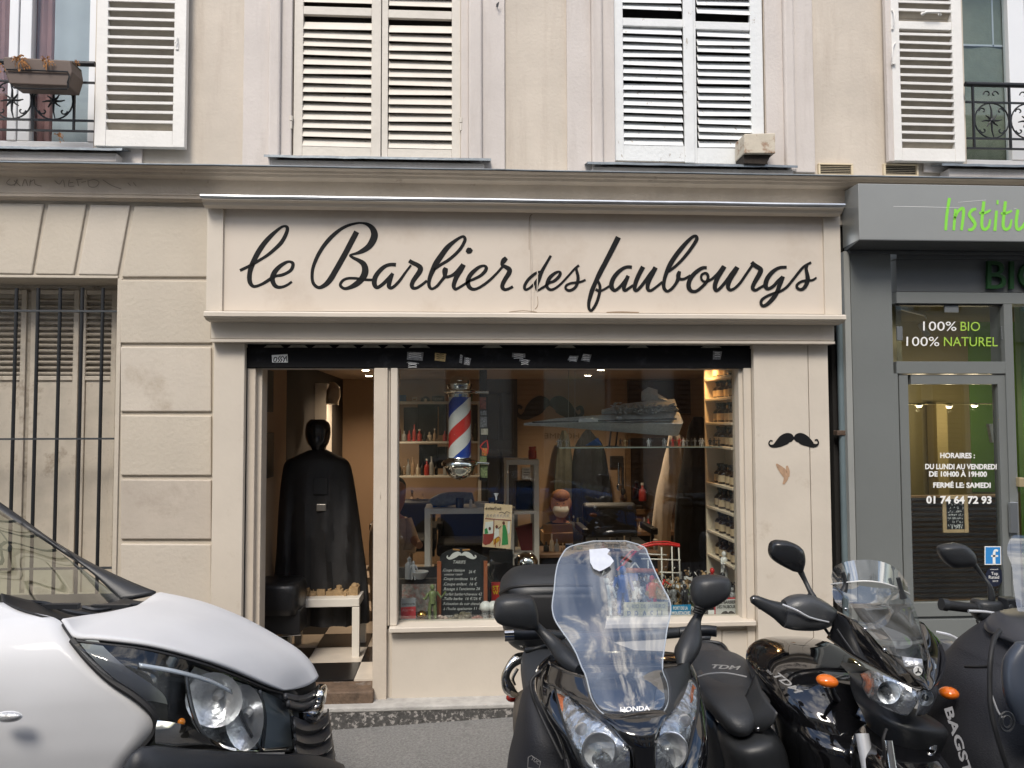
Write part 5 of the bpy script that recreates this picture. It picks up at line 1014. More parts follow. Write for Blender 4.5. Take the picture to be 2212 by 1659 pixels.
# helical ribbons: value t = z/pitch - angle/2pi decides the stripe
strips = []
for s_ in range(4):
    mb = MB(); G = []
    for i in range(-200, 201):
        a = i/200*2*math.pi*1.6; row = []
        for j in range(2):
            z = pc.z+H*.5+(a/(2*math.pi))*pitch_*1.0+(s_-2+j)*pitch_/4-.155*pitch_
            row.append((a, z))
        G.append(row)
    vs = []; fs = []; 
    for a, z in [q for r_ in G for q in r_]:
        zz_ = min(max(z, pc.z), ptop); vs.append(Vector((pc.x+rr*math.sin(a), yp-rr*math.cos(a), zz_)))
    for i in range(400):
        q = i*2; zz4 = [vs[q].z, vs[q+1].z, vs[q+2].z, vs[q+3].z]
        if max(zz4)-min(zz4) > 1e-4: fs.append((q, q+2, q+3, q+1))
    mb.add(vs, fs, True); build(seq[s_]+'_stripe', mb, bands[seq[s_]], PB)
ct_ = Q(993, 858, yp); ct_.y = yp
def rr_(u): return abs(QX(993+u, 900, yp)-QX(993, 900, yp))
px = .0032
mb = MB(); mb.lathe((pc.x, yp, ptop), [(rr*1.02,0),(rr*1.05,.02),(rr*1.35,.028),(rr*1.5,.04),(rr*1.36,.05),(rr*1.05,.058),(rr*1.12,.075),(rr*1.12,.09),(rr*1.0,.095),(rr*.92,.112),(rr*.7,.132),(rr*.4,.146),(.0,.152)], 32); build('top_cap', mb, CHP, PB)
mb = MB(); mb.lathe((pc.x, yp, pc.z), [(rr*1.02,0),(rr*1.08,-.012),(rr*1.4,-.02),(rr*1.6,-.035),(rr*1.6,-.055),(rr*1.35,-.068),(rr*1.25,-.085),(rr*1.1,-.11),(rr*.8,-.135),(rr*.4,-.15),(0,-.155)], 32); build('bottom_cap', mb, CHP, PB)
mb = MB(); mb.lathe((pc.x, yp, pc.z-.001), [(rr*1.12,0),(rr*1.12,H)], 32); build('glass_sleeve', mb, glass('sleeve', (1,1,1), 1.45, 0, 0), PB)
mb = MB(); mb.tube([(pc.x+rr, yp, ptop+.035), (pc.x+rr*2.6, yp+.02, ptop+.035)], .010, 8); mb.tube([(pc.x+rr, yp, pc.z-.035), (pc.x+rr*2.6, yp+.02, pc.z-.045)], .010, 8); build('bracket', mb, CHP, PB)
# stickered post beside the pole
pp = thing('stickered_post', 'dark narrow post covered in colourful stickers beside the barber pole', 'post', Q(1044, 1040, .34)); mb = MB(); bx2(mb, 1036, 798, 1052, 1038, .33, .36); build('post', mb, BKW, pp)
SC_ = [mat('stk_redwhite', (.35,.09,.06), .6, var=.9, vs=90), mat('stk_grey', (.26,.26,.27), .6, var=.9, vs=80), mat('stk_cream', (.5,.46,.36), .6, var=.5, vs=70), mat('stk_orange', (.6,.20,.03), .6, var=.9, vs=70), mat('stk_mix', (.18,.22,.10), .6, var=1, vs=110)]
for a, m_ in (((1036,858,1050,884),0),((1037,887,1051,897),1),((1037,900,1052,923),1),((1039,926,1054,939),2),((1041,968,1052,984),3),((1037,986,1051,998),4),((1038,1000,1053,1032),4)):
    mb = MB(); bx2(mb, *a, .323, .329); build('sticker', mb, SC_[m_], pp)
mb = MB(); ftr = plane_f(.320)
stroke(mb, [(1037,965,2),(1052,951,2.4),(1053,980,2),(1037,965,2)], ftr, 2, 2.6); build('triangle_sticker', mb, mat('signal_red', (.55,.03,.02), .5), pp)
# glass shelf and what stands on it
GS = MB(); GS.box(QX(1205, 964, .45), xP-.18, .36, .56, QZ(1400, 965, .45)-.006, QZ(1400, 965, .45)+.002)
build('glass_shelf', GS, mat('green_glass_edge', (.22,.25,.22), .12, spec=.7), label='thin glass shelf carrying the grey model and the row of tiny figures', cat='shelf')
zG = QZ(1400, 965, .45)+.0025
sw = MB(); 
for u in (1228, 1242): sw.tube([Q(u, 795, .4), Vector((QX(u, 965, .4), .4, zG))], .0016, 4)
build('shelf_wire', sw, mat('wire', (.4,.4,.38), .4, .8), label='two thin wires holding the glass shelf at its left end', cat='wire')
MG = mat('model_grey', (.50,.515,.515), .5, var=.2, vs=60, bump=.1, bs=140); MG2 = mat('model_grey_dark', (.06,.065,.068), .6, var=.4, vs=60)
SM = thing('display_model', 'long grey wedge shaped display model on stands above the glass shelf', 'display model', Vector((QX(1370, 960, .45), .45, zG)))
def wedge(rows, m_, name):   # rows: (u, vtop, vbot, halfdepth)
    mb = MB(); G = []
    for u, a, b, hd in rows:
        t_, b_ = Q(u, a, .45), Q(u, b, .45); mz = (t_+b_)/2
        G.append([t_+Vector((0,hd*.25,0)), mz+Vector((0,hd,0)), b_+Vector((0,hd*.25,0)), b_-Vector((0,hd*.25,0)), mz-Vector((0,hd,0)), t_-Vector((0,hd*.25,0))])
    mb.grid(G, False, True); mb.add(G[0], [tuple(range(5,-1,-1))]); mb.add(G[-1], [tuple(range(6))]); return build(name, mb, m_, SM, bev=.0015)
wedge([(1132,914,919,.004),(1200,904,922,.03),(1300,896,930,.07),(1400,892,938,.11),(1462,890,942,.13),(1466,893,932,.12)], MG, 'hull')
wedge([(1300,885,895,.02),(1350,872,894,.06),(1400,866,892,.08),(1455,862,892,.09)], MG, 'deck_block')
wedge([(1386,846,866,.015),(1400,836,866,.02),(1420,842,868,.02)], MG, 'upper_block'); wedge([(1420,850,868,.02),(1440,862,872,.04),(1460,880,890,.08)], MG, 'rear_block')
mb = MB()
for i in range(120):
    u = random.uniform(1320, 1458); v = random.uniform(870, 893); p = Q(u, v, random.uniform(.35, .40)); s_ = random.uniform(.003, .008); mb.obox(p, (s_,0,0), (0,.02,0), (0,0,s_*.6))
tag(build('surface_blocks', mb, MG, SM), kind='stuff')
mb = MB(); mb.prism([Q(1150,911,.37), Q(1462,903,.31), Q(1462,907,.31), Q(1150,914,.37)], (0,.02,0)); build('side_groove', mb, MG2, SM)
for a in ((1250,903,1292,912), (1334,900,1344,912)):
    mb = MB(); bx2(mb, *a, .355-.001*a[0]/100, .38); build('side_bay', mb, MG, SM, bev=.002)
for u in (1316, 1330):
    mb = MB(); mb.tube([Q(u+4, 930, .45), Vector((QX(u, 960, .45), .45, zG))], .006, 6); mb.box(QX(u-5,964,.45), QX(u+5,964,.45), .42, .48, zG, zG+.006); build('stand', mb, BKW, SM)
# little figures: one mesh per pose, shared
TOYC = {'white': mat('toy_white', (.68,.68,.66), .35), 'red': mat('toy_red', (.55,.02,.015), .35), 'dark': mat('toy_dark', (.03,.03,.032), .4, var=.5, vs=80), 'grey': mat('toy_grey', (.22,.22,.22), .45, var=.4, vs=80), 'tan': mat('toy_tan', (.36,.24,.12), .5, var=.3, vs=80), 'green': mat('toy_green', (.16,.20,.08), .5, var=.3, vs=80), 'black and white': mat('toy_bw', (.45,.45,.45), .4, var=1.0, vs=120), 'blue': mat('toy_blue', (.02,.10,.38), .4)}
def fig_mesh(pose, c):
    mb = MB(); P = {0: ((-.10,.0,-.28), (.10,.0,-.28)), 1: ((-.17,-.12,-.12), (.20,-.18,.02)), 2: ((-.24,-.05,.02), (.12,-.2,-.1)), 3: ((-.1,-.2,-.1), (.26,0,.1))}[pose]
    for s in (-1, 1): mb.tube([(s*.05,0,.50), (s*.075,-.03 if s > 0 else .03,.26), (s*.085,0,.04), (s*.085,-.06,.015)], [.065,.055,.045,.04], 7)
    mb.tube([(0,0,.46), (0,0,.56), (0,0,.70), (0,0,.79), (0,0,.82)], [.10,.09,.125,.10,.045], 9)
    mb.ell((0,-.005,.91), (.072,0,0), (0,.08,0), (0,0,.09), 9, 7)
    for s, q in zip((-1, 1), P): sh_ = Vector((s*.13,0,.76)); e = sh_+Vector((q[0]*.6,q[1]*.3,-.16)); h = sh_+Vector(q); mb.tube([sh_, e, h], [.042,.036,.03], 6)
    if pose == 3: mb.tube([Vector((.39,0,.86))+Vector((-.03,-.1,-.04)), Vector((.30,-.45,.80))], .015, 5)
    if pose == 2: mb.obox((0,.10,.68), (.08,0,0), (0,.05,0), (0,0,.10))
    me = bpy.data.meshes.new('figure'); me.from_pydata(mb.v, [], mb.f); me.update()
    for pl_ in me.polygons: pl_.use_smooth = True
    me.materials.append(TOYC[c]); return me
FM = {}
def figure(c, pose, p, h, label, rz=0, lean=0, group=None, cat='toy figure', name='toy_figure'):
    if (c, pose) not in FM: FM[(c, pose)] = fig_mesh(pose, c)
    o = bpy.data.objects.new(name, FM[(c, pose)]); COL.objects.link(o); o.location = p; o.scale = (h, h, h); o.rotation_euler = (0, lean, rz); return tag(o, label, cat, group)
row = [(1206,'grey'),(1212,'grey'),(1224,'grey'),(1342,'dark'),(1350,'tan'),(1361,'dark'),(1401,'white'),(1433,'grey'),(1438,'white'),(1476,'white'),(1486,'grey'),(1494,'dark'),(1504,'grey'),(1513,'black and white'),(1520,'white'),(1534,'dark'),(1546,'dark'),(1553,'dark'),(1590,'grey'),(1595,'dark'),(1407,'grey')]
row.sort()
for i, (u, c) in enumerate(row): figure(c, random.randrange(4), Vector((QX(u, 962, .42), .42+.03*(i % 2), zG)), .058, '%s tiny %s toy figure from the left on the glass shelf' % ((ORD+['twenty-first'])[i], c), rz=random.uniform(-.6,.6), group='tiny figures on the glass shelf')
for i, u in enumerate((1462, 1470)): figure('red', 1, Vector((QX(u-8+i*6, 962, .40), .41, zG)), .062, ('left' if i == 0 else 'right')+' one of the two bright red tiny figures on the glass shelf', rz=.2)
bt = MB(); bt.add([Q(1264,962,.45)+Vector((0,0,0)), Q(1300,962,.45), Q(1292,945,.5), Q(1284,950,.40)], [(0,1,2),(0,3,1),(1,3,2),(0,2,3)]); build('blue_toy_sail', bt, TOYC['blue'], label='small blue folded toy on the glass shelf under the grey model', cat='toy')
# ---- chalkboard with prices
KB = thing('price_chalkboard', 'arched black price chalkboard with white chalk lettering and brown side rails', 'chalkboard', Q(998, 1345, .33)); yk = .33
top = [(950,1204),(955,1197),(965,1191),(978,1186),(993,1184),(1010,1186),(1025,1192),(1038,1199),(1052,1205)]
mb = MB(); mb.prism([Q(u, v, yk) for u, v in [(948,1343),(1056,1343)]+top[::-1]], (0,.02,0)); build('slate', mb, mat('slate', (.015,.016,.018), .8, var=.4, vs=30), KB)
RW = mat('red_brown_wood', (.30,.09,.035), .5, var=.2, vs=14)
for a in ((944,1213,953,1344), (1045,1212,1053,1343)): mb = MB(); bx2(mb, *a, yk-.02, yk-.001); build('rail', mb, RW, KB, bev=.002)
fk = plane_f(yk-.0015); CH = mat('chalk', (.62,.62,.60), .9)
mb = MB(); stroke(mb, [(997,1199,3),(990,1196,9),(981,1200,11),(972,1206,6),(966,1204,3),(967,1200,2)], fk, 5); stroke(mb, [(997,1199,3),(1005,1196,9),(1014,1200,11),(1022,1205,6),(1028,1203,3),(1026,1199,2)], fk, 5); build('chalk_moustache', mb, CH, KB)
mb = MB(); stroke(mb, [(978,1186.5,3),(993,1188,3)], fk, 2); stroke(mb, [(999,1188,3),(1015,1187,3)], fk, 2); build('orange_mark', mb, mat('orange_chalk', (.4,.2,.07), .8), KB)
for s, a, b, v, h in (('TARIFS', 979, 1006, 1218, 7), ('.Coupe classique', 956, 1004, 1234, 6), ('26 €', 1012, 1028, 1238, 6), ('contour rasoir', 960, 1000, 1243, 5), ('.Coupe tondeuse  16 €', 957, 1030, 1253, 6), ('.Coupe enfant  16 €', 957, 1031, 1264, 6), ('.Rasage à l\'ancienne 26', 957, 1037, 1275, 6), ('.Forfait barbe+cheveux 42', 957, 1041, 1286, 6), ('.Taille barbe  16 €/26 €', 957, 1040, 1296, 6), ('.Relaxation du cuir chevelu', 956, 1040, 1307, 6), ('à l\'huile apaisante 11 €', 958, 1040, 1318, 6), ('(15 min)', 995, 1018, 1326, 5), ('+ BONS CADEAUX', 956, 1008, 1335, 6), ('DISPO', 990, 1012, 1341, 4)):
    mb = MB(); text_on(mb, s, (a, v+random.uniform(-.5,.5)), (b, v+random.uniform(-1,.6)), h, fk, shear=.25); build('chalk_line', mb, CH, KB)
# ---- hanging illustrated card
PC = thing('illustrated_card', 'illustrated cream card of a hairdresser scene hanging by a suction hook', 'poster', Q(1075, 1187, .30)); yc_ = .30; fp_ = plane_f(yc_)
quad('card', mat('card_cream', (.60,.45,.28), .7), [(1047,1087),(1107,1091),(1103,1186),(1042,1181)], yc_, .004, PC, bev=.001)
mb = MB(); mb.lathe(Q(1072, 1080, yc_), [(.004,0),(.006,.02),(.018,.045)], 10); build('suction_hook', mb, PVC, PC)
ff = plane_f(yc_-.0012); fg = plane_f(yc_-.0022); fh = plane_f(yc_-.0032)
def flat(name, col, pts, f=ff):
    mb = MB(); mb.prism([f(*p) for p in pts], (0,.0006,0)); build(name, mb, mat('ink_'+col[0], col[1], .8), PC)
RDI, GNI, WHI, BNI, YEI, BKI = ('red', (.22,.03,.02)), ('green', (.03,.22,.06)), ('white', (.6,.6,.55)), ('brown', (.10,.03,.02)), ('yellow', (.5,.26,.02)), ('black', (.02,.015,.01))
flat('red_floor', RDI, [(1044,1153),(1056,1154),(1068,1152),(1066,1166),(1058,1175),(1048,1178),(1043,1174)]); flat('green_dress', GNI, [(1086,1134),(1092,1134),(1096,1150),(1098,1176),(1084,1178),(1085,1155)]); flat('robe', WHI, [(1070,1140),(1078,1140),(1078,1158),(1066,1174),(1064,1170)]); flat('yellow_trousers', YEI, [(1065,1166),(1078,1158),(1079,1168),(1066,1178)], fg)
flat('mirror_field', WHI, [(1048,1128),(1066,1126),(1065,1152),(1046,1154)]); flat('green_reflection', GNI, [(1047,1143),(1052,1140),(1055,1152),(1047,1154)], fg); flat('hanging_towel', WHI, [(1097,1126),(1102,1126),(1101,1150),(1097,1154),(1096,1140)])
for c_, pts in ((BNI, (1088,1130)), (BNI, (1073,1138)), (BNI, (1058,1142))): flat('head', c_, [(pts[0]+2.8*math.cos(a), pts[1]+4*math.sin(a)) for a in [i*math.pi/5 for i in range(10)]], fg)
for c_, sts in ((RDI, [[(1048,1120,1.6),(1104,1124,1.6)], [(1067,1122,1.6),(1066,1154,1.4)], [(1068,1176,1.4),(1072,1162,1.4),(1080,1162,1.4),(1079,1180,1.4)], [(1070,1166,1.4),(1070,1182,1.4)]]), (BKI, [[(1083,1136,1),(1076,1142,1.4)], [(1048,1099,.9),(1052,1096,.9),(1050,1100,.9)], [(1055,1099,.9),(1060,1096,.9),(1064,1100,.9),(1070,1095,.9),(1075,1100,.9),(1082,1096,.9)], [(1078,1108,1),(1084,1106,1.2),(1090,1109,1.2),(1095,1105,1),(1102,1109,1.2)]])):
    for s in sts: mb = MB(); stroke(mb, s, fh, 3); build('ink_line', mb, mat('ink_'+c_[0], c_[1], .8), PC)
mb = MB(); text_on(mb, 'COIFFURE', (1048,1101), (1084,1102), 4.5, plane_f(yc_-.004), shear=.2); build('ink_title', mb, BKW, PC)
for i in range(7): mb = MB(); u = 1051+i*7.3; stroke(mb, [(u,1118,1),(u+2.5,1110,1),(u+5,1118,1),(u,1113,1),(u+5,1112,1)], fh, 1); build('star', mb, mat('toy_grey', (.2,.2,.2), .5), PC)
# ---- left corner of the display
fr2 = thing('framed_photo', 'dark ornate framed pastel group photo low in the left window corner', 'picture', Q(905, 1343, .5)); mb = MB(); bx2(mb, 860, 1250, 948, 1343, .5, .53); build('frame', mb, mat('ornate_frame', (.045,.035,.025), .5, var=.6, vs=40, bump=.5, bs=80), fr2, bev=.004)
mb = MB(); bx2(mb, 868, 1262, 942, 1325, .494, .499); build('pastel_print', mb, mat('pastel_print', (.42,.38,.33), .6, var=.6, vs=34, stain=(.40,.20,.16), stain_s=28, stain_t=(.5,.6)), fr2)
al = thing('alarm_notice', 'grey and red alarm company notice in the lower left window corner', 'sign', Q(881, 1344, .2)); ya = .2
quad('upper_field', mat('notice_grey', (.30,.31,.33), .5), [(866,1293),(898,1291),(898,1310),(866,1312)], ya, .003, al); quad('lower_field', mat('notice_red', (.52,.04,.05), .5), [(866,1312),(898,1310),(898,1336),(866,1337)], ya, .003, al); quad('foot', mat('notice_grey', (.3,.31,.33), .5), [(866,1337),(898,1336),(898,1343),(866,1344)], ya, .003, al)
mb = MB(); text_on(mb, 'verisure', (868,1307), (896,1306), 5, plane_f(ya-.001)); build('print', mb, BKW, al); mb = MB(); text_on(mb, 'Alarme', (869,1321), (893,1320), 6, plane_f(ya-.001)); build('print', mb, mat('pinkish_white', (.6,.3,.3), .6), al)
zd = zD
def onD(u, y): return Vector((QX(u, 1340, y), y, zd))
figure('green', 1, onD(934, .25), .235, 'tall pale green statuette standing in front of the framed photo', rz=.4)
figure('white', 0, Vector((QX(893, 1252, .45), .47, QZ(893, 1252, .47))), .13, 'white toy figure standing on the ornate picture frame', rz=-.3)
mb = MB(); p = Q(907, 1250, .49); mb.lathe(p, [(.03,0),(.045,.02),(.062,.05),(.058,.052)], 18); build('painted_bowl', mb, mat('toy_white', (.6,.6,.6), .4), label='white patterned bowl standing on the ornate picture frame', cat='bowl')
mb = MB(); p = Q(884, 1250, .5); mb.lathe(p, [(.03,0),(.03,.10),(.012,.12),(.016,.14),(.0,.155)], 12); build('salt_bottle', mb, _M['jar_grey'], label='grey jar with white stopper on the ornate picture frame', cat='jar')
mb = MB(); p = onD(911, .22); mb.ell(p+Vector((0,0,.034)), (.034,0,0), (0,.034,0), (0,0,.034), 16, 10); build('gold_ball', mb, mat('gold', (.70,.38,.10), .2, 1.0), label='shiny gold ball in the left window corner', cat='ball')
def lump(name, u, y, w_, h, m, label, cat='toy', n=7):
    mb = MB(); p = onD(u, y)
    for i in range(n): a = Vector((random.uniform(-w_,w_), random.uniform(-.03,.03), random.uniform(.15,.7)*h)); s_ = h*random.uniform(.2,.42); mb.ell(p+a, (s_,0,0), (0,s_*.8,0), (0,0,s_*.8), 8, 6)
    return build(name, mb, m, label=label, cat=cat)
lump('toy_creature', 956, .2, .03, .045, mat('toy_pinkwhite', (.5,.36,.3), .5, var=.5, vs=60), 'small pink and white toy animal at the foot of the chalkboard')
lump('toy_skulls', 985, .2, .04, .05, mat('toy_olive', (.14,.12,.08), .5, var=.5, vs=70), 'olive toy creature left below the chalkboard'); lump('toy_creature', 1010, .2, .03, .07, _M['toy_olive'], 'taller dark olive toy creature below the chalkboard', n=9); lump('toy_creature', 1030, .2, .03, .045, mat('toy_brownred', (.25,.10,.08), .5, var=.5, vs=70), 'red brown toy creature right below the chalkboard')
for i, u in enumerate((1049, 1066)):
    t = thing('toy_bust', ('left' if i == 0 else 'right')+' one of two small busts with smooth white domed hats', 'toy bust', onD(u, .22)); p = onD(u, .22)
    mb = MB(); mb.ell(p+Vector((0,0,.085)), (.040,0,0), (0,.042,0), (0,0,.038), 14, 10); build('hat', mb, TOYC['white'], t); mb = MB(); mb.lathe(p, [(.026,0),(.018,.02),(.027,.045),(.03,.07)], 12); build('head', mb, TOYC['black and white'], t)
rb = thing('red_game_box', 'red box with yellow lettering behind the scooter top case', 'box', Q(1070, 1325, .45)); mb = MB(); bx2(mb, 1062, 1262, 1100, 1330, .45, .53); build('box_body', mb, mat('box_red', (.40,.02,.02), .5), rb); mb = MB(); text_on(mb, 'STAR', (1064,1274), (1096,1273), 8, plane_f(.448), bold=.03); build('print', mb, mat('print_yellow', (.65,.45,.02), .6), rb); mb = MB(); text_on(mb, 'WARS', (1064,1284), (1096,1283), 8, plane_f(.448), bold=.03); build('print', mb, _M['print_yellow'], rb)
mb = MB(); bx2(mb, 1058, 1190, 1108, 1300, .62, .68); build('black_box', mb, BKW, label='black upright box right of the price chalkboard', cat='box')
mb = MB(); c0 = Q(1137, 1215, .6); mb.ell(c0, (.085,0,0), (0,.09,0), (0,0,.075), 20, 14); build('silver_helmet', mb, CHP, label='silver domed helmet behind the scooter top case', cat='helmet')
# ---- right side: coaster of rods, figures, signs
KX = thing('rod_coaster', 'toy roller coaster of white rods with a curved red track in the window', 'toy', onD(1440, .45)); yK = .46
mb = MB(); mb.tube([Q(u, v, yK) for u, v in ((1333,1232),(1345,1222),(1360,1205),(1375,1190),(1393,1180),(1415,1176),(1446,1176),(1468,1180))], .010, 8); build('red_track', mb, TOYC['red'], KX)
mb = MB(); mb.tube([Q(u, v, yK+.08) for u, v in ((1340,1215),(1362,1192),(1385,1178),(1410,1171),(1440,1170),(1468,1176))], .006, 6); build('red_track', mb, TOYC['red'], KX)
for u0, v0, u1, v1 in ((1429,1182,1431,1330),(1451,1178,1456,1330),(1466,1180,1470,1270),(1380,1196,1440,1199),(1385,1207,1470,1210),(1425,1236,1470,1238),(1348,1245,1372,1216),(1372,1216,1394,1245),(1344,1215,1352,1260),(1400,1210,1402,1330)):
    mb = MB(); mb.tube([Q(u0, v0, yK), Q(u1, v1, yK)], .0055, 6); build('rod', mb, WSH, KX)
mb = MB(); mb.tube([Q(1352,1232,yK-.03), Q(1420,1234,yK-.03)], .02, 6); build('orange_car', mb, mat('toy_orange', (.5,.12,.03), .5, var=.5, vs=80), KX)
quad('blue_plate', TOYC['blue'], [(1342,1239),(1378,1238),(1378,1254),(1342,1255)], .42, .01, label='blue toy plate left of the red figure', cat='toy'); 
figs = [('red',3,1409,1345,.315,.26,'large red toy figure reaching sideways in the display',.3),('red',0,1540,1300,.33,.235,'second red toy figure higher up at the right of the display',-.2),('white',3,1566,1258,.42,.22,'white armoured toy rider standing at the top right of the display',.6),
        ('white',1,1274,1344,.25,.22,'white toy figure seen through the scooter windshield on the left',.2),('white',0,1312,1344,.25,.26,'tall white toy figure seen through the middle of the scooter windshield',-.1),('blue',0,1346,1344,.30,.33,'tall blue toy figure behind the white ones',.1),('black and white',2,1292,1344,.2,.17,'black and white toy figure low behind the windshield',.5),('white',2,1372,1344,.33,.22,'white toy figure right behind the blue one',-.4),
        ('dark',1,1255,1344,.35,.24,'dark toy figure at the left behind the windshield',0),('grey',2,1392,1344,.3,.16,'grey toy figure above the yellow plate',.2),('black and white',1,1443,1344,.25,.14,'small black and white figure just left of the blue sign',.4),('green',0,1502,1344,.40,.21,'pale green toy figure between the two red ones',.1),('dark',3,1480,1344,.30,.20,'dark toy figure crouching behind the mirror of the scooter',.6),('grey',1,1515,1344,.35,.17,'grey toy figure in front of the second red one',-.3),('black and white',0,1583,1344,.3,.17,'black and white toy figure above the moustache sign',0),('dark',2,1562,1344,.38,.26,'dark toy figure in the right corner of the display',.3),('tan',1,1522,1344,.5,.24,'tan toy figure at the back right of the display',.2),('dark',0,1594,1344,.35,.22,'last dark toy figure against the right window frame',.2),('grey',3,1456,1344,.35,.19,'grey toy figure holding a rod beside the coaster',.1),('tan',2,1464,1344,.4,.23,'tan toy figure inside the coaster frame',.5)]
for c, po, u, v, y, h, lab, rz in figs:
    p = onD(u, y)
    if v < 1340: p.z = Q(u, v, y).z
    figure(c, po, p, h, lab, rz=rz)
for u, v, y, w_ in ((1540,1300,.33,.05), (1566,1258,.42,.05)): mb = MB(); p = Q(u, v, y); mb.box(p.x-w_, p.x+w_, y-.05, y+.05, zd, p.z-.001); build('display_block', mb, IWD, label='dark block raising %s' % ('the second red figure' if u == 1540 else 'the white armoured rider'), cat='block')
random.seed(21)
# crowd of tiny parts on the deck, too many and too small to count
cr_ = MB(); 
cbm = [MB() for _ in range(4)]
for i in range(1300):
    u = random.uniform(1180, 1600) ; y = random.uniform(.30, .62); x = QX(u, 1335, y); hmax = .05+.13*max(0, math.sin((u-1180)/420*2.6+.25))*(y/.6); z = zd+random.random()**1.6*hmax*1.6; s_ = random.uniform(.005, .014); mb = cbm[random.randrange(4)]
    if random.random() < .5: mb.obox((x, y, z+s_), (s_,random.uniform(-.4,.4)*s_,random.uniform(-.5,.5)*s_), (0,s_*.7,0), (0,0,s_*random.uniform(.4,1.4)))
    else: mb.tube([(x, y, z), (x+random.uniform(-.03,.03), y+random.uniform(-.02,.02), z+random.uniform(.005,.05))], s_*.4, 5)
for mb, c in zip(cbm, ('dark', 'grey', 'white', 'tan')): build('loose_toy_bricks', mb, TOYC[c], kind='stuff', label='scatter of %s toy bricks and rods over the display deck' % c)
mb = MB(); p = onD(1303, .17); mb.ell(p+Vector((0,0,.10)), (.02,0,0), (0,.02,0), (0,0,.03), 10, 8); mb.tube([p, p+Vector((0,0,.07))], [.03,.016], 8); build('gold_trophy', mb, _M['gold'], label='small gold toy figure glinting low behind the scooter windshield', cat='toy figure')
# signs
def sign(name, label, pts, col, y, cat='sign'):
    t = thing(name, label, cat, Q(pts[3][0], pts[3][1], y)); quad('plate', col, pts, y, .003, t, bev=.0008); return t
t = sign('yellow_plate', 'cream number plate reading BRASIL leaning behind the scooter windshield', [(1347,1301),(1443,1300),(1443,1341),(1347,1342)], mat('plate_cream', (.62,.56,.36), .5), .15)
PG = mat('plate_print', (.16,.19,.22), .6); mb = MB(); text_on(mb, 'RJ RIO DE JANEIRO', (1354,1314), (1437,1313), 8, plane_f(.148)); build('print', mb, PG, t); mb = MB(); text_on(mb, 'B R A S I L', (1355,1337), (1437,1336), 17, plane_f(.148), bold=.02); build('print', mb, PG, t)
t = sign('blue_street_sign', 'bright blue sign with white capitals standing on the window deck', [(1448,1307),(1493,1306),(1492,1340),(1448,1341)], mat('sign_blue', (.01,.21,.42), .4), .16)
for s, a, b, v in (('PORT DE LA', 1454, 1486, 1317), ('MOUSTACHE', 1451, 1490, 1327.5), ('AUTORISÉ', 1455, 1488, 1337.5)): mb = MB(); text_on(mb, s, (a, v), (b, v-.3), 6.5, plane_f(.158), bold=.03); build('print', mb, WHT, t)
t = sign('moustache_plate', 'white plate with red border and black moustache under the shop name', [(1542,1292),(1600,1290),(1600,1341),(1543,1342)], mat('plate_red_border', (.45,.03,.04), .5), .17); quad('field', mat('plate_white_speckle', (.58,.58,.56), .5, var=.25, vs=160), [(1546,1295),(1598,1293.5),(1598,1339),(1546,1340)], .168, .001, t)
for s, a, b, v in (('LE BARBIER', 1554, 1590, 1304), ('DES FAUBOURGS', 1549, 1596, 1314)): mb = MB(); text_on(mb, s, (a, v), (b, v-.4), 6.5, plane_f(.1665), bold=.03); build('print', mb, BLK, t)
mb = MB(); f9 = plane_f(.1662); stroke(mb, [(1573,1326,2),(1568,1324,9),(1562,1328,10),(1556,1333,5),(1551,1331,3),(1552,1328,2)], f9, 5); stroke(mb, [(1573,1326,2),(1578,1324,9),(1584,1328,10),(1590,1333,5),(1595,1331,3),(1594,1328,2)], f9, 5); build('moustache', mb, BLK, t)
quad('striped_card', BKW, [(1508,1300),(1530,1300),(1534,1342),(1506,1342)], .2, .003, label='dark card with pale stripes beside the moustache plate', cat='card'); quad('white_card', WHT, [(1530,1318),(1543,1318),(1543,1341),(1530,1341)], .16, .003, label='small blank white card left of the moustache plate', cat='card')

# ---- more of the clutter in the room
random.seed(5)
BXC = [('cream', mat('box_cream', (.50,.44,.34), .6)), ('red', mat('box_red', (.40,.02,.02), .5)), ('black', BKW), ('grey', mat('box_grey', (.20,.21,.22), .5)), ('blue', mat('box_blue', (.03,.09,.26), .5)), ('brown', mat('cardboard', (.34,.20,.10), .8)), ('white', WSH), ('green', mat('box_green', (.05,.16,.07), .6))]
spots_ = [('on the low dark cabinet', 1.45, 1196, [(1230,16,20),(1252,12,14),(1272,20,10),(1405,10,22),(1418,8,30)]), ('on the left cube shelf', 1.2, 1098, [(945,12,16),(1063,12,22),(1080,14,14)]), ('inside the left cube', 1.25, 1206, [(1108,8,30),(1118,10,16),(1140,14,10)]),
          ('on the counter behind', 3.8, 1150, [(1282,20,26),(1330,16,14),(1424,18,36),(1446,12,22)]), ('on top of the cream shelf unit', 3.2, 867, [(870,16,14),(895,10,9),(975,14,12),(1012,16,16)]), ('on the display deck', .66, 1343, [(1128,20,36),(1160,22,60),(1188,24,44),(1218,20,74),(1500,22,70),(1530,26,96),(1560,18,60)])]
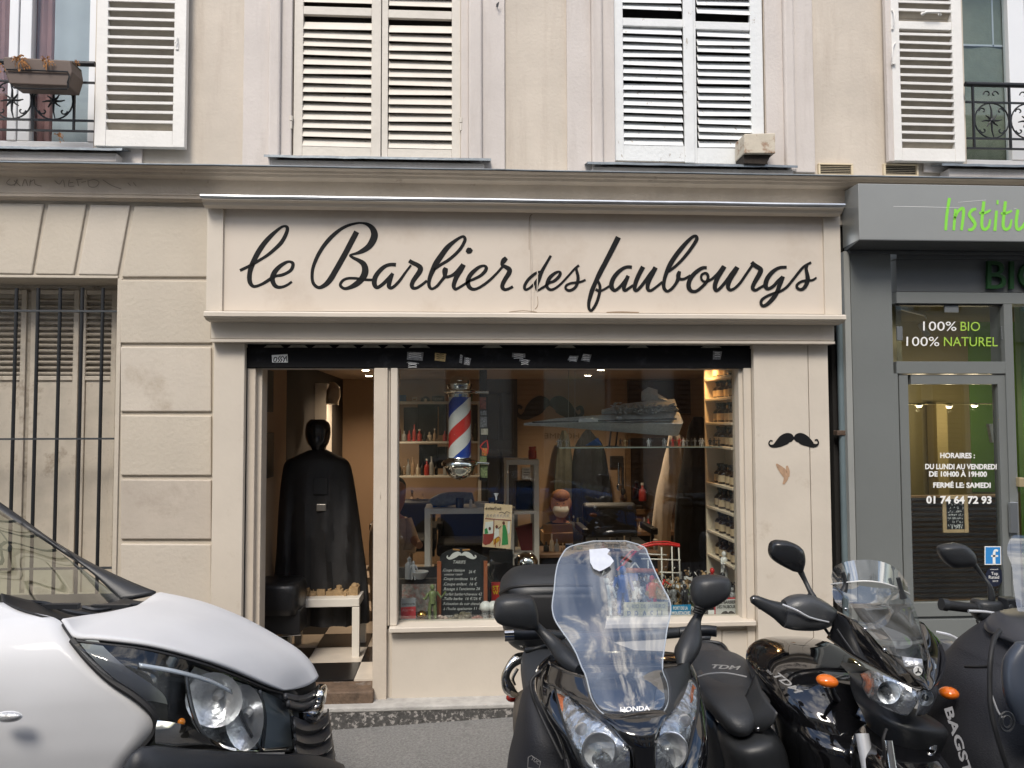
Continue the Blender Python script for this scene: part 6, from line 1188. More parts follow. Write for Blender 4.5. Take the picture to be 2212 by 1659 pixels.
for where, y, v, its in spots_:
    for i, (u, w_, h) in enumerate(its):
        cn, m = BXC[random.randrange(8)]; a = random.uniform(-2, 2); mb = MB(); mb.prism([Q(u-w_/2+a*.3, v-.3, y), Q(u+w_/2+a*.3, v-.3, y), Q(u+w_/2+a, v-h, y), Q(u-w_/2+a, v-h+abs(a)*.4, y)], (0, .06, 0))
        o = build('small_box', mb, m, label='%s %s box from the left %s' % (ORD[i], cn, where), cat='box', bev=.002)
        mb = MB(); mb.prism([Q(u-w_*.32, v-h*.3, y-.002), Q(u+w_*.32, v-h*.3, y-.002), Q(u+w_*.32, v-h*.62, y-.002), Q(u-w_*.32, v-h*.62, y-.002)], (0, .001, 0)); build('box_label', mb, BXC[random.randrange(8)][1], o)
for i, a in enumerate(((1290,1030,1318,1062,BXC[0][1]),(1318,985,1346,1010,PICM),(1262,1010+170,1290,1200,PICM),(1530,905,1545,950,PICM),(1128,1010,1150,1036,BXC[3][1]))):
    t = thing('wall_card', ('cream notice between the navy coat and the mirror','dim print above the cream notice','dim print low beside the counter','dark print beside the bottle shelves','grey notice beside the back door')[i], 'notice', Q((a[0]+a[2])/2, a[3], 4.38)); mb = MB(); bx2(mb, *a[:4], 4.37, 4.39); build('sheet', mb, a[4], t)
    for j in range(4):
        mb = MB(); f4 = plane_f(4.366); vv = a[1]+(a[3]-a[1])*(.2+.2*j); stroke(mb, [(a[0]+3, vv, 1.3), (a[2]-3-random.random()*6, vv, 1.3)], f4, 1); build('text_line', mb, CLR[1], t)
# wall lamp glow tubes, hanging tools
for i, u in enumerate((1336, 1345, 1460)):
    mb = MB(); mb.tube([Q(u, 1000, 4.3), Q(u+1, 1050+i*10, 4.28)], .012, 6); mb.ell(Q(u+1, 1052+i*10, 4.28), (.03,0,0), (0,.02,0), (0,0,.045), 8, 6); build('hanging_tool', mb, (CHR, BKW, CLR[5])[i], label=('thin chrome tool hanging left of the mirror','black tool hanging beside the chrome one','olive brush hanging right of the mirror')[i], cat='tool')
# ================================================================ white van
VAN = thing('parked_van', 'white panel van parked at the left, its bonnet and clear headlight facing right', 'van', (-2.2, -1.9, -.15))
VW = mat('van_white', (.63,.635,.65), .5, coat=.12, var=.05, vs=3, spec=.35); VB = mat('van_black_plastic', (.020,.022,.026), .45, bump=.1, bs=200); VG = glass('van_windshield', (.70,.80,.72), 1.5, 0, .05); RUB = mat('rubber_black', (.010,.010,.011), .6)
CLR_ = glass('headlamp_lens', (.93,.95,.96), 1.5, 0, .03); REF = mat('lamp_reflector', (.80,.82,.84), .30, .85, bump=.6, bs=30); HOU = mat('lamp_housing', (.09,.095,.10), .25, .3)
def sheet(name, G, m, parent, solid=.004, **k):
    mb = MB(); mb.grid(G); return build(name, mb, m, parent, solid=-solid if solid else 0, **k)
def gspl(rows, nu, nv):      # rows of Vectors -> smooth grid in both directions
    R = [[Vector(p) for p in spline([list(q) for q in r], nu)] for r in rows]; cols = len(R[0]); out = []
    C = [[Vector(p) for p in spline([list(r[j]) for r in R], nv)] for j in range(cols)]
    return [[C[j][i] for j in range(cols)] for i in range(len(C[0]))]
near = [(130,1342,-2.72),(155,1378,-2.76),(216,1384,-2.78),(324,1398,-2.74),(433,1426,-2.65),(505,1451,-2.54),(577,1482,-2.40),(609,1493,-2.31)]
crest = [(342,1285,-1.93),(397,1295,-1.93),(451,1310,-1.93),(523,1339,-1.93),(595,1378,-1.93),(642,1408,-1.94),(669,1436,-1.95),(683,1463,-1.97)]
rows = []
for i, (a, b) in enumerate(zip(near, crest)):
    A_, C_ = Q(*a), Q(*b); r = [A_]
    for t in (.33, .68):
        if i == 0: p = Q(*((216,1331,-2.45) if t < .5 else (290,1317,-2.18)))
        elif i == 7: p = Q(*((642,1488,-2.18) if t < .5 else (671,1477,-2.06)))
        else: p = A_.lerp(C_, t)+Vector((0, 0, .022 if t < .5 else .016))
        r.append(p)
    r += [C_, C_+Vector((-.08-(C_.x-A_.x)*.15, .30, -.10)), C_+Vector((-.30-(C_.x-A_.x)*.5, .72, -.34))]; rows.append(r)
sheet('bonnet', gspl(rows, 6, 5), VW, VAN, .01)
# side and fender
side_r = [(10,1306,-2.66),(72,1328,-2.70),(130,1344,-2.735),(155,1383,-2.775),(187,1422,-2.80),(234,1466,-2.815),(288,1502,-2.82),(322,1532,-2.82),(334,1558,-2.82),(328,1584,-2.82),(302,1618,-2.82),(272,1662,-2.815),(250,1720,-2.81),(240,1800,-2.80)]
zz_ = [-.0,.0,.0]; rows = []
for i, (u, v, y) in enumerate(side_r):
    rp = Q(u, v, y); rr2 = []
    for k_, f in enumerate((1.0, .7, .4, .15, 0)):
        x = rp.x-f*2.2; yy = y-.06*(1-(1-f)**2); rr2.append(Vector((x, yy, rp.z+(.02 if i < 3 else 0)*f)))
    rr2[-1] = rp; rows.append(rr2)
for i in range(3, len(rows)):          # shoulder: the side falls away below the belt crease
    for j in range(4): rows[i][j].y += 0.0
sheet('body_side', gspl(rows, 4, 4), VW, VAN, .008)
def path(pts, sub=5): return [Q(*p) for p in spline([list(q) for q in pts], sub)]
def seam(name, pts, r, m, parent=VAN):
    mb = MB(); mb.tube(path(pts), r, 6); return build(name, mb, m, parent)
seam('panel_gap', [(130,1342,-2.73),(140,1358,-2.765),(156,1382,-2.795)], .0035, RUB)
seam('lamp_seal', [(156,1382,-2.79),(190,1424,-2.815),(236,1468,-2.83),(290,1504,-2.835),(326,1536,-2.835),(338,1562,-2.83),(331,1588,-2.83),(306,1618,-2.83)], .010, RUB)
seam('lamp_gap', [(156,1384,-2.79),(216,1391,-2.79),(324,1405,-2.755),(433,1433,-2.665),(505,1459,-2.555),(577,1489,-2.41),(612,1500,-2.31),(630,1522,-2.27)], .0045, RUB)
# headlight: housing, reflectors, strip, lens
hl = [(157,1384,159,1387,-2.78),(190,1388,190,1424,-2.80),(234,1393,236,1466,-2.81),(288,1400,290,1502,-2.80),(330,1408,328,1537,-2.78),(362,1415,334,1592,-2.75),(400,1424,352,1613,-2.70),(450,1440,410,1619,-2.62),(505,1460,475,1625,-2.53),(560,1483,541,1629,-2.43),(606,1499,600,1629,-2.33),(628,1520,636,1626,-2.27)]
def lampgrid(off, bl=.03):
    G = []
    for r in spline([list(q) for q in hl], 4):
        a, b = Q(r[0], r[1], r[4]), Q(r[2], r[3], r[4]-.02); G.append([a.lerp(b, t/8)+Vector((.6*bl*math.sin(math.pi*t/8), off-bl*math.sin(math.pi*t/8), 0)) for t in range(9)])
    return G
HL = build('headlight', (lambda m: (m.grid(lampgrid(.11, .0)), m)[1])(MB()), HOU, VAN)
mb = MB(); mb.grid(lampgrid(-.004)); build('lens', mb, CLR_, HL)
def refl(u, v, y, ru, rv, dep, m=REF, name='reflector'):
    c = Q(u, v, y); a = Q(u+ru, v, y)-c; b = Q(u, v-rv, y)-c; mb = MB(); G = []
    for i in range(7):
        t = i/6; G.append([c+Vector((0, dep*(1-t*t), 0))+(a*math.cos(k_*math.pi/12)+b*math.sin(k_*math.pi/12))*max(t, .02) for k_ in range(24)])
    mb.grid(G, True, True); mb.tube([c+Vector((0,dep*.9,0)), c+Vector((0,dep*.25,0))], [.016,.010], 10); return build(name, mb, m, HL)
refl(462, 1512, -2.635, 62, 60, .06); refl(528, 1550, -2.54, 42, 72, .05)
mb = MB(); mb.patch([(340,1556,-2.845,336,1606,-2.85),(400,1566,-2.79,380,1614,-2.80),(445,1590,-2.70,430,1620,-2.71),(500,1615,-2.56,498,1624,-2.56),(560,1617,-2.46,560,1626,-2.46),(630,1612,-2.30,632,1624,-2.30)], 5, 4, .01); build('chrome_strip', mb, CHP, HL)
mb = MB(); mb.patch([(420,1440,-2.60,400,1470,-2.63),(480,1462,-2.52,415,1560,-2.60),(520,1475,-2.46,470,1612,-2.52),(562,1492,-2.38,550,1620,-2.41)], 5, 4, .0); build('ribbed_panel', mb, mat('ribbed_grey', (.42,.43,.44), .35, .5, bump=.9, bs=60), HL)
mb = MB(); mb.patch([(560,1490,-2.38,552,1618,-2.40),(600,1508,-2.31,600,1620,-2.31),(624,1528,-2.25,632,1618,-2.25)], 5, 4, .0); build('inner_panel', mb, mat('lamp_bluegrey', (.20,.235,.255), .4, .2), HL)
for pts in ([(498,1462,-2.56),(512,1520,-2.57),(538,1580,-2.53),(566,1622,-2.45)], [(402,1446,-2.66),(408,1500,-2.70),(425,1560,-2.70),(455,1606,-2.66)], [(560,1490,-2.44),(572,1550,-2.42),(566,1618,-2.43)]):
    mb = MB(); P = path(pts, 5); mb.grid([[p+Vector((-.006,.0,0)), p+Vector((0,-.006,0)), p+Vector((.006,.0,0))] for p in P]); build('lamp_divider', mb, HOU, HL, solid=.004)
mb = MB(); mb.grid([[p, p+Vector((.004,-.004,-.012))] for p in path([(300,1432,-2.84),(380,1446,-2.79),(450,1466,-2.70),(500,1490,-2.62)], 6)]); build('sky_reflection_strip', mb, mat('strip_paleblue', (.42,.47,.52), .25, .3), HL, solid=.003)  # sky reflection on the lens, put in as a pale blue strip
mb = MB(); mb.ell(Q(392,1560,-2.66), (.012,0,0), (0,.012,0), (0,0,.012), 8, 6); build('indicator_bulb', mb, mat('amber_lamp', (.7,.22,.02), .3), HL)
# bumper and grille
mb = MB(); G = []
for u, v, y in ((240,1720,-2.88),(270,1664,-2.885),(305,1618,-2.87),(400,1622,-2.76),(500,1630,-2.62),(600,1634,-2.42),(645,1632,-2.30),(700,1640,-2.10),(738,1655,-1.95)):
    a = Q(u, v, y-.012); G.append([a, a+Vector((.015,-.02,-.03)), a+Vector((.03,-.02,-.15)), a+Vector((.0,.02,-.38))])
mb.grid(gspl(G, 3, 3)); build('bumper', mb, VB, VAN, solid=-.01)
mb = MB(); G = []
for u, v, y in ((609,1494,-2.29),(642,1490,-2.17),(672,1480,-2.06),(690,1474,-1.97)):
    a = Q(u, v, y); G.append([a+Vector((-.03,.05,.0)), a+Vector((.0,.05,-.2)), a+Vector((.04,.05,-.42))])
mb.grid(gspl(G, 3, 3)); build('grille_backing', mb, RUB, VAN, solid=.01)
GRL_ = mat('grille_plastic', (.035,.037,.042), .38, bump=.15, bs=260)
for a in ([(616,1503,-2.31),(648,1508,-2.17),(672,1500,-2.06),(684,1490,-1.98)],[(622,1518,-2.31),(650,1524,-2.17),(676,1516,-2.05),(690,1502,-1.97)]):
    P = path(a, 6); mb = MB(); G = [[p+Vector((0,-.012,.012)), p+Vector((.004,-.02,0)), p+Vector((0,-.012,-.012))] for p in P]; mb.grid(G); build('grille_slat', mb, GRL_, VAN, solid=.012)
for l, r, dr_ in ((1572,1558,0),(1600,1583,4),(1626,1611,7),(1652,1637,11),(1682,1664,14)):
    P = path([(633+dr_*.3,l-6,-2.30),(655+dr_*.5,l+2,-2.19),(685+dr_,l-2,-2.06),(706+dr_,r-4,-1.95),(708+dr_,r-12,-1.85)], 6); mb = MB()
    G = [[p+Vector((-.004,.03,.018)), p+Vector((.004,-.010,.014)), p+Vector((.010,-.018,0)), p+Vector((.0,-.012,-.014)), p+Vector((-.008,.03,-.014))] for p in P]; mb.grid(G); build('grille_slat', mb, GRL_, VAN, solid=.006)
mb = MB(); mb.sloft([(683,1484,702,1484,-2.0,.08),(676,1496,705,1492,-2.0,.11),(682,1508,704,1507,-2.0,.11),(686,1520,702,1519,-2.0,.06)], 16, 4, p=.6); build('front_badge', mb, CHP, VAN)
mb = MB(); mb.sloft([(640,1530,650,1530,-2.12,.1),(646,1525,690,1522,-2.08,.16),(640,1540,698,1534,-2.08,.16),(640,1552,694,1548,-2.08,.12),(650,1560,686,1556,-2.08,.06)], 16, 4, p=.8); build('badge_surround', mb, mat('smoked_chrome', (.35,.35,.36), .15, 1.0), VAN)
# windshield
b6 = [(-200,1250,-2.80),(-80,1268,-2.74),(0,1283,-2.64),(80,1301,-2.45),(160,1311,-2.15),(230,1306,-1.80),(266,1295,-1.42)]
Uv = Vector((-1.0, .04, .67)); base = [Q(*p) for p in b6]
G = [[p+Uv*(t*1.15)+Vector((0,0,.03*math.sin(math.pi*t))) for p in base] for t in (0, .25, .5, .75, 1)]
mb = MB(); mb.grid(gspl(G, 4, 3)); build('windshield', mb, VG, VAN)
mb = MB(); mb.patch([(262,1298,-1.42,337,1281,-1.38),(202,1240,-1.36,274,1257,-1.34),(144,1194,-1.33,190,1217,-1.3),(72,1144,-1.30,105,1166,-1.28),(0,1106,-1.28,24,1106,-1.26),(-150,1003,-1.28,-125,1003,-1.26)], 6, 5, .015); build('pillar', mb, VB, VAN, solid=.02)
cw = [((0,1283,-2.64),(4,1303,-2.66)),((50,1297,-2.55),(54,1325,-2.71)),((105,1306,-2.38),(130,1343,-2.71)),((165,1311,-2.15),(216,1332,-2.44)),((225,1307,-1.85),(290,1319,-2.17)),((255,1300,-1.6),(326,1303,-2.0)),((268,1294,-1.42),(341,1288,-1.92))]
G = [[Q(*a), Q(*a).lerp(Q(*b), .35)+Vector((0,0,-.015)), Q(*a).lerp(Q(*b), .7)+Vector((0,0,-.02)), Q(*b)+Vector((0,0,.004))] for a, b in cw]
sheet('cowl', gspl(G, 3, 4), RUB, VAN, .006)
def wiper(pts, r=.008):
    mb = MB(); P = path(pts, 4); mb.tube(P, r, 6); q = P[len(P)//2]; mb.obox(q+Vector((0,-.004,.006)), (.06,.02,-.005), (0,.012,0), (0,0,.008)); build('wiper', mb, VB, VAN)
wiper([(205,1330,-2.42),(150,1322,-2.46),(100,1304,-2.46),(40,1300,-2.55)]); wiper([(322,1305,-2.0),(270,1308,-2.06),(215,1318,-2.2),(180,1312,-2.2)])
# cab interior
INT = mat('cab_interior', (.20,.22,.19), .8, var=.2, vs=4); 
mb = MB(); mb.obox(Vector((-2.05, -1.95, .98)), (.45,0,0), (0,.68,0), (0,0,.07)); build('dashboard', mb, VB, VAN, bev=.03)
mb = MB(); mb.obox(Vector((-3.0, -1.95, 1.25)), (.02,0,0), (0,.8,0), (0,0,.5)); build('bulkhead', mb, INT, VAN)
for yy in (-2.35, -1.6):
    mb = MB(); mb.obox(Vector((-2.75, yy, 1.05)), (.07,0,.0), (0,.22,0), (0,0,.36)); build('seat_back', mb, mat('seat_cloth', (.10,.11,.10), .9), VAN, bev=.05)
mb = MB(); mb.tube([Vector((-2.33+.06*math.cos(a), -2.35+.19*math.sin(a), 1.13+.17*math.cos(a))) for a in [i*math.pi/10 for i in range(21)]], .013, 6, cap=False); build('steering_wheel', mb, RUB, VAN)
mb = MB(); mb.box(-5.6, -3.05, -2.90, -1.0, .15, 1.98); build('cargo_body', mb, VW, VAN, bev=.12, seg=4)
mb = MB(); mb.box(-3.1, -2.62, -2.80, -1.1, 1.88, 1.96); build('cab_roof', mb, VW, VAN, bev=.03)
mb = MB(); mb.grid([[Vector((-3.3, -1.02, z)), Vector((-1.4, -1.05, z*.98)), Vector((-.95, -1.35, z*.9))] for z in (.05, .5, .93)]); build('far_side', mb, VW, VAN, solid=.01)
for x, yy in ((-1.55, -2.72), (-1.55, -1.2), (-4.7, -2.75), (-4.7, -1.15)):
    mb = MB(); mb.lathe((x, yy-.1, .17), [(.02,0),(.30,.0),(.325,.03),(.325,.17),(.30,.2),(.02,.2)], 28, (0,1,0)); w_ = build('wheel', mb, RUB, VAN)
mb = MB(); mb.ell(Q(18, 1548, -2.905), (.034,0,0), (0,.012,0), (0,0,.0125), 16, 8); build('side_marker', mb, mat('clear_plastic_lamp', (.6,.6,.6), .12, .5, bump=.5, bs=120), VAN)
mb = MB(); mb.ell(Q(18, 1548, -2.897), (.038,0,0), (0,.008,0), (0,0,.0155), 16, 8); build('marker_rim', mb, PVC, VAN)
# ================================================================ two-wheelers
MBK = mat('matt_black_plastic', (.022,.024,.027), .42, bump=.12, bs=240); GBK = mat('gloss_black', (.006,.006,.007), .06, coat=1.0, spec=.6); LEA = mat('seat_leather', (.028,.031,.036), .5, bump=.2, bs=160); CLO = mat('cover_cloth', (.016,.017,.022), .62, bump=.25, bs=170)
SCG = glass('scooter_screen', (.72,.78,.86), 1.5, .02, .20, dirt=.16); LNS = CLR_; AMBR = mat('amber_plastic', (.75,.16,.01), .18, coat=.8); TYR = mat('tyre', (.016,.016,.016), .85, bump=.4, bs=80); SIL = mat('silver_paint', (.60,.61,.63), .3, .35)
def lo(name, rows, m, parent, n=20, sub=5, p=.75, label=None):
    mb = MB(); mb.sloft(rows, n, sub, p); return build(name, mb, m, parent, label=label)
def pa(name, rows, m, parent, bulge=0.0, nc=10, sub=4, solid=.003, label=None):
    mb = MB(); mb.patch(rows, nc, sub, bulge); return build(name, mb, m, parent, solid=solid, label=label)
def tb(name, pts, r, m, parent, n=10, sub=5):
    P = spline([list(q) for q in pts], sub) if len(pts) > 2 else [list(q) for q in pts]
    if hasattr(r, '__len__'): r = [q[0] for q in spline([[a, a] for a in r], sub)] if len(pts) > 2 else r
    mb = MB(); mb.tube([Q(*q) for q in P], r, n); return build(name, mb, m, parent)
def wheel(parent, c, R, w_, ax=(1, 0, 0)):
    mb = MB(); mb.lathe(Vector(c)-Vector(ax)*w_/2, [(R*.66,0),(R*.9,.0),(R*.98,w_*.25),(R,w_*.5),(R*.98,w_*.75),(R*.9,w_),(R*.66,w_)], 30, ax); o = build('wheel', mb, TYR, parent)
    mb = MB(); mb.lathe(Vector(c)-Vector(ax)*w_*.3, [(.03,0),(R*.15,0),(R*.64,w_*.1),(R*.68,w_*.3),(R*.64,w_*.5),(R*.1,w_*.6)], 24, ax); build('rim', mb, SIL, o)
# ---------------- maxi scooter
A1 = thing('maxi_scooter', 'black maxi scooter with a tall dirty windshield and a top case, facing the street', 'scooter', (.35, -1.9, -.15))
ws = [(1282,1169,1352),(1231,1181,1390),(1214,1199,1400),(1205,1218,1408),(1200,1243,1419),(1197,1275,1435),(1194,1296,1446),(1193,1315,1449),(1198,1337,1446),(1211,1359,1441),(1231,1387,1437),(1246,1414,1433),(1256,1440,1431),(1264,1456,1434),(1269,1475,1442),(1277,1506,1446),(1288,1527,1440),(1302,1541,1430),(1324,1552,1412),(1352,1558,1385)]
wy = lambda v: -2.12-.60*(v-1168)/390
W = MB(); G = []
for a, v, b in [tuple(q) for q in spline([list(map(float, q)) for q in ws], 3)]:
    y = wy(v); bl = .085*((b-a)/255)**1.2; 
    G.append([Q(a+(b-a)*j/16, v, y-bl*math.sin(math.pi*j/16)) for j in range(17)])
W.grid(G); build('windshield', W, SCG, A1)
mb = MB(); mb.tube([r[0] for r in G[::-1]]+G[0][1:-1]+[r[-1] for r in G]+G[-1][::-1][:1], .0026, 6, cap=False); build('windshield_rim', mb, mat('clear_rim', (.42,.46,.50), .15, .2), A1)
def fW(u, v):
    s = min(1, max(0, (u-1195)/250)); return Q(u, v, wy(v)-.085*math.sin(math.pi*s)-.006)
mb = MB(); pts = [(1273,1187),(1310,1184),(1318,1188),(1312,1197),(1320,1203),(1326,1212),(1318,1222),(1305,1230),(1295,1234),(1282,1228),(1275,1215)]; mb.prism([fW(u, v) for u, v in pts], (0,.0008,0)); build('torn_sticker', mb, mat('torn_white', (.52,.55,.62), .7, var=.1, vs=40), A1)
mb = MB(); mb.prism([fW(u, v) for u, v in [(1356,1174),(1372,1178),(1384,1188),(1378,1191),(1366,1186),(1352,1180)]], (0,.0008,0)); build('tape_scrap', mb, mat('tape_grey', (.16,.16,.16), .6, var=.4, vs=60), A1)
mb = MB(); text_on(mb, 'HONDA', (1340,1537.5), (1404,1534), 9.5, lambda u, v: Q(u, v, wy(v)-.06), bold=.03); build('lettering', mb, WHT, A1)
lo('front_fairing', [(1182,1424,1486,1420,-2.27,.20),(1160,1450,1498,1445,-2.32,.28),(1156,1490,1508,1485,-2.38,.36),(1172,1530,1516,1530,-2.44,.42),(1196,1575,1519,1575,-2.50,.44),(1212,1620,1514,1620,-2.54,.46),(1225,1680,1500,1680,-2.56,.48),(1240,1760,1480,1760,-2.56,.46)], GBK, A1, 28)
pa('cowl_panel', [(1186,1428,-2.42,1262,1460,-2.58),(1176,1470,-2.47,1276,1506,-2.66),(1196,1480,-2.52,1300,1542,-2.74),(1240,1506,-2.62,1330,1558,-2.80)], GBK, A1, .02)
pa('cowl_panel', [(1432,1445,-2.56,1488,1426,-2.42),(1444,1480,-2.62,1492,1466,-2.47),(1444,1520,-2.68,1484,1490,-2.52),(1425,1552,-2.76,1458,1526,-2.66)], MBK, A1, .02)
lo('nose_panel', [(1300,1546,1440,1538,-2.74,.06),(1318,1566,1428,1560,-2.76,.12),(1340,1592,1420,1588,-2.77,.14),(1355,1612,1414,1606,-2.77,.14),(1360,1680,1412,1680,-2.76,.14),(1370,1750,1402,1750,-2.74,.12)], GBK, A1)
def lamp(left, label):
    if left: rw = [(1198,1480,1204,1482),(1202,1499,1238,1503),(1209,1530,1272,1536),(1218,1560,1304,1562),(1229,1590,1337,1592),(1238,1612,1357,1612),(1250,1640,1361,1642),(1266,1672,1361,1672)]; ys = [(-2.50,-2.53),(-2.54,-2.60),(-2.60,-2.68),(-2.65,-2.75),(-2.69,-2.80),(-2.72,-2.83),(-2.74,-2.84),(-2.74,-2.84)]
    else: rw = [(1488,1468,1494,1466),(1470,1496,1506,1484),(1449,1528,1508,1518),(1432,1556,1504,1550),(1420,1584,1497,1580),(1413,1606,1490,1610),(1413,1640,1481,1642),(1414,1672,1470,1672)]; ys = [(-2.53,-2.50),(-2.60,-2.54),(-2.68,-2.60),(-2.75,-2.66),(-2.80,-2.70),(-2.83,-2.73),(-2.84,-2.75),(-2.84,-2.75)]
    R1 = [(a, b, y[0]+.035, c, d, y[1]+.035) for (a, b, c, d), y in zip(rw, ys)]; R2 = [(a, b, y[0]-.006, c, d, y[1]-.006) for (a, b, c, d), y in zip(rw, ys)]
    h = pa('headlight', R1, mat('lamp_silver', (.62,.63,.65), .22, .9, bump=.9, bs=34), A1, .01, label=label)
    mb = MB(); mb.patch(R2, 10, 4, .02); build('lens', mb, LNS, h)
    k_ = 1 if left else -1; cx = 1294 if left else 1449
    c0 = Q(cx, 1622, -2.775); mb = MB(); G = []; 
    a, b = Q(cx+36, 1622, -2.80)-c0, Q(cx, 1582, -2.80)-c0
    for i in range(8): t = i/7; G.append([c0+Vector((0, .022*(1-t*t), 0))+(a*math.cos(q*math.pi/14)+b*math.sin(q*math.pi/14))*max(t, .03) for q in range(28)])
    mb.grid(G, True, True); build('reflector_bowl', mb, mat('bowl_silver', (.72,.73,.74), .45, .0, bump=1.0, bs=22), h); mb = MB(); mb.tube([G[-1][i % 28] for i in range(29)], .003, 6, cap=False); build('reflector_ring', mb, REF, h)
    mb = MB(); mb.tube([c0+Vector((0,.02,0)), c0+Vector((0,-.004,0))], [.012,.009], 12); build('bulb', mb, REF, h)
    if left: mb = MB(); mb.patch([(1203,1497,-2.525,1212,1500,-2.54),(1207,1512,-2.545,1240,1520,-2.58),(1213,1534,-2.58,1266,1544,-2.64),(1222,1556,-2.61,1262,1552,-2.65)], 6, 3, .0)
    else: mb = MB(); mb.patch([(1496,1478,-2.52,1503,1486,-2.52),(1494,1496,-2.56,1506,1504,-2.53),(1492,1516,-2.59,1505,1520,-2.57),(1490,1532,-2.61,1502,1536,-2.59)], 6, 3, .0)
    build('indicator', mb, mat('amber_facets', (.62,.17,.06), .2, .2, bump=1.0, bs=60), h)
    cc = Q(1256 if left else 1478, 1574 if left else 1556, -2.72); mb = MB(); mb.lathe(cc, [(.02,0),(.018,-.01),(.008,-.012)], 16, (0,1,0)); build('side_lamp', mb, REF, h)
    tb('lamp_edge', [(a-1*k_ if left else c+1, (b if left else d), (y[0] if left else y[1])-.004) for (a, b, c, d), y in zip(rw, ys)], .004, RUB, h, 6)
lamp(True, 'headlight on the side nearer the van'); lamp(False, 'headlight on the side nearer the motorcycle')
lo('mirror', [(1098,1285,1136,1286,-2.25,.05),(1080,1290,1149,1290,-2.25,.09),(1069,1300,1156,1300,-2.25,.11),(1066,1318,1161,1318,-2.25,.12),(1068,1335,1163,1336,-2.25,.11),(1080,1347,1163,1350,-2.25,.09),(1120,1357,1160,1359,-2.25,.05)], MBK, A1, 24, label='lower mirror in front of the chalkboard')
tb('mirror_stem', [(1152,1346,-2.25),(1172,1366,-2.25),(1200,1395,-2.28),(1226,1424,-2.34),(1252,1446,-2.40)], [.016,.018,.028,.034,.020], MBK, A1)
lo('mirror', [(1528,1243,1562,1244,-2.30,.05),(1506,1248,1573,1249,-2.30,.09),(1496,1258,1576,1260,-2.30,.11),(1493,1280,1575,1276,-2.30,.12),(1496,1298,1567,1290,-2.30,.11),(1503,1311,1548,1304,-2.30,.08),(1512,1318,1530,1314,-2.30,.04)], MBK, A1, 24, label='upper mirror in front of the moustache plate')
tb('mirror_stem', [(1517,1308,-2.30),(1508,1330,-2.30),(1500,1352,-2.31),(1492,1385,-2.34),(1480,1415,-2.38),(1474,1440,-2.42)], [.022,.016,.024,.040,.038,.018], MBK, A1)
for k_ in range(3): tb('bellows_ring', [(1501-k_*2,1310+k_*5,-2.335),(1520-k_*2,1316+k_*5,-2.335)], .005, RUB, A1, 6)
tc_ = lo('top_case', [(1135,1224,1262,1222,-1.15,.10),(1108,1232,1290,1230,-1.15,.30),(1090,1248,1300,1248,-1.15,.42),(1081,1266,1306,1266,-1.15,.46),(1079,1300,1306,1300,-1.15,.48),(1084,1345,1302,1345,-1.15,.44),(1094,1378,1292,1380,-1.15,.36),(1112,1396,1270,1398,-1.15,.2)], MBK, A1, 28, p=.6)
tb('case_rim', [(1080,1282,-1.20),(1110,1268,-1.40),(1180,1264,-1.42),(1280,1264,-1.40)], .008, RUB, A1)
pa('case_recess', [(1118,1285,-1.42,1290,1284,-1.42),(1112,1330,-1.425,1290,1330,-1.425),(1128,1372,-1.40,1280,1372,-1.40)], RUB, A1)
tb('grip', [(1108,1371,-2.12),(1135,1372,-2.12),(1166,1368,-2.12)], .021, MBK, A1); tb('bar_end', [(1090,1373,-2.12),(1110,1372,-2.12)], .022, CHR, A1, 14); tb('brake_lever', [(1137,1405,-2.2),(1160,1400,-2.22),(1190,1392,-2.2)], [.012,.007,.008], MBK, A1)
tb('handlebar', [(1160,1370,-2.12),(1200,1372,-2.05),(1260,1378,-2.0),(1400,1372,-2.0),(1470,1366,-2.05)], .02, MBK, A1); tb('grip', [(1470,1366,-2.05),(1520,1362,-2.08),(1548,1364,-2.1)], .021, MBK, A1)
lo('handlebar_cover', [(1215,1370,1300,1372,-2.0,.10),(1200,1390,1330,1392,-2.05,.16),(1205,1430,1420,1430,-2.1,.2),(1215,1470,1430,1470,-2.15,.2)], MBK, A1)
lo('seat', [(1150,1404,1290,1404,-1.35,.3),(1138,1425,1300,1425,-1.5,.7),(1128,1460,1310,1460,-1.6,.9),(1135,1520,1310,1520,-1.6,.9),(1160,1600,1300,1600,-1.6,.9)], LEA, A1, 24)
tb('rear_handle', [(1146,1419,-1.25),(1118,1424,-1.28),(1100,1442,-1.30),(1092,1464,-1.30),(1100,1488,-1.30),(1114,1500,-1.28)], [.022,.028,.020,.022,.030,.018], CHP, A1); tb('rear_handle', [(1118,1445,-1.25),(1108,1465,-1.25),(1112,1480,-1.25)], .008, CHP, A1)
mb = MB(); mb.ell(Q(1106,1507,-1.2), (.03,0,0), (0,.03,0), (0,0,.02), 12, 8); build('tail_lamp', mb, mat('red_lens', (.35,.02,.01), .2), A1)
lo('leg_cover', [(1142,1488,1172,1492,-2.15,.12),(1130,1510,1195,1515,-2.15,.3),(1122,1550,1225,1552,-2.15,.45),(1112,1600,1262,1600,-2.15,.5),(1100,1650,1300,1650,-2.15,.55),(1092,1720,1330,1720,-2.15,.55)], CLO, A1, 26)
tb('cover_edge', [(1168,1450,-2.44),(1148,1470,-2.46),(1150,1500,-2.48),(1166,1540,-2.50),(1190,1590,-2.56),(1215,1640,-2.60)], .006, RUB, A1)
mb = MB(); text_on(mb, 'TUC', (1146,1640), (1163,1652), 7, plane_f(-2.45)); stroke(mb, [(1141,1636,1.2),(1148,1632,1.2),(1168,1645,1.2),(1164,1662,1.2),(1140,1658,1.2),(1141,1636,1.2)], plane_f(-2.45), 1); build('cover_print', mb, mat('print_grey', (.3,.3,.3), .7), A1)
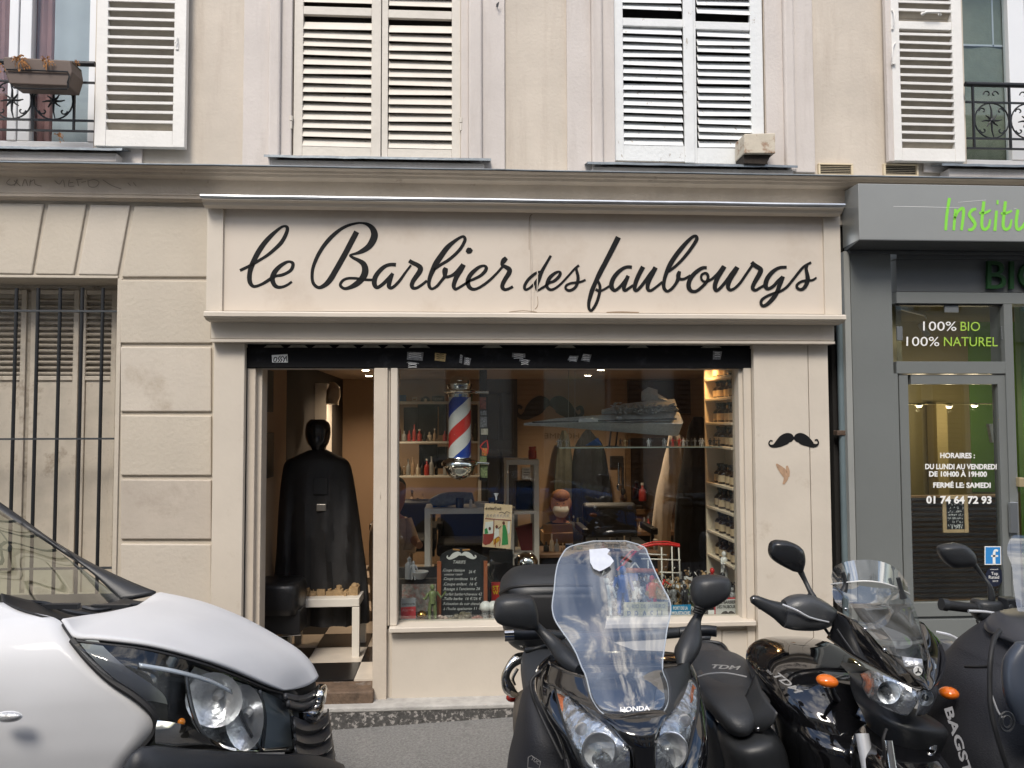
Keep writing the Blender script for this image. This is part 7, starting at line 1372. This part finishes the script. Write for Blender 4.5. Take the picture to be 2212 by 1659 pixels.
xw = QX(1345, 1700, -2.3); wheel(A1, (xw, -2.45, .10), .25, .12, (1,0,0)); wheel(A1, (xw, -1.22, .06), .235, .14, (1,0,0)); 
lo('rear_body', [(1118,1505,1300,1505,-1.3,.3),(1108,1540,1300,1540,-1.3,.4),(1112,1620,1290,1620,-1.3,.4),(1125,1700,1280,1700,-1.3,.4)], mat('dirty_fender', (.10,.085,.07), .6, var=.4, vs=12), A1)
# ---------------- touring motorcycle
A2 = thing('touring_motorcycle', 'glossy black touring motorcycle with a clear screen, visor and two-eyed headlight', 'motorcycle', (1.05, -1.9, -.15))
lo('mirror', [(1676,1166,1700,1168,-2.0,.03),(1665,1172,1718,1175,-2.0,.07),(1661,1184,1732,1186,-2.0,.08),(1662,1198,1737,1200,-2.0,.08),(1670,1210,1738,1214,-2.0,.07),(1688,1222,1736,1226,-2.0,.05),(1712,1234,1734,1236,-2.0,.03)], mat('mirror_shell', (.014,.015,.017), .25, bump=.05, bs=100), A2, 24)
tb('mirror_stem', [(1727,1230,-2.0),(1738,1252,-2.0),(1749,1275,-2.02),(1757,1290,-2.03)], [.014,.010,.010,.014], MBK, A2)
lo('hand_guard', [(1621,1291,1623,1303,-2.05,.02),(1633,1286,1638,1314,-2.05,.05),(1664,1296,1668,1334,-2.05,.07),(1692,1302,1688,1352,-2.05,.08),(1700,1302,1694,1356,-2.05,.09)], MBK, A2, 20); lo('hand_guard', [(1694,1296,1690,1354,-2.06,.08),(1712,1287,1706,1359,-2.06,.11),(1740,1284,1732,1361,-2.06,.12),(1770,1292,1762,1360,-2.05,.12),(1795,1308,1786,1352,-2.03,.10),(1808,1320,1800,1342,-2.02,.06)], mat('guard_grey', (.05,.053,.058), .35, bump=.1, bs=200), A2, 20)
tb('guard_edge', [(1690,1306,-2.115),(1720,1318,-2.13),(1750,1334,-2.13),(1790,1344,-2.10)], .004, SIL, A2, 6)
mb = MB(); mb.ell(Q(1628,1293,-2.08), (.006,0,0), (0,.006,0), (0,0,.006), 8, 6); build('guard_bolt', mb, CHR, A2)
tb('handlebar', [(1640,1310,-1.98),(1760,1330,-1.95),(1850,1345,-1.95)], .012, MBK, A2); tb('clamp', [(1748,1285,-2.0),(1760,1298,-2.0)], .018, MBK, A2); tb('hose', [(1780,1355,-2.0),(1795,1375,-2.05),(1808,1385,-2.1)], .006, RUB, A2, 6)
lo('tank', [(1702,1387,1786,1388,-1.85,.12),(1664,1397,1812,1398,-1.85,.35),(1641,1415,1836,1414,-1.88,.5),(1631,1440,1852,1438,-1.92,.58),(1640,1475,1868,1475,-1.98,.6),(1655,1515,1884,1515,-2.02,.62),(1675,1560,1896,1560,-2.05,.6),(1690,1610,1900,1610,-2.05,.5),(1700,1680,1895,1680,-2.05,.4)], GBK, A2, 32)
pa('side_fairing', [(1800,1316,-2.02,1786,1378,-2.12),(1830,1331,-2.14,1832,1412,-2.29),(1866,1357,-2.26,1878,1438,-2.44),(1910,1403,-2.42,1928,1463,-2.60),(1955,1443,-2.58,1968,1483,-2.71),(1992,1473,-2.74,1996,1490,-2.75)], GBK, A2, .02)
pa('side_fairing', [(1985,1342,-2.42,1991,1345,-2.40),(1992,1374,-2.50,2026,1379,-2.42),(1998,1398,-2.56,2037,1401,-2.46),(2003,1420,-2.62,2043,1423,-2.50),(2003,1446,-2.67,2041,1446,-2.56),(2000,1468,-2.72,2030,1469,-2.64),(1996,1488,-2.75,2006,1486,-2.73)], GBK, A2, .02)
pa('nose', [(1905,1394,-2.50,2000,1384,-2.50),(1925,1416,-2.58,2004,1416,-2.58),(1948,1440,-2.65,2003,1446,-2.65),(1972,1462,-2.71,2001,1468,-2.71),(1992,1484,-2.75,1998,1486,-2.75)], GBK, A2, .03)
S2 = glass('motorcycle_screen', (.80,.83,.84), 1.5, .01, .20, dirt=.10)
mb = MB(); mb.patch([(1812,1257,-2.10,1950,1268,-2.10),(1797,1272,-2.13,1960,1285,-2.13),(1804,1299,-2.18,1971,1303,-2.19),(1823,1317,-2.24,1978,1320,-2.26),(1866,1354,-2.38,1990,1353,-2.38),(1898,1387,-2.49,2000,1388,-2.49),(1924,1413,-2.58,2005,1415,-2.58)], 14, 4, .07); build('screen', mb, S2, A2)
V2 = glass('visor_screen', (.72,.78,.85), 1.5, .01, .25, dirt=.22)
mb = MB(); mb.patch([(1795,1246,-2.08,1801,1265,-2.08),(1803,1224,-2.12,1814,1262,-2.13),(1829,1213,-2.17,1830,1257,-2.19),(1866,1209,-2.20,1868,1254,-2.23),(1904,1213,-2.19,1905,1258,-2.22),(1935,1228,-2.15,1938,1268,-2.17),(1958,1256,-2.09,1957,1279,-2.10),(1967,1273,-2.06,1965,1283,-2.06)], 6, 5, .0); build('visor', mb, V2, A2)
tb('visor_edge', [(1795,1262,-2.08),(1830,1258,-2.20),(1868,1255,-2.24),(1905,1259,-2.23),(1938,1269,-2.18),(1965,1283,-2.07)], .0025, WHT, A2, 6)
for a in (((1820,1236,-2.19),(1827,1260,-2.19),(1822,1278,-2.19)), ((1940,1248,-2.19),(1946,1272,-2.19),(1952,1292,-2.19))): tb('visor_bracket', a, [.008,.009,.014], MBK, A2)
for u, v, y in ((1827,1316,-2.25),(1869,1359,-2.42),(1911,1404,-2.56)): mb = MB(); mb.ell(Q(u, v, y-.02), (.007,0,0), (0,.005,0), (0,0,.007), 8, 6); build('screen_screw', mb, CHR, A2)
pa('instrument_hood', [(1835,1300,-2.05,1965,1304,-2.05),(1858,1335,-2.2,1975,1335,-2.2),(1900,1380,-2.4,1992,1380,-2.4)], mat('hood_brownblack', (.05,.045,.04), .5, var=.3, vs=12), A2, .03)
pa('badge_plate', [(1948,1418,-2.70,1992,1424,-2.72),(1954,1440,-2.72,1994,1443,-2.735)], mat('plate_silver', (.55,.56,.58), .3, .7, bump=.6, bs=90), A2, 0, 4, 2)
mb = MB(); cq = Q(1982,1449,-2.76); mb.lathe(cq, [(.014,0),(.014,-.003)], 18, (0,1,0)); bd = build('round_badge', mb, WHT, A2)
for a in (1.57, 3.67, 5.76): mb = MB(); mb.tube([cq+Vector((0,-.004,0)), cq+Vector((.010*math.cos(a),-.004,.010*math.sin(a)))], .0018, 5); build('badge_spoke', mb, BLK, bd)
def hlamp(rows, rc, label):
    h = pa('headlight', [(a, b, y+.04, c, d, y+.04) for a, b, c, d, y in rows], _M['lamp_silver'], A2, .01, label=label)
    mb = MB(); mb.patch([(a, b, y-.01, c, d, y-.01) for a, b, c, d, y in rows], 8, 4, .02); build('lens', mb, LNS, h)
    c0 = Q(*rc[:3]); a, b = Q(rc[0]+rc[3], rc[1], rc[2])-c0, Q(rc[0], rc[1]-rc[3], rc[2])-c0; G = []
    for i in range(7): t = i/6; G.append([c0+Vector((0, .035*(1-t*t), 0))+(a*math.cos(q*math.pi/12)+b*math.sin(q*math.pi/12))*max(t, .03) for q in range(24)])
    mb = MB(); mb.grid(G, True, True); build('reflector_bowl', mb, REF, h); mb = MB(); mb.tube([c0+Vector((0,.035,0)), c0+Vector((0,-.0,0))], [.014,.010], 10); build('bulb', mb, HOU, h)
hlamp([(1858,1457,1861,1480,-2.52),(1882,1448,1878,1508,-2.60),(1915,1461,1908,1527,-2.66),(1945,1474,1940,1541,-2.70),(1968,1485,1962,1544,-2.72),(1978,1490,1979,1520,-2.73)], (1920,1496,-2.68,25), 'larger left eye of the motorcycle headlight'); hlamp([(1983,1494,1977,1546,-2.74),(1998,1484,1990,1545,-2.73),(2012,1477,2006,1538,-2.69),(2021,1476,2022,1505,-2.65)], (2000,1508,-2.71,17), 'smaller right eye of the motorcycle headlight')
for (u, v, a, b, lab) in ((1787,1471,23,14,'amber indicator over the tank'), (2050,1497,19,13,'amber indicator beside the covered scooter')):
    c0 = Q(u, v, -2.42); mb = MB(); e1 = Q(u+a, v+(2 if u < 1900 else 0), -2.42)-c0; mb.ell(c0, e1, (0,.035,0), (Q(u, v-b, -2.42)-c0), 18, 12); build('indicator', mb, AMBR, A2, label=lab)
tb('indicator_stalk', [(1792,1480,-2.38),(1800,1500,-2.3),(1815,1520,-2.2)], .012, MBK, A2)
lo('lamp_surround', [(1830,1448,1880,1450,-2.3,.2),(1848,1470,1925,1470,-2.42,.2),(1858,1500,1930,1500,-2.45,.26),(1868,1530,1990,1540,-2.5,.3),(1880,1556,2020,1556,-2.5,.3),(1895,1600,2010,1600,-2.48,.26),(1905,1680,1990,1680,-2.45,.2)], MBK, A2, 20)
tb('fork_leg', [(1862,1585,-2.55),(1878,1670,-2.6)], .022, SIL, A2, 14); tb('fork_leg', [(1918,1600,-2.68),(1930,1680,-2.72)], .016, CHR, A2, 14); tb('fork_leg', [(2020,1570,-2.6),(2012,1620,-2.62)], .016, CHR, A2, 14); tb('brake_hose', [(1915,1575,-2.68),(1908,1600,-2.7),(1912,1640,-2.7)], .005, RUB, A2, 6)
lo('front_mudguard', [(1880,1600,2000,1600,-2.55,.3),(1870,1640,2020,1640,-2.6,.4),(1870,1720,2020,1720,-2.6,.4)], GBK, A2)
lo('lower_fairing', [(1700,1540,1890,1548,-2.15,.3),(1715,1580,1905,1580,-2.2,.4),(1730,1640,1900,1640,-2.2,.4),(1740,1720,1890,1720,-2.2,.4)], GBK, A2)
st_ = lo('seat', [(1545,1415,1590,1416,-1.62,.1),(1524,1422,1612,1425,-1.62,.3),(1513,1435,1624,1438,-1.65,.42),(1509,1450,1626,1452,-1.70,.46),(1508,1462,1618,1464,-1.74,.42)], LEA, A2, 26)
lo('rider_seat', [(1512,1462,1606,1464,-1.80,.24),(1511,1480,1612,1482,-1.86,.36),(1517,1505,1612,1508,-1.92,.44),(1532,1535,1606,1540,-1.96,.42),(1552,1560,1592,1562,-1.98,.3),(1564,1572,1578,1572,-1.98,.1)], LEA, A2, 26)
tb('seat_piping', [(1508,1462,-1.94),(1535,1455,-2.0),(1570,1454,-2.0),(1612,1462,-1.97)], .003, mat('piping_grey', (.45,.45,.45), .7), A2, 6)
mb = MB()
text_on(mb, 'TDM', (1537,1443), (1600,1447), 8, plane_f(-1.885), shear=.3, bold=.03); build('seat_lettering', mb, _M['piping_grey'], A2)
lo('rear_seat', [(1492,1388,1528,1390,-1.2,.1),(1480,1398,1560,1402,-1.25,.35),(1470,1415,1590,1416,-1.3,.5),(1465,1440,1600,1440,-1.35,.5)], LEA, A2, 22); tb('grab_rail', [(1490,1384,-1.15),(1530,1386,-1.15),(1560,1392,-1.18),(1574,1412,-1.3)], .009, MBK, A2); lo('rear_pad', [(1496,1362,1528,1362,-1.1,.06),(1490,1372,1534,1372,-1.1,.12),(1492,1384,1530,1384,-1.1,.08)], MBK, A2)
mb = MB(); fq = plane_f(-2.325); text_on(mb, 'TDM', (1671,1461), (1727,1504), 13, fq, shear=.5, bold=.02); build('tank_lettering', mb, mat('silver_print', (.48,.48,.48), .5), A2)
mb = MB(); text_on(mb, '900', (1654,1449), (1666,1459), 5, plane_f(-2.31), shear=.4); build('tank_number', mb, _M['silver_print'], A2)
pa('knee_panel', [(1572,1560,-2.02,1632,1455,-1.95),(1600,1575,-2.1,1650,1500,-2.1),(1650,1580,-2.15,1680,1540,-2.2)], MBK, A2, .02); lo('side_cover', [(1560,1570,1640,1545,-2.0,.2),(1558,1600,1665,1570,-2.05,.3),(1570,1650,1690,1620,-2.05,.3),(1580,1720,1700,1720,-2.05,.3)], MBK, A2)
tb('frame_tube', [(1520,1540,-1.9),(1560,1590,-1.95),(1590,1660,-2.0)], .02, mat('frame_blue', (.06,.09,.14), .3, .6), A2)
lo('tail_side', [(1510,1500,1545,1560,-1.8,.2),(1520,1560,1580,1600,-1.85,.3),(1530,1640,1600,1660,-1.85,.3),(1540,1720,1600,1720,-1.85,.3)], MBK, A2)
for u, v, y in ((1617,1543,-2.02),(1570,1590,-2.0),(1638,1575,-2.2)): mb = MB(); mb.ell(Q(u, v, y-.03), (.008,0,0), (0,.006,0), (0,0,.008), 8, 6); build('bolt', mb, CHR, A2)
xw = QX(1940, 1650, -2.5); wheel(A2, (xw, -2.55, .14), .30, .11, (.96,.28,0)); wheel(A2, (xw-.35, -1.18, .14), .30, .13, (.96,.28,0))
# ---------------- covered scooter at the right edge
A3 = thing('covered_scooter', 'dark scooter under a zipped leg cover at the right edge of the picture', 'scooter', (1.75, -2.1, -.15))
lo('mirror', [(2036,1177,2062,1172,-2.1,.03),(2028,1182,2082,1177,-2.1,.07),(2027,1190,2096,1188,-2.1,.08),(2032,1202,2104,1200,-2.1,.08),(2042,1215,2107,1212,-2.1,.07),(2056,1226,2106,1222,-2.1,.04)], MBK, A3, 22)
tb('mirror_stem', [(2103,1218,-2.1),(2120,1240,-2.1),(2137,1264,-2.12),(2141,1282,-2.12),(2142,1296,-2.12)], [.012,.008,.008,.013,.013], MBK, A3)
tb('grip', [(2036,1306,-2.15),(2060,1309,-2.14),(2105,1314,-2.12)], .020, RUB, A3, 14); tb('bar_end', [(2033,1305,-2.15),(2045,1307,-2.15)], .024, MBK, A3, 14); tb('brake_lever', [(2092,1320,-2.18),(2130,1322,-2.18),(2175,1330,-2.15)], .006, SIL, A3)
tb('handlebar', [(2105,1314,-2.12),(2160,1322,-2.1),(2230,1335,-2.05)], .022, MBK, A3)
lo('switch_pod', [(2108,1294,2130,1294,-2.1,.05),(2102,1302,2165,1300,-2.1,.1),(2104,1330,2172,1334,-2.1,.1),(2120,1345,2160,1350,-2.1,.05)], MBK, A3)
mb = MB(); mb.obox(Q(2180,1305,-2.14), (.028,0,0), (0,.03,0), (0,0,.025)); build('fluid_reservoir', mb, MBK, A3, bev=.004); mb = MB(); mb.lathe(Q(2184,1311,-2.175), [(.010,0),(.009,-.004)], 14, (0,1,0)); build('sight_glass', mb, HOU, A3)
tb('brake_hose', [(2110,1340,-2.12),(2118,1352,-2.14),(2145,1358,-2.14),(2160,1356,-2.1)], .005, RUB, A3, 6)
mb = MB(); mb.patch([(2190,1156,-2.2,2400,1150,-2.2),(2179,1170,-2.22,2410,1165,-2.22),(2176,1195,-2.25,2415,1195,-2.25),(2186,1225,-2.3,2415,1225,-2.3),(2190,1270,-2.36,2410,1270,-2.36),(2198,1320,-2.42,2400,1320,-2.42)], 10, 4, .06); build('windshield', mb, S2, A3)
lo('front_shell', [(2172,1328,2420,1318,-2.35,.2),(2162,1345,2430,1340,-2.38,.34),(2160,1375,2440,1372,-2.42,.42),(2190,1400,2440,1400,-2.45,.46),(2230,1480,2440,1480,-2.5,.5)], mat('shell_grey', (.04,.042,.05), .38), A3, 24)
mb = MB(); mb.sloft([(2150,1350,2400,1350,-2.3,.3),(2118,1376,2410,1376,-2.3,.4),(2096,1404,2410,1404,-2.32,.5),(2084,1420,2410,1420,-2.32,.52),(2060,1462,2410,1462,-2.34,.56),(2040,1530,2410,1530,-2.36,.6),(2028,1600,2410,1600,-2.38,.6),(2016,1700,2410,1700,-2.38,.6)], 48, 6, .8)
for p in mb.v: p.y += .012*math.sin(p.z*13+p.x*9)+.007*math.sin(p.z*31-p.x*14)
build('leg_cover', mb, CLO, A3)
tb('cover_piping', [(2160,1362,-2.62),(2148,1380,-2.66),(2140,1420,-2.70),(2138,1480,-2.72),(2142,1540,-2.74),(2160,1610,-2.76),(2184,1680,-2.76)], .008, RUB, A3); tb('zip', [(2142,1500,-2.72),(2155,1535,-2.73),(2165,1550,-2.735)], .003, SIL, A3, 6); tb('cover_flap', [(2085,1440,-2.55),(2110,1441,-2.62),(2136,1440,-2.68)], .005, RUB, A3, 6)
lo('inner_shell', [(2196,1390,2300,1390,-2.70,.06),(2170,1430,2300,1440,-2.70,.08),(2172,1500,2300,1510,-2.72,.08),(2195,1560,2300,1580,-2.72,.06)], mat('bluegrey_shell', (.045,.055,.075), .3), A3)
mb = MB(); c0 = Q(2174,1558,-2.79)
for r_ in (.030, .018): mb.tube([c0+Vector((r_*.8*math.cos(a), -.002, r_*math.sin(a))) for a in [i*math.pi/10 for i in range(21)]], .003, 5, cap=False)
build('cover_ring', mb, MBK, A3)
# vertical lettering on the cover
mb = MB(); L_ = 'BAGST'; 
def fV(u, v): return Q(u, v, -2.76)
text_on(mb, 'BAGSTE', (2040,1531), (2092,1700), 17, fV, bold=.03, shear=.0)
build('cover_lettering', mb, mat('print_silver', (.36,.36,.37), .5), A3)
lo('rear_flank', [(2036,1388,2060,1386,-1.7,.1),(2030,1410,2090,1405,-1.7,.3),(2030,1450,2096,1450,-1.7,.35),(2034,1500,2090,1500,-1.7,.3)], mat('flank_grey', (.10,.105,.115), .35), A3); tb('flank_trim', [(2022,1365,-1.6),(2060,1375,-1.65),(2092,1400,-1.8)], .006, SIL, A3, 6)
xw = QX(2250, 1650, -2.4); wheel(A3, (xw, -2.5, .17), .24, .12, (.97,.2,0)); wheel(A3, (xw-.2, -1.25, .17), .24, .12, (.97,.2,0))
